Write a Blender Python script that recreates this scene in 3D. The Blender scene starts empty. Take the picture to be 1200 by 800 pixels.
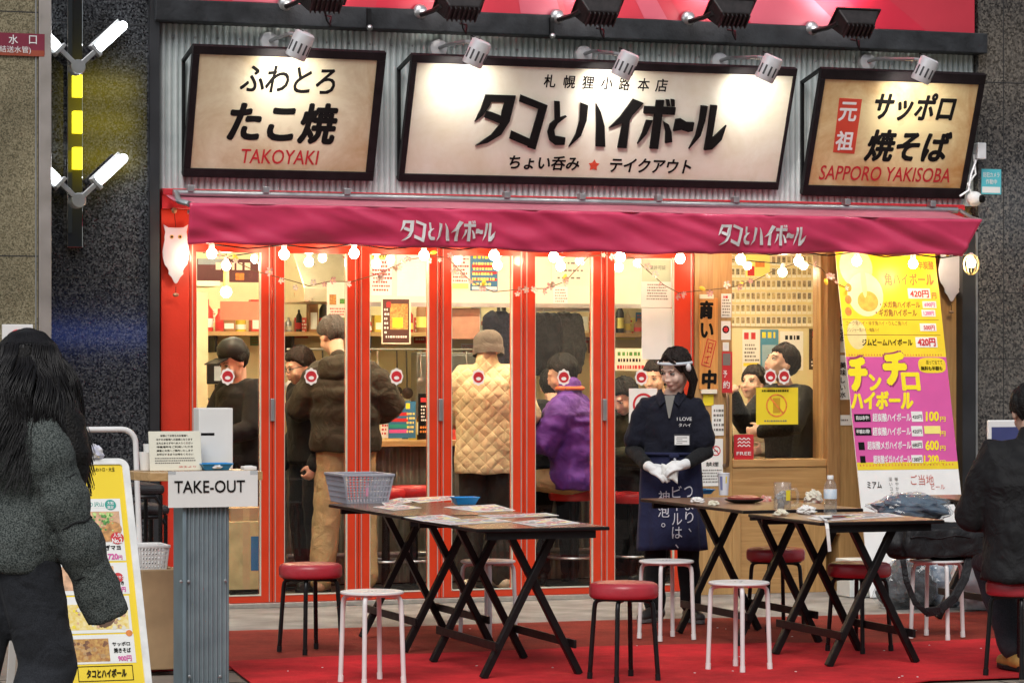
import bpy, math, random
from mathutils import Vector, Matrix, noise as mnoise
R = math.radians
random.seed(7)
scn = bpy.context.scene
COL = scn.collection

# ------------------------------------------------------------------ camera
FPX, HCAM, TH = 3370.0, 1.48, math.atan(1160 / 3370.0)
CX, CY = -18.4 * math.sin(TH), -18.4 * math.cos(TH)
cam = bpy.data.cameras.new('camera')
cam.sensor_width = 36.0
cam.lens = 36.0 * FPX / 1200.0
cam.shift_y = 32.0 / 1200.0
cam.clip_start = 0.5
cam.clip_end = 2000.0
camo = bpy.data.objects.new('camera', cam)
COL.objects.link(camo)
camo.location = (CX, CY, HCAM)
camo.rotation_euler = (R(90), 0, -TH)
scn.camera = camo

# ------------------------------------------------------------------ world, sun, exposure
SUN_EL, SUN_AZ = 48.0, 205.0            # a high soft light from the street side
w = bpy.data.worlds.new('World')
scn.world = w
w.use_nodes = True
nt = w.node_tree
for n in list(nt.nodes):
    nt.nodes.remove(n)
out = nt.nodes.new('ShaderNodeOutputWorld')
bg = nt.nodes.new('ShaderNodeBackground')
sky = nt.nodes.new('ShaderNodeTexSky')
hs = nt.nodes.new('ShaderNodeHueSaturation')
sky.sky_type = 'NISHITA'
sky.sun_disc = False
sky.sun_elevation = R(SUN_EL)
sky.sun_rotation = R(SUN_AZ)
hs.inputs['Saturation'].default_value = 0.35
nt.links.new(sky.outputs[0], hs.inputs['Color'])
nt.links.new(hs.outputs[0], bg.inputs['Color'])
nt.links.new(bg.outputs[0], out.inputs['Surface'])
bg.inputs['Strength'].default_value = 0.05
sl = bpy.data.lights.new('sun', 'SUN')
sl.energy = 0.9
sl.angle = R(34)
sl.color = (1.0, 0.97, 0.93)
so = bpy.data.objects.new('sun', sl)
COL.objects.link(so)
_d = Vector((math.sin(R(SUN_AZ)) * math.cos(R(SUN_EL)), math.cos(R(SUN_AZ)) * math.cos(R(SUN_EL)), math.sin(R(SUN_EL))))
so.rotation_euler = _d.to_track_quat('Z', 'Y').to_euler()
so.location = _d * 30
scn.view_settings.view_transform = 'Standard'
scn.view_settings.look = 'None'
scn.view_settings.exposure = 1.3
scn.view_settings.gamma = 1.0
scn.view_settings.use_curve_mapping = False
scn.render.engine = 'CYCLES'
scn.cycles.use_denoising = True
scn.cycles.max_bounces = 7
scn.cycles.transparent_max_bounces = 12
scn.cycles.sample_clamp_indirect = 6.0
scn.cycles.caustics_reflective = False
scn.cycles.caustics_refractive = False

# ------------------------------------------------------------------ photo pixel -> world helpers
S_, C_ = math.sin(TH), math.cos(TH)
def ray(px, py):
    u = (px - 600) / FPX
    v = (432 - py) / FPX
    return Vector((S_ + u * C_, C_ - u * S_, v))
CAM = Vector((CX, CY, HCAM))
def fp(px, py, y=0.0):
    d = ray(px, py)
    return CAM + d * ((y - CY) / d.y)
def gp(px, py, z=0.0):
    d = ray(px, py)
    return CAM + d * ((z - HCAM) / d.z)
def X(px, y=0.0):
    return fp(px, 432, y).x
def Z(px, py, y=0.0):
    return fp(px, py, y).z
def rect(p, y):
    a, b = fp(p[0], p[1], y), fp(p[2], p[3], y)
    return a.x, b.x, b.z, a.z

class Plane:
    """flat board: origin O, unit axes U (right) and V (up), normal N towards the street"""
    def __init__(s, O, U, V):
        s.O = Vector(O); s.U = Vector(U).normalized(); s.V = Vector(V).normalized()
        s.N = s.U.cross(s.V).normalized()
        if s.N.y > 0 and abs(s.N.y) > .01: s.N = -s.N
    def uv(s, px, py):
        d = ray(px, py)
        t = (s.O - CAM).dot(s.N) / d.dot(s.N)
        p = CAM + d * t - s.O
        return p.dot(s.U), p.dot(s.V)
    def pt(s, u, v, n=0.0):
        return s.O + s.U * u + s.V * v + s.N * n
    def px_rect(s, b):
        xm, ym = (b[0] + b[2]) / 2, (b[1] + b[3]) / 2
        return s.uv(b[0], ym)[0], s.uv(xm, b[3])[1], s.uv(b[2], ym)[0], s.uv(xm, b[1])[1]
def wall_plane(y):
    return Plane((0, y, 0), (1, 0, 0), (0, 0, 1))
def tilted(pxTL, pxBL, ytop):
    """board whose left edge has one x: bottom further out or in than the top"""
    a = fp(pxTL[0], pxTL[1], ytop)
    lo, hi = ytop - 3, ytop + 3
    for _ in range(60):
        m = (lo + hi) / 2
        if fp(pxBL[0], pxBL[1], m).x > a.x: hi = m
        else: lo = m
    b = fp(pxBL[0], pxBL[1], m)
    return Plane(b, (1, 0, 0), a - b), (a - b).length

# ------------------------------------------------------------------ materials
MATS = {}
def mat(name, col, rough=.55, metal=0., var=.12, scale=9., bump=0., bscale=120., spec=.5, emit=None, es=0., coat=0., sheen=0., col2=None, detail=4., trans=0.):
    if name in MATS: return MATS[name]
    m = bpy.data.materials.new(name); m.use_nodes = True
    t = m.node_tree; b = t.nodes['Principled BSDF']
    b.inputs['Roughness'].default_value = rough
    b.inputs['Metallic'].default_value = metal
    b.inputs['Specular IOR Level'].default_value = spec
    if coat: b.inputs['Coat Weight'].default_value = coat
    if sheen: b.inputs['Sheen Weight'].default_value = sheen
    if trans: b.inputs['Transmission Weight'].default_value = trans
    c = tuple(col) + (1,)
    if var or col2:
        tc = t.nodes.new('ShaderNodeTexCoord')
        nz = t.nodes.new('ShaderNodeTexNoise'); nz.inputs['Scale'].default_value = scale; nz.inputs['Detail'].default_value = detail
        t.links.new(tc.outputs['Object'], nz.inputs['Vector'])
        rp = t.nodes.new('ShaderNodeValToRGB')
        rp.color_ramp.elements[0].position = .3; rp.color_ramp.elements[1].position = .7
        if col2:
            rp.color_ramp.elements[0].color = tuple(col2) + (1,); rp.color_ramp.elements[1].color = c
        else:
            rp.color_ramp.elements[0].color = tuple(x * (1 - var) for x in col) + (1,)
            rp.color_ramp.elements[1].color = tuple(min(1, x * (1 + var)) for x in col) + (1,)
        t.links.new(nz.outputs['Fac'], rp.inputs['Fac'])
        t.links.new(rp.outputs[0], b.inputs['Base Color'])
        rr = t.nodes.new('ShaderNodeMapRange')
        rr.inputs['To Min'].default_value = max(0.02, rough - .1); rr.inputs['To Max'].default_value = min(1, rough + .12)
        t.links.new(nz.outputs['Fac'], rr.inputs['Value']); t.links.new(rr.outputs[0], b.inputs['Roughness'])
    else:
        b.inputs['Base Color'].default_value = c
    if bump:
        tc2 = t.nodes.new('ShaderNodeTexCoord')
        n2 = t.nodes.new('ShaderNodeTexNoise'); n2.inputs['Scale'].default_value = bscale; n2.inputs['Detail'].default_value = 3
        bp = t.nodes.new('ShaderNodeBump'); bp.inputs['Strength'].default_value = bump; bp.inputs['Distance'].default_value = .01
        t.links.new(tc2.outputs['Object'], n2.inputs['Vector'])
        t.links.new(n2.outputs['Fac'], bp.inputs['Height']); t.links.new(bp.outputs[0], b.inputs['Normal'])
    if emit:
        b.inputs['Emission Color'].default_value = tuple(emit) + (1,); b.inputs['Emission Strength'].default_value = es
    MATS[name] = m
    return m
def N(t, k, **kw):
    n = t.nodes.new(k)
    for a, v in kw.items():
        if a.startswith('i_'): n.inputs[a[2:].replace('_', ' ')].default_value = v
        else: setattr(n, a, v)
    return n
def wood(name, c1, c2, along='Z', rough=.4, scale=3., stretch=14.):
    if name in MATS: return MATS[name]
    m = bpy.data.materials.new(name); m.use_nodes = True; t = m.node_tree; b = t.nodes['Principled BSDF']
    tc = N(t, 'ShaderNodeTexCoord'); mp = N(t, 'ShaderNodeMapping')
    sc = [stretch] * 3; sc['XYZ'.index(along)] = 1.0
    mp.inputs['Scale'].default_value = sc
    nz = N(t, 'ShaderNodeTexNoise', i_Scale=scale, i_Detail=7., i_Distortion=.8)
    rp = N(t, 'ShaderNodeValToRGB'); rp.color_ramp.elements[0].position = .32; rp.color_ramp.elements[1].position = .68
    rp.color_ramp.elements[0].color = tuple(c1) + (1,); rp.color_ramp.elements[1].color = tuple(c2) + (1,)
    bp = N(t, 'ShaderNodeBump', i_Strength=.12, i_Distance=.004)
    t.links.new(tc.outputs['Object'], mp.inputs[0]); t.links.new(mp.outputs[0], nz.inputs['Vector'])
    t.links.new(nz.outputs['Fac'], rp.inputs[0]); t.links.new(rp.outputs[0], b.inputs['Base Color'])
    t.links.new(nz.outputs['Fac'], bp.inputs['Height']); t.links.new(bp.outputs[0], b.inputs['Normal'])
    b.inputs['Roughness'].default_value = rough
    MATS[name] = m; return m
def granite(name, cols, scale=95., rough=.28, jointx=None, jointz=None, blotch=None):
    """speckled polished stone with slab joints"""
    m = bpy.data.materials.new(name); m.use_nodes = True; t = m.node_tree; b = t.nodes['Principled BSDF']
    tc = N(t, 'ShaderNodeTexCoord')
    vo = N(t, 'ShaderNodeTexVoronoi', i_Scale=scale); nz = N(t, 'ShaderNodeTexNoise', i_Scale=scale * .45, i_Detail=6., i_Roughness=.7)
    t.links.new(tc.outputs['Object'], vo.inputs['Vector']); t.links.new(tc.outputs['Object'], nz.inputs['Vector'])
    ad = N(t, 'ShaderNodeMix', data_type='RGBA', blend_type='MIX'); ad.inputs['Factor'].default_value = .55
    t.links.new(vo.outputs['Color'], ad.inputs['A']); t.links.new(nz.outputs['Fac'], ad.inputs['B'])
    bw = N(t, 'ShaderNodeRGBToBW'); t.links.new(ad.outputs['Result'], bw.inputs[0])
    rp = N(t, 'ShaderNodeValToRGB')
    rp.color_ramp.elements[0].position = .36; rp.color_ramp.elements[1].position = .66
    rp.color_ramp.elements[0].color = tuple(cols[0]) + (1,); rp.color_ramp.elements[1].color = tuple(cols[2]) + (1,)
    e = rp.color_ramp.elements.new(.5); e.color = tuple(cols[1]) + (1,)
    t.links.new(bw.outputs[0], rp.inputs[0])
    big = N(t, 'ShaderNodeTexNoise', i_Scale=2.2, i_Detail=5.)
    t.links.new(tc.outputs['Object'], big.inputs['Vector'])
    mr = N(t, 'ShaderNodeMapRange'); mr.inputs['From Min'].default_value = .3; mr.inputs['From Max'].default_value = .7
    mr.inputs['To Min'].default_value = .72; mr.inputs['To Max'].default_value = 1.2
    t.links.new(big.outputs['Fac'], mr.inputs['Value'])
    mu = N(t, 'ShaderNodeMix', data_type='RGBA', blend_type='MULTIPLY'); mu.inputs['Factor'].default_value = 1
    t.links.new(rp.outputs[0], mu.inputs['A']); t.links.new(mr.outputs[0], mu.inputs['B'])
    t.links.new(mu.outputs['Result'], b.inputs['Base Color'])
    b.inputs['Roughness'].default_value = rough
    bp = N(t, 'ShaderNodeBump', i_Strength=.008, i_Distance=.002)
    t.links.new(bw.outputs[0], bp.inputs['Height']); t.links.new(bp.outputs[0], b.inputs['Normal'])
    MATS[name] = m; return m
def glass_mat(name, tint=(1, 1, 1), ior=1.45, rough=.0, boost=1.0):
    m = bpy.data.materials.new(name); m.use_nodes = True; t = m.node_tree
    t.nodes.remove(t.nodes['Principled BSDF']); o = t.nodes['Material Output']
    tr = N(t, 'ShaderNodeBsdfTransparent'); tr.inputs[0].default_value = tuple(tint) + (1,)
    gl = N(t, 'ShaderNodeBsdfGlossy'); gl.inputs['Roughness'].default_value = rough
    lw = N(t, 'ShaderNodeLayerWeight', i_Blend=.5); fr = N(t, 'ShaderNodeMath', operation='POWER'); fr.inputs[1].default_value = 4.
    t.links.new(lw.outputs['Facing'], fr.inputs[0])
    mu = N(t, 'ShaderNodeMath', operation='MULTIPLY_ADD', use_clamp=True); mu.inputs[1].default_value = .7 * boost; mu.inputs[2].default_value = ((ior - 1) / (ior + 1)) ** 2 * boost
    mx = N(t, 'ShaderNodeMixShader')
    t.links.new(fr.outputs[0], mu.inputs[0]); t.links.new(mu.outputs[0], mx.inputs[0])
    t.links.new(tr.outputs[0], mx.inputs[1]); t.links.new(gl.outputs[0], mx.inputs[2]); t.links.new(mx.outputs[0], o.inputs['Surface'])
    MATS[name] = m; return m
def frosted(name, tint, white, f):
    """clear plastic or glass with a little milky scatter"""
    m = glass_mat(name, tint, 1.5, .05, 1.2); t = m.node_tree; o = t.nodes['Material Output']
    src = o.inputs['Surface'].links[0].from_socket
    d = N(t, 'ShaderNodeBsdfDiffuse'); d.inputs[0].default_value = tuple(white) + (1,)
    mx = N(t, 'ShaderNodeMixShader'); mx.inputs[0].default_value = f
    t.links.new(src, mx.inputs[1]); t.links.new(d.outputs[0], mx.inputs[2]); t.links.new(mx.outputs[0], o.inputs['Surface'])
    return m
def emis(name, col, s):
    if name in MATS: return MATS[name]
    m = bpy.data.materials.new(name); m.use_nodes = True; t = m.node_tree
    t.nodes.remove(t.nodes['Principled BSDF']); e = N(t, 'ShaderNodeEmission'); e.inputs[0].default_value = tuple(col) + (1,); e.inputs[1].default_value = s
    t.links.new(e.outputs[0], t.nodes['Material Output'].inputs['Surface']); MATS[name] = m; return m
def aged_paper(name, c, stain, amt=.5, scale=3.):
    m = bpy.data.materials.new(name); m.use_nodes = True; t = m.node_tree; b = t.nodes['Principled BSDF']
    tc = N(t, 'ShaderNodeTexCoord')
    n1 = N(t, 'ShaderNodeTexNoise', i_Scale=scale, i_Detail=9., i_Roughness=.65, i_Distortion=.6); n2 = N(t, 'ShaderNodeTexNoise', i_Scale=scale * 9, i_Detail=6.)
    t.links.new(tc.outputs['Object'], n1.inputs['Vector']); t.links.new(tc.outputs['Object'], n2.inputs['Vector'])
    # stains gather towards the board's edges
    sp = N(t, 'ShaderNodeSeparateXYZ'); t.links.new(tc.outputs['Generated'], sp.inputs[0])
    def edge(sock):
        a = N(t, 'ShaderNodeMath', operation='SUBTRACT'); a.inputs[1].default_value = .5; t.links.new(sock, a.inputs[0])
        q = N(t, 'ShaderNodeMath', operation='ABSOLUTE'); t.links.new(a.outputs[0], q.inputs[0]); return q
    ex, ez = edge(sp.outputs[0]), edge(sp.outputs[2])
    mx = N(t, 'ShaderNodeMath', operation='MAXIMUM'); t.links.new(ex.outputs[0], mx.inputs[0]); t.links.new(ez.outputs[0], mx.inputs[1])
    pw = N(t, 'ShaderNodeMath', operation='MULTIPLY'); pw.inputs[1].default_value = .55; t.links.new(mx.outputs[0], pw.inputs[0])
    ad = N(t, 'ShaderNodeMath', operation='ADD'); t.links.new(n1.outputs['Fac'], ad.inputs[0]); t.links.new(pw.outputs[0], ad.inputs[1])
    ad2 = N(t, 'ShaderNodeMath', operation='MULTIPLY_ADD'); ad2.inputs[1].default_value = .12; t.links.new(n2.outputs['Fac'], ad2.inputs[0]); t.links.new(ad.outputs[0], ad2.inputs[2])
    rp = N(t, 'ShaderNodeValToRGB'); rp.color_ramp.elements[0].position = .62; rp.color_ramp.elements[1].position = 1.0
    rp.color_ramp.elements[0].color = tuple(c) + (1,)
    rp.color_ramp.elements[1].color = tuple(a * (1 - amt) + s * amt for a, s in zip(c, stain)) + (1,)
    t.links.new(ad2.outputs[0], rp.inputs[0]); t.links.new(rp.outputs[0], b.inputs['Base Color']); b.inputs['Roughness'].default_value = .45
    MATS[name] = m; return m
def fabric(name, c1, c2, scale=400., rough=.9, bump=.35, wr=.0, quilt=None, sheen=.2):
    """woven cloth: fine two-colour weave, soft folds in the bump"""
    if name in MATS: return MATS[name]
    m = bpy.data.materials.new(name); m.use_nodes = True; t = m.node_tree; b = t.nodes['Principled BSDF']
    tc = N(t, 'ShaderNodeTexCoord'); n1 = N(t, 'ShaderNodeTexNoise', i_Scale=scale, i_Detail=2.); n2 = N(t, 'ShaderNodeTexNoise', i_Scale=7., i_Detail=3., i_Distortion=1.2)
    t.links.new(tc.outputs['Object'], n1.inputs['Vector']); t.links.new(tc.outputs['Object'], n2.inputs['Vector'])
    rp = N(t, 'ShaderNodeValToRGB'); rp.color_ramp.elements[0].position = .38; rp.color_ramp.elements[1].position = .62
    rp.color_ramp.elements[0].color = tuple(c1) + (1,); rp.color_ramp.elements[1].color = tuple(c2) + (1,)
    t.links.new(n1.outputs['Fac'], rp.inputs[0]); t.links.new(rp.outputs[0], b.inputs['Base Color'])
    b.inputs['Roughness'].default_value = rough; b.inputs['Sheen Weight'].default_value = sheen * .2; b.inputs['Specular IOR Level'].default_value = .25
    b1 = N(t, 'ShaderNodeBump', i_Strength=bump, i_Distance=.003); t.links.new(n1.outputs['Fac'], b1.inputs['Height'])
    b2 = N(t, 'ShaderNodeBump', i_Strength=.5, i_Distance=wr or .02); t.links.new(n2.outputs['Fac'], b2.inputs['Height'])
    t.links.new(b1.outputs[0], b2.inputs['Normal']); last = b2
    if quilt:
        sp = N(t, 'ShaderNodeSeparateXYZ'); t.links.new(tc.outputs['Object'], sp.inputs[0])
        hs_ = []
        for sg in (1, -1):
            a = N(t, 'ShaderNodeMath', operation='MULTIPLY_ADD'); a.inputs[1].default_value = sg
            t.links.new(sp.outputs[0], a.inputs[0]); t.links.new(sp.outputs[2], a.inputs[2])
            k = N(t, 'ShaderNodeMath', operation='MULTIPLY'); k.inputs[1].default_value = math.pi / quilt; t.links.new(a.outputs[0], k.inputs[0])
            s = N(t, 'ShaderNodeMath', operation='SINE'); t.links.new(k.outputs[0], s.inputs[0])
            q = N(t, 'ShaderNodeMath', operation='ABSOLUTE'); t.links.new(s.outputs[0], q.inputs[0])
            p = N(t, 'ShaderNodeMath', operation='POWER'); p.inputs[1].default_value = .45; t.links.new(q.outputs[0], p.inputs[0]); hs_.append(p)
        mn = N(t, 'ShaderNodeMath', operation='MULTIPLY'); t.links.new(hs_[0].outputs[0], mn.inputs[0]); t.links.new(hs_[1].outputs[0], mn.inputs[1])
        b3 = N(t, 'ShaderNodeBump', i_Strength=.7, i_Distance=.009); t.links.new(mn.outputs[0], b3.inputs['Height']); t.links.new(last.outputs[0], b3.inputs['Normal']); last = b3
    t.links.new(last.outputs[0], b.inputs['Normal'])
    MATS[name] = m; return m

# ------------------------------------------------------------------ mesh builder
WM = {}
_tmp = {}
def text_geo(body, bold=0., shear=0., spacing=1.0, vertical=False):
    k = (body, bold, shear, spacing, vertical)
    if k in _tmp: return _tmp[k]
    if vertical:
        vs, fs = [], []
        y = 0
        for ch in body:
            v, f = text_raw(ch, bold, shear, 1)
            if not v: y -= 1; continue
            o = len(vs)
            xs = [p[0] for p in v]; mx = (min(xs) + max(xs)) / 2
            small = ch in '、。'
            vs += [(p[0] - mx + (.45 if small else 0), p[1] + y + (.45 if small else 0)) for p in v]; fs += [tuple(i + o for i in q) for q in f]
            y -= 1.08
    else:
        vs, fs = text_raw(body, bold, shear, spacing)
    x0, x1 = min(p[0] for p in vs), max(p[0] for p in vs); y0, y1 = min(p[1] for p in vs), max(p[1] for p in vs)
    vs = [((p[0] - x0) / max(1e-6, x1 - x0), (p[1] - y0) / max(1e-6, y1 - y0)) for p in vs]
    _tmp[k] = (vs, fs, (x1 - x0) / max(1e-6, y1 - y0))
    return _tmp[k]
def text_raw(body, bold, shear, spacing):
    cu = bpy.data.curves.new('t', 'FONT'); cu.body = body; cu.size = 1; cu.offset = bold; cu.shear = shear; cu.space_character = spacing
    cu.resolution_u = 3; cu.fill_mode = 'FRONT'
    ob = bpy.data.objects.new('t', cu)
    me = ob.to_mesh()
    v = [(p.co.x, p.co.y) for p in me.vertices]; f = [tuple(q.vertices) for q in me.polygons]
    ob.to_mesh_clear(); bpy.data.objects.remove(ob); bpy.data.curves.remove(cu)
    return v, f
class MB:
    def __init__(s): s.v = []; s.f = []; s.mi = []; s.mats = []
    def m(s, material):
        if material not in s.mats: s.mats.append(material)
        return s.mats.index(material)
    def add(s, vs, fs, material=None):
        i = s.m(material) if material else 0
        o = len(s.v); s.v += [Vector(p) for p in vs]
        for q in fs: s.f.append(tuple(k + o for k in q)); s.mi.append(i)
        return s
    def box(s, x0, x1, y0, y1, z0, z1, M=None):
        vs = [(x, y, z) for z in (z0, z1) for y in (y0, y1) for x in (x0, x1)]
        return s.add(vs, [(0, 2, 3, 1), (4, 5, 7, 6), (0, 1, 5, 4), (2, 6, 7, 3), (0, 4, 6, 2), (1, 3, 7, 5)], M)
    def obox(s, c, ax, ay, az, M=None):
        c = Vector(c); ax, ay, az = Vector(ax), Vector(ay), Vector(az)
        vs = [c + ax * i + ay * j + az * k for k in (-1, 1) for j in (-1, 1) for i in (-1, 1)]
        return s.add(vs, [(0, 2, 3, 1), (4, 5, 7, 6), (0, 1, 5, 4), (2, 6, 7, 3), (0, 4, 6, 2), (1, 3, 7, 5)], M)
    def bar(s, p, q, w, h, up=(0, 0, 1), M=None):
        p, q = Vector(p), Vector(q); d = (q - p); a = d.normalized(); u = Vector(up); sd = a.cross(u)
        if sd.length < 1e-4: sd = a.cross(Vector((0, 1, 0)))
        sd.normalize(); u = sd.cross(a).normalized()
        return s.obox((p + q) / 2, d / 2, sd * w / 2, u * h / 2, M)
    def pbox(s, P, u0, v0, u1, v1, n0, n1, M=None):
        c = P.pt((u0 + u1) / 2, (v0 + v1) / 2, (n0 + n1) / 2)
        return s.obox(c, P.U * (u1 - u0) / 2, P.V * (v1 - v0) / 2, P.N * (n1 - n0) / 2, M)
    def prism(s, pts, thick, M=None):
        """polygon (3-D points) extruded by the vector thick"""
        n = len(pts); t = Vector(thick); a = [Vector(p) for p in pts]
        fs = [tuple(range(n)), tuple(range(2 * n - 1, n - 1, -1))] + [(i, n + i, n + (i + 1) % n, (i + 1) % n) for i in range(n)]
        return s.add(a + [p + t for p in a], fs, M)
    def tube(s, pts, r, seg=10, M=None, caps=True):
        pts = [Vector(p) for p in pts]; n = len(pts); rs = r if isinstance(r, (list, tuple)) else [r] * n
        vs = []; prev = None
        for i, p in enumerate(pts):
            t = (pts[min(i + 1, n - 1)] - pts[max(i - 1, 0)]).normalized()
            if prev is None:
                a = Vector((0, 0, 1)) if abs(t.z) < .9 else Vector((1, 0, 0)); u = t.cross(a).normalized()
            else:
                u = (prev - t * prev.dot(t))
                u = u.normalized() if u.length > 1e-6 else prev
            prev = u; w_ = t.cross(u)
            vs += [p + (u * math.cos(2 * math.pi * k / seg) + w_ * math.sin(2 * math.pi * k / seg)) * rs[i] for k in range(seg)]
        fs = [(i * seg + k, i * seg + (k + 1) % seg, (i + 1) * seg + (k + 1) % seg, (i + 1) * seg + k) for i in range(n - 1) for k in range(seg)]
        if caps: fs += [tuple(range(seg - 1, -1, -1)), tuple(range((n - 1) * seg, n * seg))]
        return s.add(vs, fs, M)
    def limb(s, pts, rs, seg=14, M=None):
        """rounded tapering chain, closed at both ends"""
        pts = [Vector(p) for p in pts]
        d0 = (pts[0] - pts[1]).normalized(); d1 = (pts[-1] - pts[-2]).normalized()
        P, Q = [], []
        for a in (0.98, .8, .5): P.append(pts[0] + d0 * rs[0] * a); Q.append(rs[0] * math.sqrt(1 - a * a))
        for i, p in enumerate(pts): P.append(p); Q.append(rs[i])
        for a in (.5, .8, .98): P.append(pts[-1] + d1 * rs[-1] * a); Q.append(rs[-1] * math.sqrt(1 - a * a))
        return s.tube(P, Q, seg, M)
    def loft(s, rings, seg=20, M=None, pw=2.0):
        """horizontal superellipse rings (x, y, z, rx, ry)"""
        vs = []
        for (x, y, z, rx, ry) in rings:
            for k in range(seg):
                a = 2 * math.pi * k / seg; ca, sa = math.cos(a), math.sin(a)
                vs.append((x + rx * math.copysign(abs(ca) ** (2 / pw), ca), y + ry * math.copysign(abs(sa) ** (2 / pw), sa), z))
        n = len(rings)
        fs = [(i * seg + k, i * seg + (k + 1) % seg, (i + 1) * seg + (k + 1) % seg, (i + 1) * seg + k) for i in range(n - 1) for k in range(seg)]
        fs += [tuple(range(seg - 1, -1, -1)), tuple(range((n - 1) * seg, n * seg))]
        return s.add(vs, fs, M)
    def lathe(s, c, prof, seg=24, M=None, ax=None):
        c = Vector(c); q = Vector(ax).normalized().to_track_quat('Z', 'Y').to_matrix() if ax is not None else Matrix.Identity(3)
        vs = []
        for (r, z) in prof:
            for k in range(seg):
                a = 2 * math.pi * k / seg
                vs.append(c + q @ Vector((r * math.cos(a), r * math.sin(a), z)))
        n = len(prof)
        fs = [(i * seg + k, i * seg + (k + 1) % seg, (i + 1) * seg + (k + 1) % seg, (i + 1) * seg + k) for i in range(n - 1) for k in range(seg)]
        fs += [tuple(range(seg - 1, -1, -1)), tuple(range((n - 1) * seg, n * seg))]
        return s.add(vs, fs, M)
    def ell(s, c, r, rot=None, seg=16, rings=10, M=None):
        c = Vector(c); vs = []
        for i in range(1, rings):
            th = math.pi * i / rings
            for k in range(seg):
                a = 2 * math.pi * k / seg
                p = Vector((r[0] * math.sin(th) * math.cos(a), r[1] * math.sin(th) * math.sin(a), r[2] * math.cos(th)))
                vs.append(c + (rot @ p if rot else p))
        top, bot = Vector((0, 0, r[2])), Vector((0, 0, -r[2]))
        vs += [c + (rot @ top if rot else top), c + (rot @ bot if rot else bot)]
        o = (rings - 1) * seg
        fs = [(i * seg + k, (i + 1) * seg + k, (i + 1) * seg + (k + 1) % seg, i * seg + (k + 1) % seg) for i in range(rings - 2) for k in range(seg)]
        fs += [(o, k, (k + 1) % seg) for k in range(seg)] + [(o + 1, (rings - 2) * seg + (k + 1) % seg, (rings - 2) * seg + k) for k in range(seg)]
        return s.add(vs, fs, M)
    def text(s, P, body, r, M, bold=0., n=.002, thick=0., shear=0., vertical=False, fit=True, spacing=1.0, px=True, align='c'):
        """r = box in photo pixels (px) or in board units; the lettering fills it"""
        u0, v0, u1, v1 = P.px_rect(r) if px else r
        if bold > 0.004:      # heavier weight: the glyph printed several times, each pass a hair higher
            nn = max(1, len(body)); em = (v1 - v0) / (nn if vertical else 1)
            d = bold * em * .9
            K = 4 if bold < .03 else 8
            for k in range(K):
                a = 2 * math.pi * (k + .5) / K; du, dv = math.cos(a) * d, math.sin(a) * d
                s.text(P, body, (u0 + d + du, v0 + d + dv, u1 - d + du, v1 - d + dv), M, 0., n + k * .00012, thick, shear, vertical, fit, spacing, False, align)
            return s
        vs, fs, asp = text_geo(body, 0., shear, spacing, vertical)
        if not fit:
            h = v1 - v0; wd = h * asp
            if wd > u1 - u0: h *= (u1 - u0) / wd; wd = u1 - u0
            uc = (u0 + u1) / 2 if align == 'c' else u0 + wd / 2
            u0, u1 = uc - wd / 2, uc + wd / 2; vc = (v0 + v1) / 2; v0, v1 = vc - h / 2, vc + h / 2
        pts = [P.pt(u0 + (u1 - u0) * a, v0 + (v1 - v0) * b, n + thick) for a, b in vs]
        s.add(pts, fs, M)
        if thick:   # side walls along open edges
            cnt = {}
            for q in fs:
                for i in range(len(q)):
                    e = (q[i], q[(i + 1) % len(q)]); k = (min(e), max(e)); cnt.setdefault(k, []).append(e)
            back = [p - P.N * thick for p in pts]; wl = [e[0] for e in cnt.values() if len(e) == 1]
            s.add(pts + back, [(b, a, a + len(pts), b + len(pts)) for a, b in wl], M)
        return s
    def glyph(s, P, strokes, M, n=.002, thick=.004):
        for i, st in enumerate(strokes):
            s.prism([P.pt(u, v, n) for u, v in st], P.N * (thick + i * .0004), M)
        return s
    def build(s, name, material=None, parent=None, smooth=False, angle=40, bevel=0., world=True, bseg=2):
        me = bpy.data.meshes.new(name)
        Mi = WM[parent.name].inverted() if (parent is not None and world and parent.name in WM) else None
        vs = [Mi @ v for v in s.v] if Mi else s.v
        me.from_pydata([tuple(v) for v in vs], [], s.f)
        mats = s.mats or [material]
        for k in mats: me.materials.append(k)
        if len(mats) > 1: me.polygons.foreach_set('material_index', s.mi)
        me.validate(); me.update()
        import bmesh
        bm = bmesh.new(); bm.from_mesh(me); bmesh.ops.recalc_face_normals(bm, faces=bm.faces); bm.to_mesh(me); bm.free()
        if smooth:
            me.shade_smooth(); me.set_sharp_from_angle(angle=R(angle))
        o = bpy.data.objects.new(name, me); COL.objects.link(o)
        if parent is not None:
            o.parent = parent
            WM[o.name] = WM.get(parent.name, Matrix.Identity(4))
        else: WM[o.name] = Matrix.Identity(4)
        if bevel:
            b = o.modifiers.new('bevel', 'BEVEL'); b.width = bevel; b.segments = bseg; b.limit_method = 'ANGLE'; b.angle_limit = R(50)
        return o
    def remesh(s, name, material, parent, voxel=.012, smooth=4, disp=None, world=False, fac=.5):
        o = s.build(name, material, parent, world=world)
        r = o.modifiers.new('remesh', 'REMESH'); r.mode = 'VOXEL'; r.voxel_size = voxel; r.use_smooth_shade = True
        if smooth:
            q = o.modifiers.new('smooth', 'SMOOTH'); q.iterations = smooth; q.factor = fac
        if disp:
            tx = bpy.data.textures.new('folds', 'CLOUDS'); tx.noise_scale = disp[1]; tx.noise_depth = 2
            d = o.modifiers.new('folds', 'DISPLACE'); d.texture = tx; d.strength = disp[0]; d.mid_level = .5
        return o
def tag(o, label=None, cat=None, group=None, kind=None):
    if label: o['label'] = label
    if cat: o['category'] = cat
    if group: o['group'] = group
    if kind: o['kind'] = kind
    return o
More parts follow.
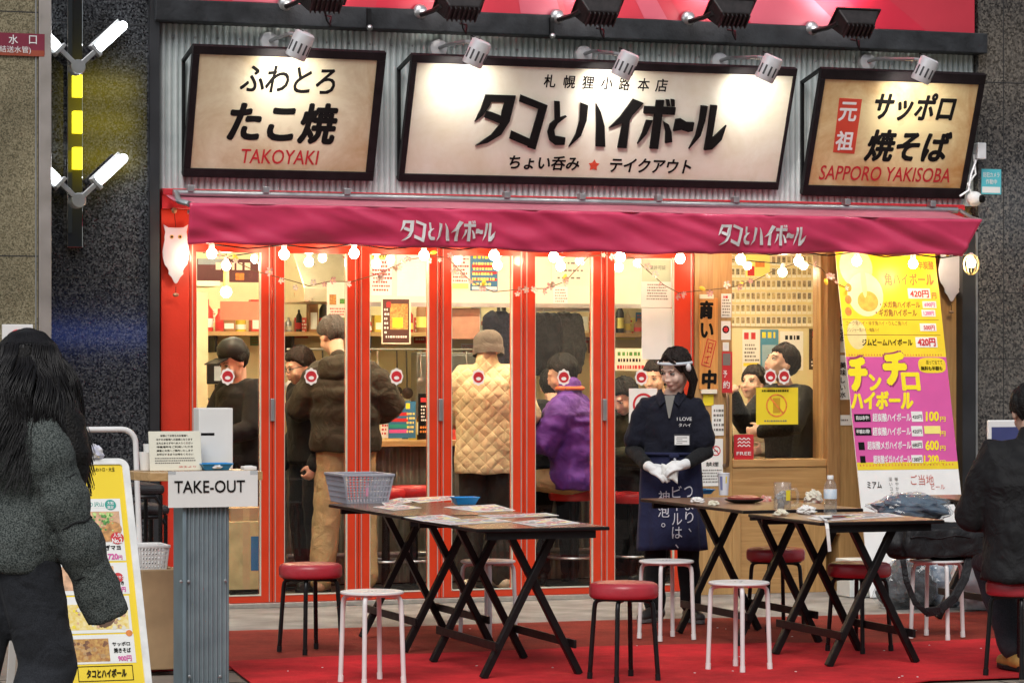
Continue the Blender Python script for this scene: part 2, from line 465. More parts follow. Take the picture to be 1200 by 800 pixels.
def thing(name, label, cat, loc=(0, 0, 0), rotz=0., group=None):
    o = bpy.data.objects.new(name, None); COL.objects.link(o); o.empty_display_size = .1
    o.location = loc; o.rotation_euler = (0, 0, rotz)
    WM[o.name] = Matrix.Translation(Vector(loc)) @ Matrix.Rotation(rotz, 4, 'Z')
    return tag(o, label, cat, group)
def copy_tree(o, parent=None):
    c = o.copy(); COL.objects.link(c)
    if parent is not None: c.parent = parent
    for ch in [k for k in COL.objects if k.parent == o]: copy_tree(ch, c)
    return c
def dup(o, loc, rotz, label):
    c = copy_tree(o); c.location = loc; c.rotation_euler = (0, 0, rotz); c['label'] = label
    return c
# ================================================================== palette
RED = mat('red_paint', (.63, .042, .01), .32, var=.08, scale=5, coat=.25)
REDW = mat('red_wall_paint', (.58, .03, .01), .42, var=.1, scale=4, bump=.08, bscale=60)
REDBEAM = mat('red_beam_paint', (.5, .02, .03), .45, var=.15, scale=6, bump=.1, bscale=60)
ALU = mat('aluminium', (.62, .6, .56), .35, .9, var=.1, scale=30)
STEEL = mat('steel_grey', (.42, .43, .44), .35, .85, var=.12, scale=14)
MIRROR = mat('polished_steel', (.6, .61, .62), .008, 1., var=0)
BLK = mat('black_metal', (.008, .008, .009), .45, .0, spec=.25, var=.25, scale=20, bump=.1, bscale=90)
BLKP = mat('black_plastic', (.009, .009, .01), .5, spec=.25, var=.2, scale=12)
FRAMEBLK = mat('sign_frame_black', (.012, .008, .0095), .5, spec=.2, var=.3, scale=14, bump=.15, bscale=70)
BEAM = mat('dark_steel_beam', (.028, .03, .034), .6, .0, spec=.25, var=.4, scale=9, bump=.4, bscale=40)
CORR = mat('zinc_sheet', (.72, .78, .77), .45, .25, var=.22, scale=5, bump=.1, bscale=30, col2=(.56, .62, .62))
CORRG = mat('zinc_post', (.31, .37, .4), .45, .45, var=.2, scale=7, col2=(.22, .27, .3))
WHITE = mat('white_paint', (.8, .8, .79), .4, var=.04, scale=10)
WHITEP = mat('white_plastic', (.78, .78, .77), .45, var=.05, scale=8)
PAPER = mat('white_paper', (.78, .78, .75), .7, var=.04, scale=6)
CREAM = mat('cream_paper', (.74, .71, .58), .7, var=.05, scale=8)
INK = mat('black_ink', (.008, .007, .007), .7, var=0, spec=.12)
INKG = mat('grey_print', (.16, .15, .14), .7, var=0)
REDINK = mat('red_ink', (.55, .022, .03), .6, var=0)
PINKINK = mat('magenta_print', (.64, .09, .34), .55, var=.06, scale=4)
YEL = mat('yellow_print', (.82, .66, .03), .5, var=.05, scale=4)
YELL = mat('yellow_light_print', (.85, .76, .2), .5, var=.05, scale=4)
BLUE = mat('blue_print', (.03, .16, .32), .5, var=.08, scale=5)
CYAN = mat('cyan_print', (.05, .42, .5), .5, var=.05)
GREEN = mat('green_print', (.08, .26, .05), .6, var=.5, scale=90)
GREENT = mat('teal_print', (.02, .32, .26), .6, var=.05)
ORANGE = mat('orange_print', (.7, .22, .04), .6, var=.3, scale=40)
BROWNFOOD = mat('food_print', (.35, .13, .04), .6, var=.6, scale=70, col2=(.62, .38, .1))
WOODV = wood('honey_wood_vertical', (.36, .2, .075), (.5, .3, .12), 'Z', .42)
WOODH = wood('honey_wood_horizontal', (.35, .19, .07), (.48, .28, .11), 'X', .42)
WOODT = wood('counter_wood', (.4, .24, .1), (.56, .36, .17), 'X', .35)
TABLETOP = wood('dark_table_laminate', (.06, .036, .026), (.13, .08, .055), 'Y', .22, 2.5, 10)
TABLETOP2 = wood('walnut_table_laminate', (.16, .08, .045), (.27, .15, .085), 'Y', .28, 2.5, 10)
LEGBLK = mat('black_lacquered_wood', (.007, .0065, .007), .42, var=.3, scale=20, spec=.25)
VINYL = mat('red_vinyl', (.42, .03, .045), .34, var=.12, scale=10, bump=.12, bscale=220, coat=.15)
VINYLB = mat('bright_red_vinyl', (.55, .025, .03), .34, var=.1, scale=10, bump=.12, bscale=220)
TUBEBLK = mat('black_tube', (.007, .007, .008), .28, .0, spec=.35, var=.2, scale=15)
TUBEWHT = mat('white_tube', (.75, .75, .74), .32, var=.05, scale=10)
GLASS = glass_mat('window_glass', (.97, .98, .97), 1.42, .0, .8)
CLEAR = frosted('clear_glass', (.985, .99, .99), (.85, .87, .87), .05)
CLEARBAG = frosted('clear_plastic_film', (.96, .97, .98), (.7, .73, .76), .09)
BULB = emis('bulb_glow', (1.0, .8, .5), 58.)
TUBE = emis('tube_glow', (.93, .98, 1.0), 9.)
LAMPFACE = emis('lamp_face', (1.0, .97, .9), 30.)
G_DARK = granite('dark_granite', ((.011, .0115, .014), (.036, .038, .043), (.098, .102, .11)), 110., .06)
G_BEIGE = granite('beige_granite', ((.09, .078, .045), (.21, .18, .11), (.31, .275, .18)), 150., .3)
G_GREY = granite('grey_granite', ((.02, .019, .02), (.075, .07, .068), (.15, .135, .12)), 80., .1)
JOINT = mat('joint', (.02, .02, .022), .8, var=0)

# ================================================================== ground (sheets, 4 mm steps)
def sheet(name, pts, z, M, label=None, thick=None, edge=None):
    b = MB()
    if thick: b.prism([(p[0], p[1], z - thick) for p in pts], (0, 0, thick), M)
    else: b.add([(p[0], p[1], z) for p in pts], [tuple(range(len(pts)))], M)
    o = b.build(name)
    return o
PAVE = mat('pavement', (.3, .25, .2), .75, var=.2, scale=3, bump=.3, bscale=50, col2=(.2, .165, .135))
CONC = mat('threshold_concrete', (.33, .32, .3), .8, var=.25, scale=3.5, bump=.4, bscale=45, col2=(.15, .14, .13), detail=9.)
tag(sheet('ground', [(-300, -300), (300, -300), (300, 300), (-300, 300)], -.012, mat('asphalt', (.05, .05, .052), .85, var=.3, scale=2, bump=.4, bscale=60)), kind='structure')
tag(sheet('pavement', [(-30, -9), (30, -9), (30, -.02), (-30, -.02)], -.004, PAVE), kind='structure')
tag(sheet('threshold_strip', [(-2.6, -1.5), (3.6, -2.3), (3.6, .2), (-2.6, .2)], 0.0, CONC), kind='structure')

def carpet_mat(name, c1, c2):
    m = fabric(name, c1, c2, 260., .95, .5, .012, None, .0)
    t = m.node_tree; b = t.nodes['Principled BSDF']
    lk = b.inputs['Base Color'].links[0].from_socket
    tc = N(t, 'ShaderNodeTexCoord'); n1 = N(t, 'ShaderNodeTexNoise', i_Scale=1.6, i_Detail=8., i_Roughness=.7)
    t.links.new(tc.outputs['Object'], n1.inputs['Vector'])
    mr = N(t, 'ShaderNodeMapRange'); mr.inputs['From Min'].default_value = .35; mr.inputs['From Max'].default_value = .68; mr.inputs['To Min'].default_value = .5; mr.inputs['To Max'].default_value = 1.12
    t.links.new(n1.outputs['Fac'], mr.inputs['Value'])
    mx = N(t, 'ShaderNodeMix', data_type='RGBA', blend_type='MULTIPLY'); mx.inputs['Factor'].default_value = 1
    t.links.new(lk, mx.inputs['A']); t.links.new(mr.outputs[0], mx.inputs['B']); t.links.new(mx.outputs['Result'], b.inputs['Base Color'])
    return m
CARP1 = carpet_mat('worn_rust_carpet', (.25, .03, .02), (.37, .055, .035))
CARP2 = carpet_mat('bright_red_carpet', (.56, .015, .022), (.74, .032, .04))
def wavy(a, b, n=24, amp=.02, seed=1.):
    pts = []
    for i in range(n + 1):
        t = i / n
        p = a.lerp(b, t); k = mnoise.noise(Vector((t * 9, seed, 0))) * amp
        pts.append(Vector((p.x, p.y + k, 0)))
    return pts
def carpet(name, label, back, rest, z, M):
    pts = []
    for i in range(len(back) - 1): pts += wavy(gp(*back[i]), gp(*back[i + 1]), 8, .025, i + 1.)[:-1]
    pts += [gp(*back[-1])] + [gp(*q) for q in rest]
    b = MB(); b.prism([(p.x, p.y, z) for p in pts], (0, 0, .005), M)
    return tag(b.build(name), label, 'carpet')
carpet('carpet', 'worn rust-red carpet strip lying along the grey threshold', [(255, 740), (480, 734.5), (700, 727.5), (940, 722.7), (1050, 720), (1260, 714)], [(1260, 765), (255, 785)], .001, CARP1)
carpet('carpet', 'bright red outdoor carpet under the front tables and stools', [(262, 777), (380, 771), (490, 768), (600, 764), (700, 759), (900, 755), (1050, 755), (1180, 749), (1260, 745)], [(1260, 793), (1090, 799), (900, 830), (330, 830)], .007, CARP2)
b = MB(); rnd = random.Random(3)
for i in range(26):
    p = gp(rnd.uniform(300, 1180), rnd.uniform(735, 797)); s = rnd.uniform(.003, .008)
    b.ell((p.x, p.y, .0135), (s, s * rnd.uniform(.6, 1.4), .002), None, 6, 4, WHITE)
tag(b.build('crumbs'), kind='stuff')
JT = mat('paving_joint', (.07, .06, .05), .9, var=0); b = MB()
for k in range(60): b.box(-7 + k * .45, -6.993 + k * .45, -8.9, -2.32, -.004, -.0015, JT)
for k in range(12): b.box(-7, 12, -8.6 + k * .45, -8.593 + k * .45, -.004, -.0012, JT)
tag(b.build('pavement_joints'), kind='structure')

# ================================================================== the other side of the street (seen only in reflections; building added to block low sky)
yo = -34.
ob = thing('building', 'dark building added across the street to block low sky, lit windows mirrored in the glass', 'building', (4, yo, 0))
MB().box(-40, 46, yo - 8, yo, 0, 13, mat('facade_dark', (.05, .05, .055), .7, var=.3, scale=.4)).build('wall', None, ob)
rnd = random.Random(31)
WCOL = [emis('window_cool', (.75, .88, 1.), .5), emis('window_warm', (1., .8, .55), .5), mat('window_dark', (.02, .022, .026), .1, var=0)]  # lit windows and shop fronts added to vary the reflections
for fl in range(3):
    for k in range(14):
        x = -22 + k * 3.3; M = WCOL[rnd.choice((0, 1, 2, 2)) if k not in (7, 8) else 2]
        MB().box(x, x + 2.2, yo, yo + .05, 3.9 + fl * 3, 5.4 + fl * 3, M).build('window', None, ob)
b = MB().box(-22, -4, yo, yo + .06, .6, 2.6, emis('shop_window', (1., .93, .8), .28)); b.build('shop_window', None, ob)
b = MB().box(10, 26, yo, yo + .06, .6, 2.6, MATS['shop_window']); b.build('shop_window', None, ob)
MB().box(2.5, 4.85, yo, yo + .3, 1.95, 2.25, emis('blue_sign', (.12, .22, .9), 1.6)).build('blue_strip_sign', None, ob)
for k in range(3): MB().box(3.25, 4.4, yo + .3, yo + .5, 5.02 + k * .64, 5.4 + k * .64, emis('yellow_sign', (1., .8, .02), 2.1)).build('yellow_sign', None, ob)

# ================================================================== stone walls either side
def slab_wall(name, label, x0, x1, y0, y1, z0, z1, M, jx=(), jz=()):
    r = thing(name, label, 'wall', ((x0 + x1) / 2, y0, z0))
    MB().box(x0, x1, y0, y1, z0, z1, M).build('slab', None, r, bevel=.004)
    b = MB()
    for x in jx: b.box(x - .003, x + .003, y0 - .0015, y0 + .01, z0, z1, JOINT)
    for z in jz: b.box(x0 + .001, x1 - .001, y0 - .0015, y0 + .01, z - .003, z + .003, JOINT)
    if jx or jz: b.build('joint_line', None, r)
    return r
yL = -.05
slab_wall('stone_wall', 'speckled dark granite wall left of the red shop front', -6.5, X(176, yL), yL, .5, 0, 6, G_DARK, (), (Z(100, 325, yL), Z(100, 27, yL), 0.72))
yP = -.75
pr = slab_wall('stone_pillar', 'beige granite pillar with a metal edge at the left end', -7, X(45, yP), yP, yL - .01, 0, 6, G_BEIGE, (), (Z(20, 14, yP), Z(20, 300, yP)))
MB().box(X(45, yP) + .001, X(60, yP), yP - .012, yP + .3, 0, 6, mat('edge_trim_steel', (.55, .5, .47), .35, .8, var=.1, scale=6)).box(X(41, yP), X(43, yP), yP - .004, yP + .1, 0, 6, STEEL).build('edge_trim', None, pr, bevel=.006)
yR = -.05
slab_wall('stone_wall', 'mottled grey granite wall right of the shop, behind the man in black', X(1146, yR), 9, yR, .5, 0, 6, G_GREY, (X(1176, yR),), (Z(1170, 97, yR), Z(1170, 343, yR), Z(1170, 420, yR)))
# dark columns framing the shop
MB().box(X(176, -.1), X(187, -.1), -.1, .3, 0, 6, mat('dark_column', (.03, .031, .035), .45, .3, var=.2, scale=5)).build('frame_column')
tag(bpy.data.objects['frame_column'], 'slim dark grey column between the granite and the red wall', 'column')
b = MB().box(X(1128, -.1), X(1145, -.1), -.1, .3, 0, Z(1130, 262, -.1), MATS['dark_column']).box(X(1145, -.09) - .018, X(1145, -.09) - .004, -.108, -.1, 0, 2.4, STEEL)
tag(b.build('frame_column'), 'dark column at the right edge of the wooden shop front', 'column')

# ================================================================== upper facade
yW = 0.02
xl, xr = X(187, yW), X(1146, yW)
b = MB(); pitch = .04; n = int((xr - xl) / pitch * 6); z0, z1 = 2.58, 3.62; vs = []
for i in range(n + 1):
    x = xl + (xr - xl) * i / n; y = yW - .02 * abs(math.sin(math.pi * (x - xl) / pitch)) ** .7
    vs += [(x, y, z0), (x, y, z1)]
b.add(vs, [(2 * i, 2 * i + 2, 2 * i + 3, 2 * i + 1) for i in range(n)], CORR)
cw = thing('corrugated_wall', 'pale corrugated zinc wall behind the three big signs', 'wall', (0, yW, z0))
b.build('zinc_sheet', None, cw, smooth=True, angle=80)
for k in range(38):
    MB().ell((xl + .08 + k * .14, yW - .018, z1 - .1), (.008, .006, .008), None, 8, 6, STEEL).build('screw', None, cw)
# dark beam above the zinc
zt0, zt1 = 3.60, 3.735
tag(MB().box(xl - .06, xr - .01, -.14, .3, zt0, zt1, BEAM).build('roof_beam', bevel=.008), 'dark weathered steel beam between the billboard and the signs', 'beam')
bd = thing('billboard', 'large pink and red billboard with sunburst rays at the top', 'billboard', (0, -.1, zt1))
PB = wall_plane(-.1)
BR = [mat('poster_red', (.56, .035, .06), .4, var=.12, scale=2), mat('poster_pink', (.62, .11, .16), .4, var=.1, scale=2), mat('poster_crimson', (.6, .02, .05), .4, var=.1, scale=2)]
bb = MB().box(X(178, -.1), X(1142, -.1), -.1, .2, zt1 + .003, 5.2, BR[0])
bb.build('panel', None, bd)
cxb, czb = X(545, -.1), 5.1
b = MB()
zb0 = zt1 + .006
def ray_at(px): return X(px, -.1)
for a0, a1, k in ((185, 213, 1), (272, 400, 1), (440, 500, 2), (610, 657, 1), (664, 700, 2), (755, 782, 1), (800, 880, 2), (880, 985, 1), (1030, 1085, 2)):
    top0 = cxb + (ray_at(a0) - cxb) * .45; top1 = cxb + (ray_at(a1) - cxb) * .45
    b.add([(ray_at(a0), -.103, zb0), (ray_at(a1), -.103, zb0), (top1, -.103, 5.0), (top0, -.103, 5.0)], [(0, 1, 2, 3)], BR[k])
b.build('sunburst_print', None, bd)
# floodlights lighting the billboard
def floodlight(px, py, label):
    y = -.46
    p = fp(px, py, y)
    r = thing('floodlight', label, 'floodlight', (p.x, p.y, p.z), 0, 'black floodlights under the billboard')
    BRN = mat('floodlight_black', (.022, .017, .017), .5, .3, var=.4, scale=20, bump=.2, bscale=60)
    ax = Vector((0, .62, .78)).normalized()          # shines up at the board
    U = Vector((1, 0, 0)); V = ax.cross(U).normalized()
    c = Vector(p)
    b = MB()
    front = [c + U * i * .15 + V * j * .085 + ax * .05 for i, j in ((-1, -1), (1, -1), (1, 1), (-1, 1))]
    back = [c + U * i * .1 + V * j * .06 - ax * .06 for i, j in ((-1, -1), (1, -1), (1, 1), (-1, 1))]
    b.add(front + back, [(0, 1, 2, 3), (7, 6, 5, 4), (0, 4, 5, 1), (1, 5, 6, 2), (2, 6, 7, 3), (3, 7, 4, 0)], BRN)
    b.build('housing', None, r, bevel=.01)
    b = MB()
    for k in range(7): b.obox(c - ax * .05 + U * (-.09 + k * .03), U * .004, V * .055, ax * .03, BRN)
    b.build('cooling_fin', None, r)
    MB().obox(c + ax * .045 + U * .0, U * .16, V * .095, ax * .006, BRN).build('rim', None, r, bevel=.004)
    MB().obox(c + ax * .054, U * .14, V * .075, ax * .002, emis('flood_face', (1, .9, .85), 6.)).build('lens', None, r)
    b = MB().tube([c + Vector((-.13, 0, 0)), c + Vector((-.15, .1, -.02)), Vector((p.x - .16, -.12, p.z - .02))], .016, 8, BRN)
    b.ell((p.x - .16, -.13, p.z), (.05, .03, .05), None, 12, 8, STEEL)
    b.build('bracket', None, r, smooth=True)
    MB().tube([c + Vector((.0, 0, -.05)), c + Vector((.02, .02, -.13)), c + Vector((.05, .05, -.16)), c + Vector((.07, .1, -.1)), c + Vector((.06, .2, -.08))], .006, 6, BLKP).build('cable', None, r, smooth=True)
    li = bpy.data.lights.new('floodlight_beam', 'SPOT'); li.energy = 15; li.spot_size = R(110); li.spot_blend = .8; li.shadow_soft_size = .06; li.color = (1, .9, .85)
    lo = bpy.data.objects.new('floodlight_beam', li); COL.objects.link(lo); lo.location = c + ax * .08
    lo.rotation_euler = (-(ax)).to_track_quat('Z', 'Y').to_euler()
for px, py, lb in ((380, -2, 'black floodlight over the left food sign, leftmost of five'), (540, 8, 'black floodlight above the left end of the main sign'), (702, 14, 'black floodlight above the middle of the main sign'), (857, 16, 'black floodlight above the right end of the main sign'), (1003, 28, 'black floodlight above the right food sign, rightmost of five')):
    floodlight(px, py, lb)
for px, py, lb in ((432, 22, 'rusty bolt with clip on the dark beam, left of the main sign spotlight'), (646, 32, 'rusty bolt with clip on the dark beam above the middle of the main sign')):
    p = fp(px, py, -.15); r = thing('beam_bolt', lb, 'bolt', p)
    MB().box(p.x - .012, p.x + .012, -.17, -.141, p.z - .06, p.z + .06, BLK).build('plate', None, r); MB().ell((p.x, -.175, p.z - .06), (.02, .02, .02), None, 8, 6, STEEL).build('nut', None, r)

# red header and red wall left of the doors
zh0 = 2.2
hd = MB().box(xl, X(1130, -.05), -.05, .25, 2.46, 2.585, REDBEAM).box(xl, X(1130, -.075), -.085, -.05, 2.545, 2.58, REDBEAM).build('header_beam', bevel=.004)
tag(hd, 'red painted beam above the awning', 'beam')
tag(MB().box(xl, X(222, -.02), -.02, .25, 0, 2.458, REDW).build('red_wall', bevel=.004), 'red wall panel with the owl plate, left of the glass doors', 'wall')
tag(MB().box(X(222, 0) + .003, X(812, 0) - .003, 0.0, .2, 2.27, 2.457, RED).build('door_header'), 'red lintel over the folding glass doors', 'lintel')
tag(MB().box(X(222, 0) + .003, X(816, 0), -.06, .16, 0.001, .03, ALU).build('door_sill', bevel=.003), 'metal floor track under the red folding doors', 'sill')

# ---------------------------------------------------------------- folding doors
edges = [222, 319, 420, 516, 614, 708, 813]
panes = [(230, 306), (333, 407), (433, 503), (529, 601), (627, 695), (720, 790)]
BEAD = mat('glazing_bead', (.66, .66, .56), .4, .3, var=.08)
yd0, yd1 = -.02, .04
zd0, zd1 = .032, 2.268
zp0, zp1 = Z(560, 691, yd0), 2.2
words = ['first red folding door, at the take-out counter', 'red folding door behind the red stool on the left', 'red folding door behind the grey basket', 'red folding door with the beige quilted coat behind it', 'red folding door with the purple jacket behind it', 'last red folding door, behind the waitress']
for i in range(6):
    a, c = X(edges[i], yd0) + .002, X(edges[i + 1], yd0) - .002
    p, q = X(panes[i][0], yd0), X(panes[i][1], yd0)
    r = thing('glass_door', words[i], 'door', ((a + c) / 2, 0, 0), 0, 'red folding glass doors')
    b = MB().box(a, p, yd0, yd1, zd0, zd1, RED).box(q, c, yd0, yd1, zd0, zd1, RED).box(p, q, yd0, yd1, zd0, zp0, RED).box(p, q, yd0, yd1, zp1, zd1, RED)
    b.build('frame', None, r)
    t = .008
    b = MB()
    b.box(q - t, q - .0005, yd0 - .004, yd0 + .02, zp0, zp1, BEAD).box(p + .0005, p + t * .5, yd0 - .002, yd0 + .02, zp0, zp1, BEAD).box(p + t, q - t, yd0 - .004, yd0 + .02, zp0 + .0005, zp0 + t, BEAD)
    b.box(a + .014, a + .02, yd0 - .003, yd0 + .01, zd0 + .002, zd1 - .002, mat('door_seal', (.5, .36, .33), .4, .4, var=.1)).box(c - .02, c - .014, yd0 - .003, yd0 + .01, zd0 + .002, zd1 - .002, MATS['door_seal'])
    b.build('bead', None, r)
    MB().box(p, q, .006, .012, zp0, zp1, GLASS).build('pane', None, r)
    if i in (0, 2, 4):
        zc = Z(edges[i + 1], 480, yd0)
        MB().box(c - .012, c + .012, yd0 - .022, yd0 - .001, zc - .07, zc + .07, STEEL).build('handle', None, r, bevel=.004)
DECAL_R = mat('sticker_red', (.5, .02, .03), .4, var=.05)
for k, (px, py) in enumerate(((267, 441), (365, 441), (465, 441), (561, 442), (661, 442), (752, 442), (903, 441), (919, 441))):
    p = fp(px, py, .0)
    y = .003 if k < 6 else -.001
    r = thing('sticker', ['round red and white sticker on the glass in front of the cook', 'round red and white sticker in front of the brown down coat', 'round red and white sticker on the pane behind the basket', 'round red and white sticker in front of the beige quilted coat', 'round red and white sticker by the purple collar', 'round red and white sticker on the pane beside the waitress', 'left of two round stickers above the yellow phone notice', 'right of two round stickers above the yellow phone notice'][k], 'sticker', (p.x, y, p.z), 0, 'round stickers on the glass')
    rr = .043
    pts = [(p.x + math.cos(a) * rr * (1 + .07 * math.cos(8 * a)), y + .002, p.z + math.sin(a) * rr * 1.18 * (1 + .07 * math.cos(8 * a))) for a in [i * 2 * math.pi / 48 for i in range(48)]]
    MB().prism(pts, (0, .0012, 0), WHITE).build('backing', None, r)
    MB().prism([(p.x + math.cos(a) * rr * .4, y + .0006, p.z - rr * .2 + math.sin(a) * rr * .26) for a in [i * 2 * math.pi / 24 for i in range(24)]], (0, .0004, 0), WHITE).build('white_mark', None, r)
    MB().prism([(p.x + math.cos(a) * rr * .8, y + .001, p.z + math.sin(a) * rr * .8) for a in [i * 2 * math.pi / 32 for i in range(32)]], (0, .0008, 0), DECAL_R).build('disc', None, r)

# ---------------------------------------------------------------- wooden front at the right
yv = -.01
wf = thing('wooden_front', 'honey coloured wooden shop front with a window, right of the doors', 'wall', (X(900, yv), 0, 0))
x812, x858, x968, x1128 = X(814, yv), X(858, yv), X(968, yv), X(1128, yv)
zw0, zw1 = Z(910, 538, yv), 2.24
MB().box(x812, x858, yv, .2, 0, 2.45, WOODV).build('stile_panel', None, wf, bevel=.003)
MB().box(x858, x968, yv, .2, zw1, 2.45, WOODH).build('top_rail', None, wf, bevel=.003)
MB().box(x968, X(983, yv), yv - .025, .2, zw0 - .5, 2.45, wood('dark_honey_wood', (.24, .12, .045), (.36, .2, .08), 'Z', .4)).build('mullion', None, wf, bevel=.004)
MB().box(X(983, yv), x1128, yv, .2, 0, 2.45, WOODV).build('side_panel', None, wf, bevel=.003)
xa, xb = x858, x968
MB().box(xa, xb, yv - .012, .2, zw0 - .05, zw0, WOODH).build('sill', None, wf, bevel=.004)
MB().box(xa, xb + .0, yv + .008, .2, .0, zw0 - .05, WOODH).build('lower_panel', None, wf)
b = MB().box(xa, xb, yv - .004, yv + .008, zw0 - .26, zw0 - .05, WOODH).box(xa, xa + .06, yv - .006, yv + .008, 0, zw0 - .26, WOODV).box(xb - .16, xb, yv - .005, yv + .008, 0, zw0 - .262, WOODV).box(xa + .06, xb - .16, yv - .002, yv + .008, .0, .1, WOODH)
b.build('panel_trim', None, wf, bevel=.004)
MB().box(xa, xb, .05, .056, zw0, zw1, GLASS).build('pane', None, wf)
MB().box(xa, xa + .015, .03, .06, zw0, zw1, WOODV).box(xb - .02, xb, .03, .062, zw0, zw1, WOODV).build('pane_frame', None, wf)
hx = X(852, yv - .05)
za, zb = Z(852, 462, yv), Z(852, 545, yv)
MB().tube([(hx - .0, yv, za), (hx, yv - .05, za), (hx, yv - .06, za - .03), (hx, yv - .06, zb + .03), (hx, yv - .05, zb), (hx, yv, zb)], .013, 10, mat('bronze_handle', (.2, .12, .07), .35, .7, var=.2)).build('pull_handle', None, wf, smooth=True)
# ================================================================== the three big signs
AGED_L = aged_paper('aged_sign_left', (.78, .7, .5), (.44, .26, .09), .7)
AGED_M = aged_paper('aged_sign_middle', (.8, .76, .64), (.55, .44, .24), .5)
AGED_R = aged_paper('aged_sign_right', (.77, .63, .34), (.44, .17, .03), .85)
def sign(name, label, tl, tr, br, bl, itl, itr, ibr, ibl, face):
    P, h = tilted(tl, bl, -.35)
    r = thing(name, label, 'sign', P.O)
    u1 = P.uv(*tr)[0]; 
    iu0, iu1 = (P.uv(*itl)[0] + P.uv(*ibl)[0]) / 2, (P.uv(*itr)[0] + P.uv(*ibr)[0]) / 2
    iv0, iv1 = (P.uv(*ibl)[1] + P.uv(*ibr)[1]) / 2, (P.uv(*itl)[1] + P.uv(*itr)[1]) / 2
    b = MB()
    b.pbox(P, 0, 0, u1, iv0, -.05, .0, FRAMEBLK).pbox(P, 0, iv1, u1, h, -.05, .0, FRAMEBLK).pbox(P, 0, iv0, iu0, iv1, -.05, .0, FRAMEBLK).pbox(P, iu1, iv0, u1, iv1, -.05, .0, FRAMEBLK)
    b.build('frame', None, r, bevel=.004)
    MB().pbox(P, iu0, iv0, iu1, iv1, -.045, -.012, face).build('face_panel', None, r)
    # angle-iron brackets back to the wall
    for u in (.012, u1 - .012):
        b = MB()
        p, q = P.pt(u, h - .02, -.055), P.pt(u, .02, -.055)
        b.bar(p, (p.x, .0, p.z - .06), .02, .02, (0, 0, 1), BLK); b.bar((p.x, -.012, p.z - .05), (p.x, -.012, q.z - .0), .02, .02, (0, 1, 0), BLK)
        b.bar(q, (q.x, 0, q.z - .01), .02, .02, (0, 0, 1), BLK)
        b.build('bracket', None, r)
    P.iu = (iu0, iv0, iu1, iv1); P.h = h; P.w = u1
    return r, P
FN = -.012
sL, PL = sign('shop_sign', 'parchment sign with black frame reading TAKOYAKI in red', (227, 53.5), (453, 63.6), (434, 214.3), (214.6, 207.6), (234.9, 62.5), (443.4, 72.6), (427.8, 202.8), (223.2, 196.8), AGED_L)
b = MB()
b.text(PL, 'ふわとろ', (282, 78, 394, 110), INK, .022, n=FN + .002, shear=.12, spacing=.92)
b.text(PL, 'たこ焼', (267, 120, 396, 169), INK, .042, n=FN + .002, shear=.12)
b.build('black_lettering', None, sL)
MB().text(PL, 'TAKOYAKI', (283, 176, 374, 193), REDINK, .012, n=FN + .002, shear=.1).build('red_lettering', None, sL)

sM, PM = sign('shop_sign', 'long cream main sign in a black frame with big black brush lettering', (483.7, 64.3), (935, 81.6), (920, 224), (467, 213), (489.4, 73.7), (927.4, 90), (913, 214), (474.3, 203.8), AGED_M)
G1 = [  # big lettering traced as strokes, first half (crop origin 450,40 scale 4.444), second half (690,40)
 (450, [[(530,317),(572,318),(552,372),(515,425),(473,458),(505,392)], [(528,317),(687,322),(676,358),(545,354)], [(640,322),(687,322),(655,455),(610,525),(540,567),(476,582),(560,525),(605,470),(615,400)], [(535,403),(555,405),(625,432),(615,470),(590,462),(523,435)],
        [(712,316),(852,372),(832,402),(705,352)], [(815,360),(852,372),(788,602),(748,590)], [(664,503),(790,560),(786,600),(654,545)],
        [(888,350),(915,352),(918,450),(890,455)], [(948,425),(952,430),(905,465),(885,500),(892,530),(945,540),(940,577),(890,578),(862,555),(852,510),(865,468),(900,440)],
        [(1025,358),(1063,372),(1055,450),(1025,530),(962,588),(1000,520),(1020,450)]]),
 (690, [[(38,360),(62,405),(82,480),(85,587),(37,585),(40,470)], [(232,338),(285,360),(235,415),(180,462),(105,490),(165,430)], [(180,448),(228,420),(212,450),(196,594),(150,592),(168,500)],
        [(290,376),(452,383),(447,420),(286,414)], [(352,345),(392,345),(360,598),(317,596)], [(300,448),(332,450),(300,520),(253,572),(280,510)], [(388,455),(415,470),(430,510),(433,562),(398,568),(400,510)], [(402,342),(418,342),(424,376),(408,376)], [(428,340),(446,342),(446,376),(432,376)],
        [(452,444),(480,440),(510,458),(548,460),(540,505),(515,510),(480,498),(440,505)],
        [(585,372),(618,376),(605,450),(580,530),(520,598),(555,530),(575,450)], [(635,370),(668,372),(640,545),(715,475),(690,550),(640,600),(600,604),(618,500)]])]
def main_glyphs(P):
    return [[P.uv(ox + x / 4.444, 40 + y / 4.444) for x, y in st] for ox, sts in G1 for st in sts]
GL = main_glyphs(PM)
MB().glyph(PM, GL, INK, FN + .001, .012).build('big_lettering', None, sM)
b = MB()
for ch, x0, x1 in (('札', 638, 652), ('幌', 661, 675), ('狸', 683, 697), ('小', 705, 719), ('路', 726, 739), ('本', 748, 762), ('店', 769, 783)):
    k = (x0 - 638) / 145 * 5.5
    b.text(PM, ch, (x0, 88 + k, x1, 103.5 + k), INK, .025, n=FN + .002)
b.text(PM, 'ちょい呑み', (597, 183, 680, 200), INK, .03, n=FN + .002, shear=.08)
b.text(PM, 'テイクアウト', (715, 186.5, 811, 203.5), INK, .03, n=FN + .002, shear=.12)
b.build('small_lettering', None, sM)
cu, cv = PM.uv(696.5, 194.5)
pts = [PM.pt(cu + math.cos(R(90 + 36 * i)) * (.04 if i % 2 == 0 else .022), cv + math.sin(R(90 + 36 * i)) * (.04 if i % 2 == 0 else .022), FN + .001) for i in range(10)]
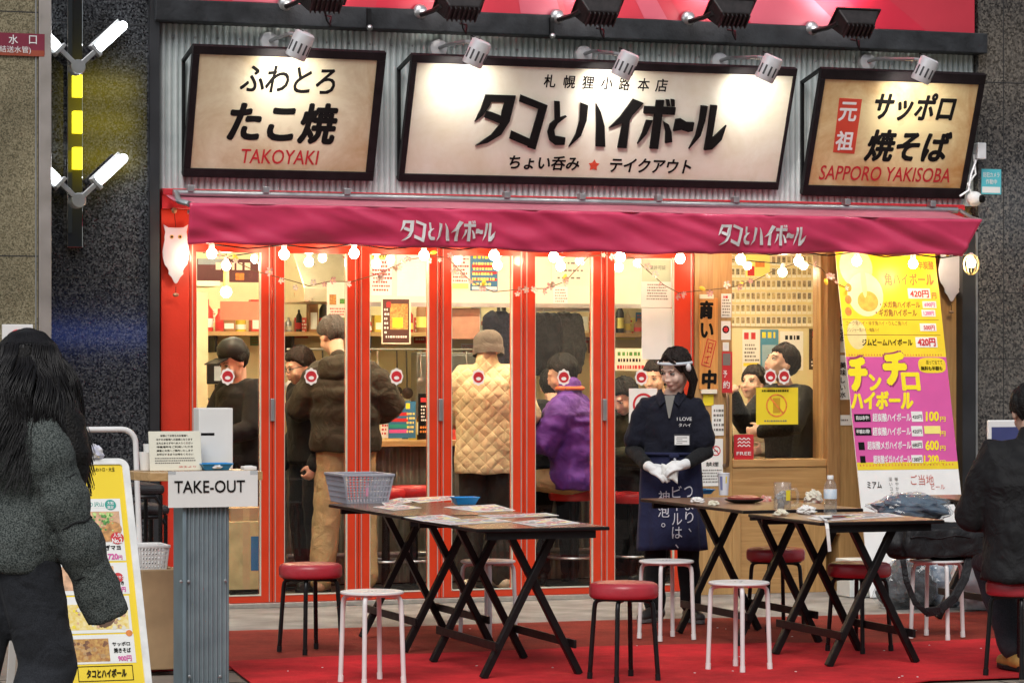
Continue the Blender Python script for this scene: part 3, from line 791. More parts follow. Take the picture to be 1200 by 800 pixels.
MB().prism(pts, PM.N * .002, mat('star_red', (.65, .07, .03), .5, var=.05)).build('red_star', None, sM)

sR, PR = sign('shop_sign', 'orange parchment sign with black frame reading SAPPORO YAKISOBA', (963.8, 80.6), (1156, 90.6), (1135.6, 232.8), (940, 229.5), (968.4, 92.8), (1148, 100), (1125.6, 221.9), (947.2, 216.6), AGED_R)
b = MB()
b.text(PR, 'サッポロ', (1025, 109, 1121, 143), INK, .035, n=FN + .002, shear=.14)
b.text(PR, '焼そば', (1015, 153, 1115, 191), INK, .04, n=FN + .002, shear=.14)
b.build('black_lettering', None, sR)
MB().text(PR, 'SAPPORO YAKISOBA', (961, 196, 1115, 213), REDINK, .014, n=FN + .002, shear=.08).build('red_lettering', None, sR)
q = PR.uv(977, 179), PR.uv(1002, 181), PR.uv(1011, 117), PR.uv(984.5, 115.5)
MB().prism([PR.pt(a[0], a[1], FN) for a in q], PR.N * .002, mat('seal_red', (.62, .06, .03), .5, var=.05)).build('red_seal', None, sR)
b = MB().text(PR, '元', (984, 120, 1005, 143), WHITE, .03, n=FN + .004).text(PR, '祖', (980, 154, 1001, 177), WHITE, .03, n=FN + .004)
b.build('white_lettering', None, sR)

# ------------------------------------------------------------------ sign spotlights
LAMPG = mat('lamp_grey', (.74, .74, .76), .42, .3, var=.1, scale=12)
LAMPG2 = mat('lamp_slot', (.06, .06, .065), .6, var=0)
def spotlight(px, py, wx, wy, P, label, en=6.5):
    y = -.62
    c = fp(px, py, y)
    aim = P.pt(P.uv(px - 16, py + 30)[0], P.uv(px - 16, py + 30)[1])
    r = thing('spotlight', label, 'spotlight', c, 0, 'grey spotlights on arms over the signs')
    ax = Vector((-.34, .28, -.9)).normalized()
    L = .165
    b = MB().lathe(c, [(.0, -L / 2), (.05, -L / 2), (.062, -L / 2 + .008), (.066, -L / 2 + .05), (.064, L / 2 - .01), (.06, L / 2), (.05, L / 2), (.048, L / 2 - .03), (.0, L / 2 - .03)], 28, LAMPG, ax)
    b.build('housing', None, r, smooth=True, angle=35)
    q = ax.to_track_quat('Z', 'Y').to_matrix(); b = MB()
    for k in range(12):
        a = 2 * math.pi * k / 12; d = q @ Vector((math.cos(a), math.sin(a), 0)); t = q @ Vector((-math.sin(a), math.cos(a), 0))
        b.obox(c + d * .0645 + ax * .015, t * .006, ax * .032, d * .0022, LAMPG2)
    b.build('cooling_slot', None, r)
    MB().lathe(c + ax * (L / 2 - .026), [(.0, 0), (.046, 0), (.046, .004), (0, .004)], 20, LAMPFACE, ax).build('lamp_lens', None, r)
    wpt = fp(wx, wy, -.015)
    b = MB().lathe(wpt, [(0, 0), (.062, 0), (.055, .028), (.03, .034), (0, .034)], 20, LAMPG, (0, -1, 0))
    b.build('wall_plate', None, r, smooth=True, angle=35)
    top = c - ax * .06
    MB().tube([wpt + Vector((0, -.02, 0)), wpt + Vector((.02, -.12, .01)), top + Vector((-.08, .04, .015)), top], .0125, 8, mat('lamp_arm', (.33, .33, .34), .4, .6, var=.1)).build('arm', None, r, smooth=True)
    MB().tube([top + Vector((-.05, .03, .01)), top + Vector((-.06, .02, .05)), top + Vector((-.01, 0, .03)), top], .005, 6, BLKP).build('cable', None, r, smooth=True)
    li = bpy.data.lights.new('spotlight_beam', 'SPOT'); li.energy = en; li.spot_size = R(105); li.spot_blend = .9; li.shadow_soft_size = .04; li.color = (1, .96, .88)
    lo = bpy.data.objects.new('spotlight_beam', li); COL.objects.link(lo); lo.location = c + ax * (L / 2 + .02)
    dd = (aim - lo.location).normalized()
    lo.rotation_euler = (-dd).to_track_quat('Z', 'Y').to_euler()
spotlight(352, 53, 315, 49, PL, 'grey spotlight over the TAKOYAKI sign')
spotlight(559, 62, 513, 57, PM, 'grey spotlight at the left end of the long main sign')
spotlight(733, 76, 683, 64, PM, 'grey spotlight over the middle of the long main sign')
spotlight(901, 80, 842, 72, PM, 'grey spotlight at the right end of the long main sign')
spotlight(1084, 82, 1015, 73, PR, 'grey spotlight over the SAPPORO YAKISOBA sign')

# ================================================================== awning
AWN = mat('awning_vinyl', (.66, .045, .125), .36, var=.1, scale=3, coat=.2)
AWNT = mat('awning_faded_top', (.55, .16, .22), .45, var=.15, scale=3)
ya = -.52
x0 = X(222, ya); x1b = X(1131, ya); x1t = X(1151, ya)
zt, zb = Z(222, 238, ya), Z(222, 286, ya)
aw = thing('awning', 'wine-red vinyl awning with white lettering over the shop front', 'awning', ((x0 + x1b) / 2, ya, zb))
def awn_y(x, v):
    return ya + v * .04 + .03 * mnoise.noise(Vector((x * 2.2 + v * 1.5, v * 1.1, 3))) * v + .026 * mnoise.noise(Vector((x * 4.2 - v * 2.6, v * 1.5, 7))) + .012 * mnoise.noise(Vector((x * 9 - v * 5, v * 2, 1))) * (1 - v * .4) - .006 * abs(math.sin(x * 3.3))
n = 260; vs = []; rows = 13
for i in range(n + 1):
    t = i / n
    for j in range(rows):
        v = j / (rows - 1)
        x = x0 + ((x1t - x0) * (1 - v) + (x1b - x0) * v) * t
        dr = .012 * math.sin(math.pi * v) * math.sin(t * 23 + 2 * math.sin(t * 7))
        y = awn_y(x, v) + dr * .3
        z = zt + (zb - zt) * v + (.012 * math.sin(t * 9) + .007 * math.sin(t * 41) + .012 * mnoise.noise(Vector((x * 3, 1, 2)))) * v - (.01 * t)
        vs.append((x, y, z))
b = MB().add(vs, [(i * rows + j, (i + 1) * rows + j, (i + 1) * rows + j + 1, i * rows + j + 1) for i in range(n) for j in range(rows - 1)], AWN)
o = b.build('valance', None, aw, smooth=True, angle=80); s = o.modifiers.new('thick', 'SOLIDIFY'); s.thickness = .004
# sloping roof sheet, light from above put into its paler colour, up to the wall
vs = []; zwall = Z(222, 229, -.09)
for i in range(n + 1):
    t = i / n; x = x0 + (x1t - x0) * t
    for j in range(5):
        v = j / 4
        vs.append((x - .05 * (1 - v), -.09 + (ya + .0 + .09) * v, zwall + .0 + (zt + .004 - .01 * t - zwall) * v - .02 * math.sin(math.pi * v) * (1 + .5 * math.sin(t * 31))))
b = MB().add(vs, [(i * 5 + j, (i + 1) * 5 + j, (i + 1) * 5 + j + 1, i * 5 + j + 1) for i in range(n) for j in range(4)], AWNT)
o = b.build('roof_sheet', None, aw, smooth=True, angle=80); s = o.modifiers.new('thick', 'SOLIDIFY'); s.thickness = .004
b = MB().add([(x1t, ya, zt - .01), (x1b, ya + .04, zb), (x1b + .03, ya + .18, zb + .06), (x1t + .0, -.12, zwall - .04)], [(0, 1, 2, 3)], AWN)
o = b.build('end_flap', None, aw); s = o.modifiers.new('thick', 'SOLIDIFY'); s.thickness = .003
xe = X(203, -.12)
b = MB().tube([(xe, -.115, zwall + .012), (x1t + .03, -.115, zwall + .0)], .022, 10, STEEL)
b.tube([(xe + .02, -.12, zwall + .01), (x0 - .03, ya * .7, zt + .02), (x0, ya, zt - .005)], .018, 8, STEEL)
b.tube([(x0 - .0, ya + .05, zt - .05), (x1t + .0, ya + .05, zt - .06)], .012, 8, STEEL)
b.tube([(x1t + .05, -.12, zwall), (x1t + .04, ya * .6, zt + .01), (x1t, ya, zt - .02)], .014, 8, STEEL)
b.build('awning_frame', None, aw, smooth=True)
b = MB()
for px in (222, 310, 405, 592, 680, 770, 860, 990, 1090):
    x = X(px, -.1); MB().box(x - .02, x + .02, -.15, -.088, zwall + .02, zwall + .06, STEEL).build('clip', None, aw, bevel=.004)
PA = wall_plane(ya - .03)
for (ax0, ay0, ax1, ay1) in ((471, 258, 583, 284), (844, 263, 947, 289)):
    b = MB(); u0, v0, u1, v1 = PA.px_rect((ax0, ay0, ax1, ay1))
    us = [p[0] for g in GL for p in g]; vs_ = [p[1] for g in GL for p in g]
    ua, ub, va, vb = min(us), max(us), min(vs_), max(vs_)
    for g in GL:
        q = []
        for k in range(len(g)):            # outline points every few cm so the print follows the folds
            p, p2 = g[k], g[(k + 1) % len(g)]
            for s_ in (0., .34, .67): q.append((p[0] + (p2[0] - p[0]) * s_, p[1] + (p2[1] - p[1]) * s_))
        W3 = []
        for p in q:
            x_ = u0 + (u1 - u0) * (p[0] - ua) / (ub - ua); z_ = v0 + (v1 - v0) * (p[1] - va) / (vb - va)
            W3.append(Vector((x_, awn_y(x_, (zt - z_) / (zt - zb)) - .012, z_)))
        b.prism(W3, (0, -.001, 0), WHITE)
    b.build('white_lettering', None, aw)

# ================================================================== festoon lights and blossom garland
st = thing('string_light', 'string of glowing round bulbs hanging along the awning edge', 'string light', (0, ya + .08, 2.25))
bulbs = [(248, 297), (333, 298), (415, 297), (497, 299), (579, 299), (649, 301), (727, 301), (797, 303), (868, 304), (936, 306), (1004, 306), (1070, 309), (1138, 308)]
yb = -.36
pts = []
for i, (px, py) in enumerate(bulbs):
    p = fp(px, py - 11, yb); pts.append(p)
    if i < len(bulbs) - 1:
        q = fp(bulbs[i + 1][0], bulbs[i + 1][1] - 11, yb); m_ = p.lerp(q, .5); m_.z -= .025; pts.append(m_)
MB().tube(pts, .005, 6, BLKP).build('cable', None, st, smooth=True)
for px, py in bulbs:
    p = fp(px, py, yb)
    bl = MB().ell(p, (.03, .03, .032), None, 16, 10, BULB).build('bulb', None, st, smooth=True)
    MB().lathe(p + Vector((0, 0, .028)), [(0, 0), (.016, 0), (.018, .03), (.008, .04), (0, .04)], 12, WHITEP).build('socket', None, bl, smooth=True)
# wire cage bulb on the far right
p = fp(1138, 308, yb); b = MB()
for k in range(6):
    a = math.pi * k / 6
    b.tube([p + Vector((math.cos(a) * .055 * math.sin(t), math.sin(a) * .055 * math.sin(t), .07 * math.cos(t) - .01)) for t in [2 * math.pi * i / 16 for i in range(17)]], .0018, 5, mat('gold_wire', (.5, .4, .2), .3, .9, var=0))
b.build('wire_cage', None, st)
# bulbs added inside the glass, in place of the outer string's reflections
s2 = thing('string_light', 'bulbs added behind the glass doors in place of reflections of the outer string', 'string light', (0, .55, 2.2))
b2 = [(265, 311), (362, 307), (441, 309), (583, 311), (657, 312), (725, 313), (917, 319)]
yi = .5
pts = []
for i, (px, py) in enumerate(b2):
    p = fp(px, py - 10, yi); pts.append(p)
    if i < len(b2) - 1:
        q = fp(b2[i + 1][0], b2[i + 1][1] - 10, yi); m_ = p.lerp(q, .5); m_.z += .03; pts.append(m_)
MB().tube(pts, .004, 6, BLKP).build('cable', None, s2, smooth=True)
for px, py in b2:
    p = fp(px, py, yi)
    bl = MB().ell(p, (.029, .029, .031), None, 16, 10, BULB).build('bulb', None, s2, smooth=True)
    MB().lathe(p + Vector((0, 0, .026)), [(0, 0), (.015, 0), (.015, .03), (0, .034)], 12, WHITEP).build('socket', None, bl, smooth=True)
ga = thing('blossom_garland', 'garland of pale pink and white paper blossoms draped before the glass', 'garland', (0, -.2, 2.1))
PINKF = mat('blossom_pink', (.5, .27, .28), .7, var=.1, scale=40); PINKF2 = mat('blossom_white', (.55, .46, .44), .7, var=.08, scale=40); YELF = mat('leaf_gold', (.75, .5, .05), .35, .2, var=.2, scale=30)
gpts = [(238, 296), (262, 300), (300, 318), (327, 325), (345, 330), (362, 335), (385, 330), (412, 330), (440, 322), (462, 312), (480, 304), (508, 300), (524, 302), (552, 330), (578, 342), (600, 340), (612, 338), (640, 338), (662, 330), (690, 300), (720, 298), (742, 302), (760, 318), (778, 334), (795, 343), (815, 341), (846, 338), (860, 336), (886, 328), (905, 318), (940, 306), (962, 314), (976, 330), (990, 336)]
yg = -.2
gp3 = [fp(x, y, yg) for x, y in gpts]
MB().tube(gp3, .003, 5, mat('twig', (.12, .07, .04), .8, var=.2)).build('string', None, ga)
rnd = random.Random(5)
bmesh_ = []
def blossom(Mt, r):
    b = MB()
    for k in range(5):
        a = 2 * math.pi * k / 5; c = Vector((math.cos(a) * r * .55, -.004, math.sin(a) * r * .55))
        t = Vector((-math.sin(a), 0, math.cos(a))); d = Vector((math.cos(a), -.25, math.sin(a)))
        b.add([Vector((0, 0, 0)), c + t * r * .34 - d * .0, c * 1.9 + t * r * .2 + Vector((0, -.006, 0)), c * 1.75 + Vector((0, -.003, 0)), c * 1.9 - t * r * .2 + Vector((0, -.006, 0)), c - t * r * .34], [(0, 1, 2, 3), (0, 3, 4, 5)], Mt)
    b.ell((0, -.004, 0), (r * .15, .004, r * .15), None, 8, 5, YELF)
    return b
protos = []
for Mt in (PINKF, PINKF2):
    o = blossom(Mt, .03).build('blossom', None, None); COL.objects.unlink(o); protos.append(o)
cnt = 0
for i in range(len(gp3) - 1):
    for k in range(3):
        if rnd.random() < .4 or cnt >= 90: continue
        p = gp3[i].lerp(gp3[i + 1], rnd.random()) + Vector((rnd.uniform(-.012, .012), rnd.uniform(-.03, 0), rnd.uniform(-.035, .02)))
        src = protos[rnd.randrange(2)]
        o = src.copy(); COL.objects.link(o); o.parent = ga
        o.location = p - ga.location; s = rnd.uniform(.5, .95); o.scale = (s, s, s); o.rotation_euler = (rnd.uniform(-.7, .7), rnd.uniform(0, 6), rnd.uniform(-.7, .7)); cnt += 1
for px, py in ((508, 296), (276, 302), (567, 331), (662, 325), (823, 338), (868, 334), (968, 330)):
    p = fp(px, py, yg - .01); a = rnd.uniform(0, 3)
    MB().ell(p, (.024, .006, .014), Matrix.Rotation(a, 3, 'Y'), 10, 6, YELF).build('gold_leaf', None, ga, smooth=True)

# ================================================================== owl plates
OWL = mat('hologram_foil', (.62, .6, .68), .3, .4, var=.1, scale=6)
def owl(px, top, h, label, y=-.07):
    P = wall_plane(y); s = h / 135.0
    half = [(0, 4), (9, 3.5), (14.6, 0), (12.5, 9), (13.5, 15), (13.2, 18), (14.5, 24), (15.8, 32), (15, 40), (13.3, 47), (10, 51), (8.4, 54.5), (8.8, 58), (5, 62), (2, 68), (0, 69.4)]
    k = 1.2
    pts = [(px + x, top + y_) for x, y_ in half] + [(px - x, top + y_) for x, y_ in half[-2:0:-1]]
    q = [P.uv(*a) for a in pts]
    c = fp(px, top + 40, y)
    r = thing('owl_plate', label, 'ornament', c, 0, 'shiny owl plates')
    MB().prism([P.pt(u, v, 0) for u, v in q], P.N * .004, OWL).build('plate', None, r, bevel=.0015)
    b = MB()
    for d in (-6, 6):
        u, v = P.uv(px + d * .8, top + 14.5)
        b.lathe(P.pt(u, v, .004), [(0, 0), (.013, 0), (.011, .003), (0, .003)], 14, mat('owl_iris', (.6, .4, .1), .3, .5, var=0), P.N); b.lathe(P.pt(u, v, .0065), [(0, 0), (.007, 0), (.006, .003), (0, .003)], 12, INK, P.N)
    b.build('eye', None, r)
    ub, vb = P.uv(px, top + 5 * s); ue, ve = P.uv(px, top + 133 * s); p0, pe = P.pt(ub, vb, 0), P.pt(ue, ve, 0)
    b = MB().tube([p0, p0 + Vector((-.01, 0, .1))], .002, 5, BLKP).ell(p0 + Vector((-.01, 0, .1)), (.018, .014, .02), None, 10, 6, mat('hook', (.3, .16, .08), .5, .3, var=.2)).tube([pe, pe + Vector((0, 0, -.05))], .002, 5, BLKP).ell(pe + Vector((0, 0, -.05)), (.02, .012, .012), None, 10, 6, mat('hook_bead', (.4, .25, .15), .3, .4, var=.2))
    b.build('hanger', None, r, smooth=True)
owl(206, 263, 74, 'shiny owl-shaped foil plate hanging on the red wall panel')
owl(1115, 284, 74, 'shiny owl-shaped foil plate half hidden by the yellow banner', -.05)

# ================================================================== chevron wall lamp at the left
yl = -.12
lp = thing('wall_lamp', 'steel wall lamp with two V-shaped pairs of lit white tubes', 'wall lamp', (X(88, yl), yl, Z(88, 290, yl)))
MB().box(X(79, yl), X(97, yl), yl, yL - .002, Z(88, 290, yl), 4.4, MIRROR).build('back_plate', None, lp, bevel=.003)
for (cxp, cyp) in ((91, 79), (91.5, 235)):
    c = fp(cxp, cyp, yl - .03)
    MB().lathe(c + Vector((0, .03, 0)), [(0, 0), (.046, 0), (.046, .05), (.04, .056), (0, .056)], 24, STEEL, (0, -1, 0)).build('hub', None, lp, smooth=True, angle=35)
    for sx in (-1, 1):
        d = Vector((sx * .725, 0, .69)).normalized()
        a0, a1, a2 = c + d * .03, c + d * .145, c + d * .375
        MB().bar(a0 + Vector((0, -.01, 0)), a1 + Vector((0, -.01, 0)), .03, .03, (0, 1, 0), STEEL).build('arm', None, lp, bevel=.003)
        sd = Vector((d.z, 0, -d.x))
        MB().obox((a1 + a2) / 2 + Vector((0, .012, 0)) - sd * .008, d * .125, sd * .042, Vector((0, .012, 0)), STEEL).obox(a1 + d * .006, d * .012, sd * .044, Vector((0, .032, 0)), STEEL).build('holder', None, lp, bevel=.004)
        MB().limb([a1 + d * .045 + Vector((0, -.02, 0)), a2 + Vector((0, -.02, 0))], [.027, .027], 16, TUBE).build('tube', None, lp, smooth=True)

# small wall plates
def plate(name, label, cat, pr, y, M, th=.004, texts=(), extra=None, bev=.0):
    x0, x1, z0, z1 = rect(pr, y)
    r = thing(name, label, cat, ((x0 + x1) / 2, y, z0))
    MB().box(x0, x1, y - th, y, z0, z1, M).build('panel', None, r, bevel=bev)
    P = wall_plane(y - th)
    if extra: extra(P, r)
    groups = {}
    for t in texts:
        body, rr, Mt = t[:3]; kw = t[3] if len(t) > 3 else {}
        groups.setdefault(Mt.name, (Mt, []))[1].append((body, rr, kw))
    for Mt, L in groups.values():
        b = MB()
        for body, rr, kw in L:
            b.text(P, body, rr, Mt, kw.get('bold', .01), n=kw.get('n', .003), shear=kw.get('shear', 0), vertical=kw.get('vertical', False))
        b.build('print', None, r)
    return r, P
def blocks(L, base=0.):
    """printed colour fields: (pixel box, material, height above board)"""
    def f(P, r):
        b = MB()
        for i, (rr, M) in enumerate(L):
            u0, v0, u1, v1 = P.px_rect(rr); k = .0008 + .0002 * i + base
            b.add([P.pt(u0, v0, k), P.pt(u1, v0, k), P.pt(u1, v1, k), P.pt(u0, v1, k)], [(0, 1, 2, 3)], M)
        b.build('printed_field', None, r)
    return f
def lines(P, r, box, n, M, seed=1, fill=.6, gapv=.5, hz=.0016):
    """rows of small print too fine to read"""
    rnd = random.Random(seed); b = MB(); u0, v0, u1, v1 = P.px_rect(box); hh = (v1 - v0) / n
    for i in range(n):
        u = u0 + (u1 - u0) * rnd.uniform(0, .08); v = v1 - hh * (i + .5); e = u1 - (u1 - u0) * rnd.uniform(0, .25)
        while u < e:
            w_ = hh * rnd.uniform(.25, .6)
            b.add([P.pt(u, v - hh * fill * .4, hz), P.pt(u + w_, v - hh * fill * .4, hz), P.pt(u + w_, v + hh * fill * .4, hz), P.pt(u, v + hh * fill * .4, hz)], [(0, 1, 2, 3)], M)
            u += w_ + hh * rnd.uniform(.12, .3)
    b.build('small_print', None, r)
MAROON = mat('maroon_plate', (.2, .02, .045), .4, var=.1)
plate('wall_plate', 'maroon wall plate with white writing on the beige pillar', 'sign', (-40, 37, 52, 65), yP - .002, MAROON, .012, [('水', (10, 41, 21, 52), WHITE), ('口', (34, 42, 43, 52), WHITE), ('(連結送水管)', (-12, 54, 36, 63), WHITE, dict(bold=.0))], blocks([((-40, 58, 52, 65), mat('maroon_plate_orange', (.3, .06, .03), .4, var=.1))]))
r, P = plate('alarm_panel', 'white panel with a red disc on the pillar behind the walking woman', 'panel', (2, 380, 38, 440), yP - .002, WHITEP, .02, bev=.003)
u, v = P.uv(20, 394)
MB().lathe(P.pt(u, v, .0), [(0, 0), (.04, 0), (.034, .012), (0, .012)], 20, DECAL_R, P.N).build('red_disc', None, r, smooth=True)
plate('camera_notice', 'small blue and white sticker on the grey granite, right of the signs', 'sticker', (1150, 198, 1173, 228), yR - .001, mat('notice_cyan', (.1, .5, .58), .4, var=.05), .003, [('防犯カメラ', (1152, 202, 1171, 208), WHITE), ('作動中', (1155, 210, 1168, 216), WHITE)], blocks([((1151, 219, 1172, 226), WHITE)]))
cm = thing('security_camera', 'white round security camera under the right sign with its cable', 'security camera', fp(1142, 233, -.14))
c = fp(1142, 233, -.14)
MB().ell(c, (.055, .05, .05), None, 18, 12, WHITEP).build('body', None, cm, smooth=True)
MB().lathe(c + Vector((.02, -.02, 0)), [(0, 0), (.026, 0), (.026, .035), (.02, .04), (0, .036)], 16, INK, (.5, -.85, -.1)).build('lens', None, cm, smooth=True)
MB().tube([c + Vector((0, .03, .02)), c + Vector((-.03, .04, .1)), c + Vector((.03, .04, .17)), c + Vector((.02, .05, .3))], .007, 6, WHITEP).build('cable', None, cm, smooth=True)
c = fp(1149, 178, -.12); jb = thing('junction_box', 'small grey cable box beside the right sign, above the camera', 'box', c)
MB().box(c.x - .03, c.x + .035, -.14, -.052, c.z - .05, c.z + .06, LAMPG).build('body', None, jb, bevel=.006)
MB().tube([c + Vector((-.02, .02, -.05)), c + Vector((-.06, .02, -.15)), c + Vector((-.08, .02, -.26)), c + Vector((-.14, .03, -.3))], .008, 6, LAMPG).build('conduit', None, jb, smooth=True)

# plank sign, stickers and notices on the wooden front
yq = yv - .001
PLANK = wood('orange_plank', (.55, .22, .05), (.68, .34, .1), 'Z', .4)
x0, x1, z0, z1 = rect((819, 349, 840, 456), yq)
r = thing('plank_sign', 'orange wooden plank with big black brush characters and a red seal', 'sign', ((x0 + x1) / 2, yq, z0))
MB().box(x0, x1, yq - .02, yq, z0, z1, PLANK).build('plank', None, r, bevel=.003)
P = wall_plane(yq - .02)
b = MB()
for ch, rr in (('商', (820, 352, 836, 374)), ('い', (821, 378, 836, 396)), ('中', (822, 433, 840, 456))): b.text(P, ch, rr, INK, .06, n=.002, shear=.06)
b.build('brush_lettering', None, r)
q = [P.uv(*a) for a in ((822, 427), (832, 430), (839, 400), (829, 397))]
b = MB()
for i in range(4):
    a, c = P.pt(*q[i], .0025), P.pt(*q[(i + 1) % 4], .0025); b.bar(a, c, .005, .001, P.N, REDINK)
ins = lambda s, t: (q[0][0] + (q[1][0] - q[0][0]) * s + (q[3][0] - q[0][0]) * t, q[0][1] + (q[1][1] - q[0][1]) * s + (q[3][1] - q[0][1]) * t)
for (s0, t0, s1, t1) in ((.2, .12, .8, .12), (.5, .1, .5, .4), (.2, .3, .8, .4), (.25, .55, .8, .55), (.3, .5, .3, .85), (.7, .5, .7, .85), (.2, .88, .8, .88), (.2, .7, .8, .7)):
    b.bar(P.pt(*ins(s0, t0), .0022), P.pt(*ins(s1, t1), .0022), .005, .001, P.N, REDINK)
b.build('red_seal', None, r)
b = MB().pbox(P, *P.px_rect((820, 345, 836, 350)), -.01, .006, CREAM).pbox(P, *P.px_rect((822, 456, 840, 461)), -.01, .006, CREAM); b.build('holder', None, r)
PLN = wall_plane(yq - .003)
r, P = plate('notice', 'narrow white notice with fine print, topmost beside the window', 'notice', (845, 344, 857, 372), yq, PAPER, .003); lines(P, r, (846, 350, 856, 371), 6, INKG, 2)
lines(P, r, (847, 345, 855, 351), 1, REDINK, 2)
r, P = plate('sticker', 'white arched sticker with a red and black mark, beside the window', 'sticker', (845, 376, 856, 398), yq, PAPER, .003)
u, v = P.uv(850.5, 386); b = MB().lathe(P.pt(u, v, .0), [(0, 0), (.025, 0), (.025, .001), (0, .001)], 20, INK, P.N).lathe(P.pt(u, v, .001), [(0, 0), (.019, 0), (.019, .001), (0, .001)], 5, REDINK, P.N); b.build('emblem', None, r)
r, P = plate('sticker', 'small round grey and white sticker beside the window', 'sticker', (847, 401, 854, 411), yq, PAPER, .003); u, v = P.uv(850.5, 406); MB().lathe(P.pt(u, v, 0), [(0, 0), (.014, 0), (.014, .001), (0, .001)], 16, LAMPG, P.N).build('emblem', None, r)
plate('sticker', 'tall red sticker with white writing below the round one', 'sticker', (846, 412, 858, 460), yq, mat('red_sticker', (.55, .03, .035), .4, var=.08), .003, [('予', (847, 434, 852, 442), WHITE), ('約', (847, 446, 855, 455), WHITE)], blocks([((847, 414, 856, 428), INKG)]))
r, P = plate('notice', 'small yellow tag below the plank sign', 'notice', (824, 462, 836, 475), yq, YEL, .003)
r, P = plate('notice', 'small white sheet above the no-smoking notice, beside the door pull', 'notice', (834, 474, 848, 510), yq, PAPER, .003); lines(P, r, (836, 478, 847, 506), 5, INKG, 9)
r, P = plate('notice', 'white no-smoking notice with fine print, behind the waitress', 'notice', (815, 514, 847, 569), yq, PAPER, .003, [('禁煙', (827, 541, 842, 546), INK)])
lines(P, r, (817, 549, 845, 566), 5, INKG, 4)
u, v = P.uv(839, 528); c = P.pt(u, v, .001); b = MB()
ring = lambda c, P, r0, r1, n=28: ([c + P.U * math.cos(2 * math.pi * i / n) * rr + P.V * math.sin(2 * math.pi * i / n) * rr for rr in (r0, r1) for i in range(n)], [(i, (i + 1) % n, n + (i + 1) % n, n + i) for i in range(n)])
vs, fs = ring(c, P, .026, .033); b.add(vs, fs, REDINK); b.bar(c + P.U * -.02 + P.V * .02, c + P.U * .02 - P.V * .02, .006, .001, P.N, REDINK); b.bar(c + P.U * -.014 + P.N * -.0005, c + P.U * .014 + P.N * -.0005, .005, .0006, P.N, INK)
b.build('emblem', None, r)
# notices on the window glass
yw_ = .049
r, P = plate('phone_notice', 'yellow notice with a crossed-out phone on the window', 'notice', (886, 454, 935, 497), yw_, YEL, .003)
lines(P, r, (892, 456, 929, 459.5), 1, INK, 3, .8); lines(P, r, (894, 491, 927, 495), 1, INKG, 5)
u, v = P.uv(910, 475); c = P.pt(u, v, .0014); b = MB(); vs, fs = ring(c, P, .066, .077); b.add(vs, fs, ORANGE)
b.bar(c + P.U * -.046 + P.V * .05 + P.N * .0006, c + P.U * .046 - P.V * .05 + P.N * .0006, .012, .001, P.N, ORANGE)
b.build('emblem', None, r); MB().pbox(P, u - .026, v - .05, u + .026, v + .05, .0, .0009, mat('phone_print', (.55, .33, .02), .5, var=.1)).build('phone_print', None, r)
r, P = plate('sticker', 'red sticker with white waves in the window corner', 'sticker', (860, 509, 883, 538), yw_ - .03, mat('wave_red', (.5, .02, .03), .4, var=.06), .003, [('FREE', (863, 529, 880, 533), WHITE)])
b = MB()
for k in range(3):
    for i in range(3):
        u0, v0 = P.uv(864.5 + i * 5, 515 + k * 4); 
        b.bar(P.pt(u0, v0, .001), P.pt(u0 + .014, v0 + .012, .001), .006, .0006, P.N, WHITE); b.bar(P.pt(u0 + .014, v0 + .012, .0014), P.pt(u0 + .028, v0, .0014), .006, .0006, P.N, WHITE)
b.build('emblem', None, r)
# notices stuck on the last door
r, P = plate('notice', 'white notice with a green heading on the last glass door', 'notice', (751, 303, 787, 360), .004, PAPER, .002, [('営業許可証', (757, 311, 780, 316), INKG)], blocks([((752, 304, 786, 330), mat('pale_green_print', (.45, .56, .42), .6, var=.05))]))
lines(P, r, (757, 332, 783, 352), 6, INKG, 6)
plate('notice', 'blank white sheet below the green-headed notice on the last door', 'notice', (752, 361, 788, 421), .004, PAPER, .002)
r, P = plate('notice', 'white sheet with a big red ring, low on the last door behind the waitress', 'notice', (737, 455, 770, 500), .004, PAPER, .002)
u, v = P.uv(754, 474); c = P.pt(u, v, .0014); b = MB(); vs, fs = ring(c, P, .06, .075); b.add(vs, fs, REDINK); b.build('emblem', None, r)
# tall paper strips beside the banner
r, P = plate('paper_strip', 'upper white paper strip with black characters, left of the banner', 'notice', (981, 345, 993, 413), yv - .001, CREAM, .003, [('旨い酒', (984, 352, 990, 400), INK, dict(vertical=True))])
r, P = plate('paper_strip', 'lower white paper strip with black characters, left of the banner', 'notice', (980, 416, 998, 498), yv - .001, PAPER, .003, [('美味しい水', (984, 424, 991, 466), INK, dict(vertical=True, bold=.02))], blocks([((984, 468, 996, 486), mat('brown_print', (.3, .15, .05), .6, var=.2))]))
lines(P, r, (983, 490, 995, 494), 1, INKG, 8)

# ================================================================== tall banner board
PBn, hB = tilted((979, 297), (1010, 601), -.14)
ubR = PBn.uv(1112, 448)[0]
vbot = -(PBn.O.z - .012) / PBn.V.z
vtop = PBn.uv(1040, 288)[1]
bn = thing('banner_board', 'tall yellow and pink price banner leaning against the wooden front', 'banner', PBn.pt(ubR / 2, vbot, 0))
MB().pbox(PBn, 0, vbot, ubR, vtop, -.008, 0, WHITE).build('board', None, bn)
vy = PBn.uv(1050, 418)[1]; vp = PBn.uv(1060, 541)[1]; vq = PBn.uv(1060, 550)[1]
b = MB()
def field(P, u0, v0, u1, v1, k, M): b.add([P.pt(u0, v0, k), P.pt(u1, v0, k), P.pt(u1, v1, k), P.pt(u0, v1, k)], [(0, 1, 2, 3)], M)
YB = mat('banner_yellow', (.8, .6, .02), .42, var=.1, scale=3)
field(PBn, 0, vy, ubR, vtop - .001, .001, YB); field(PBn, 0, vp, ubR, vy, .001, PINKINK); field(PBn, 0, vq, ubR, vp, .001, YB)
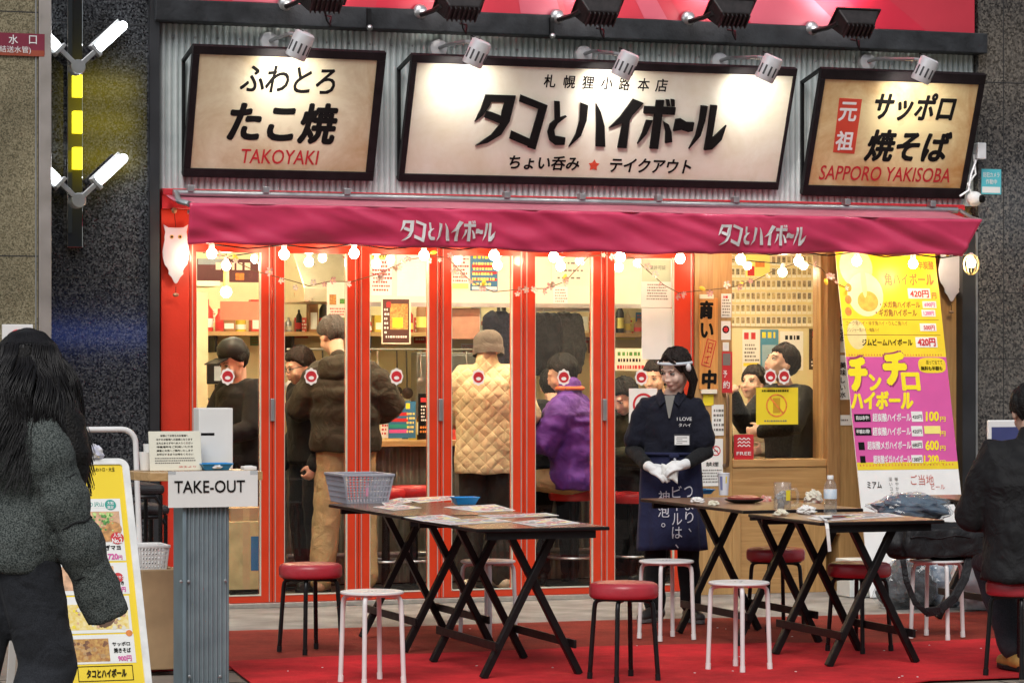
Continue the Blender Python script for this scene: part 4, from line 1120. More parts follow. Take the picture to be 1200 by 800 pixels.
b.build('colour_field', None, bn)
b = MB()
# pale drink picture
def blob(P, px, py, rx, ry, k, M, n=24):
    u, v = P.uv(px, py); b.add([P.pt(u + math.cos(2 * math.pi * i / n) * rx, v + math.sin(2 * math.pi * i / n) * ry, k) for i in range(n)], [tuple(range(n))], M)
PALE = mat('drink_pale', (.76, .66, .3), .5, var=.12, scale=14); GOLD = mat('drink_gold', (.72, .42, .06), .5, var=.25, scale=20)
blob(PBn, 1003, 313, .12, .14, .0012, PALE); blob(PBn, 1014, 345, .13, .15, .0014, mat('drink_pale2', (.8, .72, .42), .5, var=.1, scale=14)); blob(PBn, 1017, 353, .075, .07, .0016, GOLD); blob(PBn, 1004, 392, .07, .1, .0013, PALE); blob(PBn, 1012, 330, .02, .11, .0018, PALE)
for k in range(3): blob(PBn, 994, 337 + k * 14, .024, .03, .002, ORANGE)
b.build('drink_picture', None, bn)
pp = []
for rr in ((1064, 338, 1090, 350), (1081, 353, 1097, 361), (1080, 363, 1096, 371), (1078, 379, 1097, 388), (1073, 395, 1098, 407)):
    pp.append(rr)
for i in range(4): pp.append((1068, 482 + i * 17, 1081, 494 + i * 17 - (3 if i > 1 else 0)))
for rr in pp: MB().pbox(PBn, *PBn.px_rect(rr), .001, .003, PAPER).build('price_patch', None, bn)
MB().pbox(PBn, *PBn.px_rect((1083, 499, 1102, 508)), .001, .0035, YELL).build('price_patch', None, bn)

b = MB()
BRN_INK = mat('brown_ink', (.2, .06, .02), .6, var=0)
b.text(PBn, '角ハイボール', (1036, 320, 1094, 335), mat('orange_ink', (.5, .16, .03), .6, var=0), .03)
b.text(PBn, '辛炭酸', (1075, 306, 1094, 316), MATS['orange_ink'], .02)
b.text(PBn, '・メガ角ハイボール', (1031, 353, 1078, 361), BRN_INK, .02); b.text(PBn, '・ギガ角ハイボール', (1026, 362, 1074, 371), BRN_INK, .02)
b.text(PBn, 'コーク角ハイ・ゆず角ハイ・りんご角ハイ', (991, 376, 1063, 381.5), BRN_INK, .0); b.text(PBn, 'ジンジャー角ハイ・梅角ハイ', (992, 384, 1030, 389), BRN_INK, .0)
b.text(PBn, 'ジムビームハイボール', (1010, 397, 1069, 405), INK, .03)
b.text(PBn, '円', (1092, 343, 1097, 350), REDINK, .02)
b.pbox(PBn, *PBn.px_rect((987, 374.2, 1100, 374.8)), .001, .0016, BRN_INK); b.pbox(PBn, *PBn.px_rect((989, 392.2, 1102, 392.8)), .001, .0016, BRN_INK)
b.build('brown_lettering', None, bn)
b = MB()
b.text(PBn, '420円', (1066, 340, 1088, 349), REDINK, .04, n=.004); b.text(PBn, '690円', (1083, 354.5, 1095, 360), PINKINK, .03, n=.004); b.text(PBn, '1,200円', (1082, 364.5, 1094, 370), PINKINK, .03, n=.004)
b.text(PBn, '500円', (1082, 381, 1095, 387), REDINK, .03, n=.004); b.text(PBn, '420円', (1075, 396, 1096, 406), REDINK, .05, n=.004)
b.text(PBn, '420円', (1069, 486, 1080, 491), INK, .02, n=.004); b.text(PBn, '420円', (1069, 503, 1080, 508), INK, .02, n=.004); b.text(PBn, '680円', (1069, 518.5, 1080, 524), INK, .02, n=.004); b.text(PBn, '1380円', (1069, 535.5, 1080, 541), INK, .02, n=.004)
b.build('price_lettering', None, bn)
b = MB()
YI = mat('bright_yellow_ink', (.88, .74, .01), .45, var=0); WI = WHITE
b.text(PBn, 'チ', (993, 415, 1018, 460), mat('dark_magenta', (.3, .02, .12), .5, var=0), .1, n=.0015); b.text(PBn, 'チ', (1033, 410, 1064, 454), MATS['dark_magenta'], .1, n=.0015)
b.build('lettering_shadow', None, bn)
b = MB()
b.text(PBn, 'チ', (993.5, 418, 1017, 459), YI, .08, n=.003, shear=.1); b.text(PBn, 'ン', (1018, 438, 1033, 458), YI, .07, n=.003); b.text(PBn, 'チ', (1034, 412, 1063, 452), YI, .08, n=.003, shear=.1); b.text(PBn, 'ロ', (1056, 436, 1078, 458), YI, .08, n=.003)
b.text(PBn, 'ハイボール', (996, 458, 1070, 480), YI, .06, n=.003, shear=.2)
for i, t in enumerate(('100', None, '600', '1,200')):
    py = 482 + i * 17
    if t: b.text(PBn, t, ((1084, 1083, 1084, 1082)[i], py, 1100, py + 11.5), YI, .05, n=.003, shear=.15)
    b.text(PBn, '円', (1101, py + 6, 1108, py + 12), YI, .03, n=.003, shear=.1)
b.build('yellow_lettering', None, bn)
b = MB()
for i, t in enumerate(('超炭酸ハイボール', '超炭酸ハイボール', '超炭酸メガハイボール', '超炭酸ギガハイボール')):
    py = 484 + i * 16.3
    b.text(PBn, t, ((1022, 1022, 1016, 1023)[i], py, 1067, py + 10), WHITE, .022, n=.003, shear=.08)
b.text(PBn, '目は赤字!', (1003, 487, 1018, 492), WHITE, .02, n=.0045); b.text(PBn, '半額お得!', (1003, 503, 1019, 508), WHITE, .02, n=.0045)
b.build('white_lettering', None, bn)
b = MB().pbox(PBn, *PBn.px_rect((1001, 485, 1020, 494)), .001, .003, INK).pbox(PBn, *PBn.px_rect((1002, 501, 1021, 510)), .001, .003, INK).pbox(PBn, *PBn.px_rect((1006, 518, 1013, 527)), .001, .003, INK).pbox(PBn, *PBn.px_rect((1008, 534, 1014, 542)), .001, .003, INK)
b.build('black_tag', None, bn)
b = MB(); u0, v0, u1, v1 = PBn.px_rect((1076, 419, 1108, 437)); uc, vc = (u0 + u1) / 2, (v0 + v1) / 2
b.add([PBn.pt(uc + math.copysign(abs(math.cos(a)) ** .6, math.cos(a)) * (u1 - u0) / 2, vc + math.copysign(abs(math.sin(a)) ** .6, math.sin(a)) * (v1 - v0) / 2, .002) for a in [2 * math.pi * i / 32 for i in range(32)]], [tuple(range(32))], YB)
b.build('speech_bubble', None, bn)
MB().text(PBn, '振って当てて', (1085, 422, 1104, 427), INK, .0, n=.003).text(PBn, '無料も半額も', (1079, 429, 1104, 434), INK, .03, n=.003).build('bubble_lettering', None, bn)
b = MB()
b.text(PBn, 'ミアム', (1016, 564, 1033, 572), INK, .02, n=.003); b.text(PBn, '華やかな', (1049, 559, 1053, 580), INKG, .0, n=.003, vertical=True); b.text(PBn, '深いコク', (1042, 559, 1046, 580), INKG, .0, n=.003, vertical=True)
b.build('dark_lettering', None, bn)
MB().text(PBn, 'ご当地', (1067, 556, 1094, 568), mat('red_thin_ink', (.5, .12, .1), .6, var=0), .0, n=.003).text(PBn, 'ビール', (1091, 567, 1107, 573), MATS['red_thin_ink'], .0, n=.003).build('red_lettering', None, bn)
b = MB(); rnd = random.Random(8)
for P_, v_, n_ in ((PBn, vy + .006, 34), (PBn, (vp + vq) / 2, 30)):
    for i in range(n_):
        u = .02 + (ubR - .04) * i / n_; b.add([P_.pt(u, v_, .0016), P_.pt(u + .008, v_, .0016), P_.pt(u + .008, v_ + .012, .0016), P_.pt(u, v_ + .012, .0016)], [(0, 1, 2, 3)], ORANGE)
b.build('ornament_band', None, bn)
# ================================================================== interior
WALLC = mat('cream_wall', (.68, .6, .36), .6, var=.1, scale=2)
WALLD = mat('ochre_wall', (.42, .3, .12), .6, var=.25, scale=3)
FLOORI = mat('brown_floor', (.13, .085, .055), .35, var=.25, scale=4)
CEIL = mat('ceiling_cream', (.7, .62, .45), .7, var=.05)
xi0, xi1, yi1, zc = X(187, .2), 3.45, 3.2, 2.75
def struct(name, b, M=None):
    return tag(b.build(name, M), kind='structure')
struct('interior_floor', MB().box(xi0, xi1, .2, yi1, -.05, .004, FLOORI))
struct('interior_ceiling', MB().box(xi0, xi1, .2, yi1 + .1, zc, zc + .05, CEIL))
tag(MB().box(xi0, xi1, yi1, yi1 + .1, .004, zc, WALLC).build('back_wall'), 'cream back wall of the bar behind the kitchen', 'wall')
tag(MB().box(xi0 - .1, xi0, .2, yi1, .004, zc, WALLC).build('side_wall'), 'left inner wall of the bar beside the cook', 'wall')
tag(MB().box(xi1, xi1 + .1, .2, yi1, .004, zc, WALLC).build('side_wall'), 'right inner wall of the bar behind the wooden front', 'wall')
# partition with photos behind the window
yp_ = 1.75
tag(MB().box(X(846, yp_), xi1 - .003, yp_, yp_ + .06, .005, zc - .002, mat('pale_yellow_wall', (.7, .62, .36), .6, var=.08, scale=2)).build('partition_wall'), 'pale yellow inner wall seen through the wooden window', 'wall')
# counter
yc0, yc1 = 1.42, 1.85
cl, cr = X(334, yc0), X(838, yc0)
ct = thing('bar_counter', 'bar counter with wooden top and corrugated zinc front behind the doors', 'counter', ((cl + cr) / 2, yc0, 0))
b = MB(); vs = []; nn = int((cr - cl) / .05 * 6)
for i in range(nn + 1):
    x = cl + (cr - cl) * i / nn; y = yc0 + .03 - .012 * math.sin(2 * math.pi * x / .05); vs += [(x, y, .02), (x, y, .945)]
b.add(vs, [(2 * i, 2 * i + 2, 2 * i + 3, 2 * i + 1) for i in range(nn)], mat('dull_zinc', (.24, .23, .2), .45, .5, var=.3, scale=6)); b.build('zinc_front', None, ct, smooth=True, angle=80)
MB().box(cl - .02, cr, yc0 - .06, yc1, .95, .99, WOODT).build('counter_top', None, ct, bevel=.004)
MB().box(cl, cr, yc0 + .06, yc1 - .02, .01, .948, BLKP).build('body', None, ct)
MB().tube([(cl, yc0 - .06, .22), (cr, yc0 - .06, .22)], .02, 10, STEEL).build('foot_rail', None, ct, smooth=True)
# kitchen side: back counter, hood, shelf, fascia
kx0 = xi0 + .02
kb = thing('kitchen_counter', 'steel kitchen counter with pots along the back wall', 'counter', (0, 2.9, 0))
MB().box(kx0, X(835, 2.6), 2.55, yi1 - .002, .005, .9, mat('kitchen_steel', (.5, .47, .4), .35, .7, var=.15, scale=5)).build('body', None, kb, bevel=.005)
MB().box(kx0, X(835, 2.6), 2.52, yi1 - .002, .902, .93, STEEL).build('work_top', None, kb, bevel=.004)
rnd = random.Random(11)
potm = [STEEL, mat('pan_dark', (.05, .045, .04), .4, .6, var=.2), mat('jar_yellow', (.6, .45, .05), .4, var=.2), mat('tub_cream', (.65, .55, .35), .5, var=.1), mat('tub_red', (.5, .04, .03), .4, var=.1), mat('tub_brown', (.3, .14, .06), .5, var=.2), mat('tub_green', (.15, .25, .08), .5, var=.2)]
for i in range(24):
    px = 240 + i * 24 + rnd.uniform(-6, 6); y = 2.6 + rnd.uniform(0, .3); hgt = rnd.uniform(.1, .34); rr = rnd.uniform(.04, .1)
    c = (X(px, y), y, .932)
    o = thing('kitchen_pot', 'pot or tub standing on the kitchen counter behind the bar', 'pot', c, 0, 'pots and tubs on the kitchen counter')
    M = potm[rnd.randrange(7)]
    MB().lathe(c, [(0, 0), (rr * .9, 0), (rr, hgt * .2), (rr * rnd.uniform(.8, 1), hgt * .9), (rr * .9, hgt), (0, hgt)], 14, M).build('body', None, o, smooth=True)
    MB().lathe((c[0], c[1], c[2] + hgt + .001), [(0, 0), (rr * .8, 0), (rr * .7, .015), (.02, .02), (.02, .04), (0, .04)], 14, potm[rnd.randrange(7)]).build('lid', None, o, smooth=True)
sh = thing('wall_shelf', 'long wooden shelf on the back wall of the kitchen', 'shelf', (0, 3.1, 1.55))
MB().box(X(236, 3.0), X(830, 3.0), 2.9, yi1 - .002, 1.72, 1.75, WOODT).build('board', None, sh)
for px in range(250, 830, 90): MB().box(X(px, 3.0), X(px, 3.0) + .02, 2.95, yi1 - .003, 1.6, 1.718, BLK).build('bracket', None, sh)
xx = 243.
while xx < 826:
    y = 3.0; rr = rnd.uniform(.022, .05); hgt = rnd.uniform(.1, .3); c = (X(xx, y), y + rnd.uniform(-.04, .06), 1.752); M = potm[rnd.randrange(7)]
    if rnd.random() < .35:
        o = thing('storage_box', 'small box on the shelf at the back of the kitchen', 'box', c, 0, 'boxes on the kitchen shelf')
        MB().box(c[0] - rr, c[0] + rr, c[1] - .04, c[1] + .04, 1.752, 1.752 + hgt * .9, M).build('body', None, o, bevel=.003); MB().box(c[0] - rr * .7, c[0] + rr * .7, c[1] - .0415, c[1] - .0402, 1.77, 1.752 + hgt * .5, PAPER).build('label', None, o)
    else:
        o = thing('bottle', 'bottle on the shelf at the back of the kitchen', 'bottle', c, 0, 'bottles on the kitchen shelf')
        sh_ = rnd.uniform(.5, .75)
        MB().lathe(c, [(0, 0), (rr, 0), (rr, hgt * sh_), (rr * .4, hgt * min(.9, sh_ + .17)), (rr * .36, hgt), (0, hgt)], 12, M).build('body', None, o, smooth=True)
        MB().lathe((c[0], c[1], c[2] + hgt * .12), [(rr * 1.01, 0), (rr * 1.01, hgt * .28)], 12, (PAPER, YELL, REDINK, CREAM)[rnd.randrange(4)]).build('label', None, o, smooth=True)
    xx += rnd.uniform(9, 17)
fr_ = thing('steel_fridge', 'tall steel fridge at the back of the kitchen behind the bottles', 'fridge', (X(515, 2.75), 2.75, .94))
MB().box(X(488, 2.75), X(560, 2.75), 2.75, 2.89, .935, 1.6, mat('fridge_steel', (.32, .31, .29), .35, .6, var=.15, scale=4)).build('body', None, fr_, bevel=.006)
MB().box(X(492, 2.74), X(522, 2.74), 2.735, 2.749, .96, 1.58, STEEL).build('door', None, fr_, bevel=.004); MB().box(X(525, 2.74), X(556, 2.74), 2.735, 2.749, .96, 1.58, STEEL).build('door', None, fr_, bevel=.004)
ut = thing('utensil_rail', 'rail of hanging ladles and pans over the kitchen counter', 'rail', (X(420, 2.5), 2.5, 1.6))
MB().tube([(X(336, 2.5), 2.5, 1.62), (X(600, 2.5), 2.5, 1.62)], .008, 8, STEEL).build('bar', None, ut, smooth=True)
for k in range(15):
    x = X(342 + k * 17 + rnd.uniform(-4, 4), 2.5); L = rnd.uniform(.12, .26); M = (STEEL, potm[1], potm[1])[k % 3]
    b = MB().tube([(x, 2.5, 1.61), (x, 2.48, 1.6 - L)], .006, 6, M); r_ = rnd.uniform(.03, .07); b.lathe((x, 2.48, 1.6 - L - r_), [(0, 0), (r_, .0), (r_, .012), (0, .02)], 14, M, (0, -1, 0)); b.build('ladle', None, ut, smooth=True)
hd = thing('range_hood', 'stainless range hood over the stove behind the man in the brown coat', 'hood', (X(365, 2.4), 2.4, 1.9))
a0, a1 = X(352, 2.3), X(410, 2.3); zh = Z(370, 354, 2.3)
b = MB().prism([(a0, 2.2, zh), (a0, 2.9, zh), (a0, 2.9, zh + .35), (a0, 2.5, zh + .35), (a0, 2.2, zh + .1)], (a1 - a0, 0, 0), mat('hood_steel', (.6, .55, .42), .3, .8, var=.1)); b.build('canopy', None, hd, bevel=.004)
MB().box(a0 + .1, a1 - .1, 2.55, 2.85, zh + .35, zc - .003, MATS['hood_steel']).build('duct', None, hd)
# hanging fascia above the counter
yf = 1.62
fa = thing('fascia_board', 'white fascia board over the bar counter carrying menu sheets', 'board', (X(610, yf), yf, 2))
x0, x1, z0, z1 = rect((425, 290, 838, 357), yf)
MB().box(x0, x1, yf, yf + .03, z0, zc - .002, mat('fascia_white', (.74, .71, .58), .5, var=.06, scale=3)).build('board', None, fa)
MB().box(x0, x1, yf - .015, yf + .035, z0 - .03, z0, STEEL).build('edge_strip', None, fa)
def menu(label, pr, y, M, spec, name='menu_sheet', cat='menu'):
    r, P = plate(name, label, cat, pr, y, M, .004, (), None)
    k = 0
    for s in spec:
        if s[0] == 'L': lines(P, r, s[1], s[2], s[3], k + 5, s[4] if len(s) > 4 else .6, hz=.0016 + .0003 * k)
        elif s[0] == 'B': blocks([(s[1], s[2])], .0003 * k)(P, r)
        k += 1
    return r
yfs = yf - .0005
menu('paper menu with yellow heading and red rows, above the grey basket', (434, 294, 459, 346), yfs, PAPER, [('B', (435, 295, 458, 304), YELL), ('L', (436, 305, 457, 342), 8, REDINK), ('L', (436, 296, 458, 303), 1, mat('olive_ink', (.25, .22, .02), .6, var=0), .8)])
menu('large white sheet with fine print on the fascia above the bottles', (465, 296, 498, 347), yfs, PAPER, [('L', (468, 299, 496, 340), 10, LAMPG)])
menu('paper menu with red rows on the fascia, left of the blue menu', (529, 296, 550, 338), yfs, PAPER, [('L', (530, 297, 549, 331), 8, REDINK), ('B', (530, 332, 549, 338), YELL)])
menu('blue menu board with yellow heading above the man in the beanie', (551, 296, 583, 341), yfs, BLUE, [('L', (553, 297, 582, 304), 1, YEL, .9), ('B', (553, 310, 582, 314), REDINK), ('B', (553, 318, 582, 321), REDINK), ('B', (553, 326, 582, 329), REDINK), ('L', (553, 306, 582, 336), 5, YELL), ('B', (553, 336, 582, 339.5), PAPER)])
menu('cream sheet with red print on the fascia over the purple jacket', (648, 336, 665, 361), yfs, PAPER, [('L', (650, 338, 664, 358), 6, mat('pink_ink', (.55, .2, .2), .6, var=0))])
menu('big cream board hung low from the fascia over the purple jacket', (646, 300, 694, 335), yfs, CREAM, [('L', (650, 304, 690, 330), 3, INKG, .3)])
menu('dark food poster with yellow bowls and white frame, above the menu stands', (447, 349, 481, 403), 1.5, CREAM, [('B', (448.5, 350.5, 479.5, 401.5), mat('poster_brown', (.07, .025, .02), .45, var=.3, scale=8)), ('B', (457, 356, 478, 386), BROWNFOOD), ('B', (460, 372, 472, 384), YEL), ('L', (450, 360, 455, 392), 6, PAPER), ('L', (451, 392, 478, 397), 1, PAPER), ('B', (453, 354, 458, 360), REDINK)], 'poster', 'poster')
menu('brown picture panel behind the man in the beanie', (529, 361, 562, 397), 1.7, mat('panel_rose', (.42, .22, .14), .5, var=.3, scale=6), [], 'poster', 'poster')
menu('yellow and pink paper on the wall left of the waitress head', (721, 408, 758, 434), 1.7, CREAM, [('L', (722, 411, 756, 418), 1, GREEN, .8), ('L', (722, 419, 756, 425), 1, INK, .8), ('L', (722, 427, 756, 433), 1, REDINK, .9)], 'poster', 'poster')
menu('dark red banner with pale lettering high above the cook', (230, 303, 306, 331), 1.9, mat('dark_banner', (.09, .02, .025), .5, var=.3, scale=5), [('L', (250, 306, 304, 318), 1, CREAM, .9), ('B', (232, 303, 262, 310), mat('sky_print', (.25, .33, .4), .5, var=.2)), ('B', (276, 320, 286, 328), ORANGE)], 'poster', 'poster')
menu('salmon pink cloth hung over the kitchen above the cook', (258, 353, 306, 375), 2.0, mat('salmon_cloth', (.62, .25, .17), .8, var=.1), [], 'cloth', 'cloth')
menu('white wall sheet with green food pictures beside the range hood', (383, 330, 408, 372), 1.95, PAPER, [('B', (386, 345, 394, 357), BROWNFOOD), ('B', (398, 350, 405, 356), GREEN), ('L', (386, 360, 406, 370), 3, REDINK)], 'poster', 'poster')
rnd = random.Random(77)
cols = [PAPER, CREAM, YELL, mat('wall_red', (.5, .06, .04), .5, var=.1), mat('wall_green', (.12, .25, .12), .5, var=.1), BLUE, mat('wall_brown', (.2, .09, .04), .5, var=.2), ORANGE]
nm = ['white', 'cream', 'yellow', 'red', 'green', 'blue', 'brown', 'orange']
for k, (px, row, wd, ht) in enumerate(((337, 300, 20, 22), (360, 302, 14, 18), (396, 300, 12, 26), (345, 372, 16, 24), (412, 380, 16, 20), (436, 372, 14, 20), (485, 372, 15, 30), (505, 380, 16, 18), (540, 402, 20, 16), (604, 300, 12, 30), (625, 372, 14, 20), (684, 372, 14, 30), (704, 366, 16, 22), (722, 372, 22, 26), (745, 366, 14, 22), (706, 410, 14, 16), (240, 362, 14, 16), (293, 385, 16, 20), (322, 380, 12, 24), (612, 372, 12, 24))):
    j = rnd.randrange(8); y = 2.5 + .03 * k
    y = yi1 - .004
    menu('%s paper pinned on the kitchen wall, %s' % (nm[j], 'high up' if row < 330 else 'at eye level'), (px, row, px + wd, row + ht), y, cols[j], [('L', (px + 1, row + 2, px + wd - 1, row + ht - 2), 5, cols[rnd.choice((0, 3, 6)) if j not in (0, 3, 6) else 1] if j > 2 else REDINK)], 'poster', 'poster')['group'] = 'papers pinned on the kitchen wall'
# pane 1 cabinets and screen
cb = thing('cabinet', 'cream kitchen cabinet with shelf behind the white box at the take-out window', 'cabinet', (X(240, 1.6), 1.6, 0))
MB().box(X(226, 1.6), X(244, 1.6), 1.6, 2.0, .005, Z(240, 342, 1.6), mat('cabinet_cream', (.62, .55, .36), .5, var=.1)).build('body', None, cb, bevel=.005)
MB().box(X(226, 1.55), X(258, 1.55), 1.55, 2.0, Z(240, 335, 1.55), Z(240, 329, 1.55), CREAM).build('shelf', None, cb)
sc_ = thing('till_screen', 'grey till screen in front of the cook', 'screen', fp(258, 440, 1.3))
MB().box(X(243, 1.3), X(265, 1.3), 1.3, 1.33, Z(255, 450, 1.3), Z(255, 424, 1.3), BLKP).build('casing', None, sc_, bevel=.006)
MB().box(X(251, 1.296), X(263, 1.296), 1.294, 1.2985, Z(255, 446, 1.3), Z(255, 429, 1.3), mat('screen_face', (.3, .36, .42), .2, var=.1)).build('display', None, sc_)
MB().box(X(252, 1.31), X(257, 1.31), 1.305, 1.325, .9, Z(255, 450, 1.3) - .001, BLKP).build('stand', None, sc_)
tc_ = thing('till_desk', 'yellowish service desk under the till screen', 'desk', (X(255, 1.3), 1.3, 0))
MB().box(X(228, 1.2), X(285, 1.2), 1.2, 1.55, .87, .9, WOODT).build('top', None, tc_, bevel=.003); MB().box(X(230, 1.2), X(283, 1.2), 1.22, 1.53, .005, .868, mat('desk_yellow', (.6, .48, .2), .5, var=.15)).build('body', None, tc_)
# pendant lamp
pl = thing('pendant_lamp', 'pendant lamp with pale tube socket hanging behind the first door', 'pendant lamp', fp(265, 342, .9))
c = fp(265, 342, .9)
MB().ell(c, (.035, .035, .036), None, 16, 10, BULB).build('bulb', None, pl, smooth=True)
MB().lathe(c + Vector((0, 0, .032)), [(0, 0), (.02, 0), (.02, .12), (.01, .14), (0, .14)], 14, mat('brass_socket', (.6, .5, .25), .35, .6, var=.1)).build('socket', None, pl, smooth=True)
MB().tube([c + Vector((0, 0, .17)), (c.x, c.y, zc)], .004, 6, BLKP).build('cord', None, pl)
# ceiling lights of the bar (lit room)
WARM = emis('fluorescent_warm', (1, .87, .6), 34.)
for k, (x, y) in enumerate(((-1.7, .5), (-.5, .5), (.7, .5), (-1.2, 2.3), (.4, 2.3), (2.1, .6))):
    o = thing('ceiling_light', ['ceiling light over the cook', 'ceiling light over the man in the beanie', 'ceiling light over the purple jacket', 'ceiling light over the stove', 'ceiling light over the kitchen pots', 'ceiling light over the window table'][k], 'ceiling light', (x, y, zc - .06), 0, 'ceiling lights in the bar')
    MB().box(x - .45, x + .45, y - .09, y + .09, zc - .05, zc - .001, WHITEP).build('housing', None, o, bevel=.006)
    MB().box(x - .43, x + .43, y - .07, y + .07, zc - .06, zc - .051, WARM).build('diffuser', None, o)

# items on the bar counter
def stand_menu(label, pr, y, M, spec, back=BLKP):
    return menu(label, pr, y, M, spec, 'menu_stand', 'menu stand')
stand_menu('dark blue menu stand with yellow heading on the bar counter', (455, 470, 487, 513), 1.44, BLUE, [('L', (456, 471, 486, 480), 1, YEL, .9), ('B', (456, 483, 478, 487), REDINK), ('B', (456, 490, 478, 494), REDINK), ('B', (456, 497, 478, 501), GREENT), ('B', (456, 503, 478, 507), PINKINK), ('L', (476, 482, 486, 508), 5, YELL)])
stand_menu('pale menu card left of the dark blue menu stand', (446, 478, 455, 513), 1.45, PAPER, [('L', (447, 482, 454, 510), 6, REDINK)])
stand_menu('narrow black menu card with a red mark on the bar counter', (490, 461, 502, 514), 1.44, INK, [('B', (493, 466, 500, 471), REDINK), ('L', (493, 474, 499, 494), 5, PAPER), ('L', (492, 498, 501, 508), 2, ORANGE)])
stand_menu('beige clipboard menu leaning on the bar by the brown coat', (334, 477, 356, 516), 1.42, mat('clipboard', (.45, .33, .16), .6, var=.2), [('B', (337, 480, 353, 513), CREAM)])
def bottle(name, label, cat, px, y, zbase, hgt, rr, M, cap, lab=None):
    c = (X(px, y), y, zbase); o = thing(name, label, cat, c)
    MB().lathe(c, [(0, 0), (rr, 0), (rr, hgt * .58), (rr * .8, hgt * .68), (rr * .36, hgt * .78), (rr * .36, hgt * .9), (0, hgt * .9)], 16, M).build('body', None, o, smooth=True)
    MB().lathe((c[0], c[1], zbase + hgt * .9), [(0, 0), (rr * .42, 0), (rr * .42, hgt * .1), (0, hgt * .1)], 12, cap).build('cap', None, o, smooth=True)
    if lab: MB().lathe((c[0], c[1], zbase + hgt * .15), [(rr * 1.015, 0), (rr * 1.015, hgt * .36)], 16, lab).build('label', None, o, smooth=True)
bottle('sauce_bottle', 'brown sauce bottle with dark cap on the bar counter', 'bottle', 494, 1.6, .99, .24, .035, mat('sauce_brown', (.2, .08, .03), .2, var=.2), BLKP, PAPER)
bottle('sauce_bottle', 'yellow squeeze bottle on the bar beside the brown sauce', 'bottle', 484, 1.62, .99, .2, .033, potm[2], BLKP)
bottle('sauce_bottle', 'red sauce bottle on the bar left of the beige quilted coat', 'bottle', 533, 1.6, .99, .18, .035, potm[4], potm[4])
# coats on hooks
def coat(label, pr, y, M):
    x0, x1, z0, z1 = rect(pr, y); xc = (x0 + x1) / 2; w_ = (x1 - x0) / 2
    o = thing('hanging_coat', label, 'coat', (xc, y, z0))
    b = MB(); rings = []
    for i in range(9):
        t = i / 8; rings.append((xc + .01 * math.sin(i * 2), y, z0 + (z1 - z0) * t, w_ * (1 - .1 * t - (.55 if i == 8 else 0) - (.12 if i == 7 else 0)), .09 * (1 - .4 * t)))
    b.loft(rings, 26, M)
    for q in range(2):
        s = -1 if q == 0 else 1
        b.limb([(xc + s * w_ * .75, y - .03, z1 - .06), (xc + s * w_ * .95, y - .05, (z0 + z1) / 2), (xc + s * w_ * .85, y - .05, z0 + .1)], [.06, .055, .05], 10, M)
    rn = random.Random(int(pr[0]))
    for q in range(9):
        u = xc + w_ * (-.8 + .2 * q); top = z1 - .05 - rn.uniform(0, .05)
        b.limb([(u * .6 + xc * .4, y - .06, top), (u + rn.uniform(-.02, .02), y - .1 - rn.uniform(0, .03), (top + z0) / 2), (u + rn.uniform(-.02, .02), y - .09, z0 + rn.uniform(0, .06))], [.012, rn.uniform(.016, .03), .02], 8)
    b.remesh('cloth', M, o, .009, 2, (.03, .07), world=True)
    MB().tube([(xc, y, z1 - .01), (xc, y + .02, z1 + .05)], .006, 6, STEEL).build('hook', None, o)
coat('dark navy coat hanging under the fascia, right of the beanie', (570, 364, 605, 486), 1.72, fabric('navy_cloth', (.006, .007, .015), (.015, .016, .028), 70))
coat('black coat hanging under the fascia, left above the purple jacket', (626, 366, 650, 440), 1.72, fabric('black_cloth', (.005, .005, .006), (.013, .012, .013), 70))
coat('charcoal coat hanging under the fascia, next to the black one', (650, 366, 676, 442), 1.75, fabric('charcoal_cloth', (.01, .0095, .0095), (.024, .022, .02), 70))
tag(MB().box(X(626, 1.76), X(700, 1.76), 1.765, 1.785, Z(650, 365, 1.76), Z(650, 360, 1.76), STEEL).build('coat_rail'), 'steel coat rail under the fascia', 'rail')
# photos on the inner wall behind the window
r = thing('photo_board', 'board crowded with rows of small instant photos behind the window', 'photo board', (X(908, yp_), yp_ - .002, 1.7))
x0, x1, z0, z1 = rect((846, 290, 958, 383), yp_)
MB().box(x0, x1, yp_ - .012, yp_ - .001, z0, z1, mat('board_cream', (.68, .58, .3), .6, var=.08)).build('backing', None, r)
PH = [mat('photo_a', (.32, .24, .13), .3, var=.5, scale=60), mat('photo_b', (.42, .33, .16), .3, var=.5, scale=50), mat('photo_c', (.2, .17, .12), .3, var=.5, scale=70)]
Pq = wall_plane(yp_ - .012); b = MB(); rnd = random.Random(21); vs = []
for row in range(6):
    for col in range(18):
        px = 850 + col * 6.0; py = 300 + row * 14.2
        u0, v0, u1, v1 = Pq.px_rect((px, py, px + 5, py + 11)); tl_ = rnd.uniform(-.004, .004)
        if col % 18 == 0: pass
        b.add([Pq.pt(u0, v0 + tl_, .001), Pq.pt(u1, v0, .001), Pq.pt(u1, v1, .001), Pq.pt(u0, v1 + tl_, .001)], [(0, 1, 2, 3)], CREAM)
        m_ = .0035
        b.add([Pq.pt(u0 + m_, v0 + .02, .0018), Pq.pt(u1 - m_, v0 + .02, .0018), Pq.pt(u1 - m_, v1 - m_, .0018), Pq.pt(u0 + m_, v1 - m_, .0018)], [(0, 1, 2, 3)], PH[rnd.randrange(3)])
o = b.build('photo_print', None, r); o['kind'] = 'stuff'
menu('white menu sheet with red title on the inner wall behind the window', (870, 386, 890, 436), yp_ - .001, PAPER, [('L', (871, 388, 889, 399), 1, REDINK, .9), ('L', (872, 402, 888, 424), 5, INKG), ('B', (871, 425, 889, 429), YEL)])
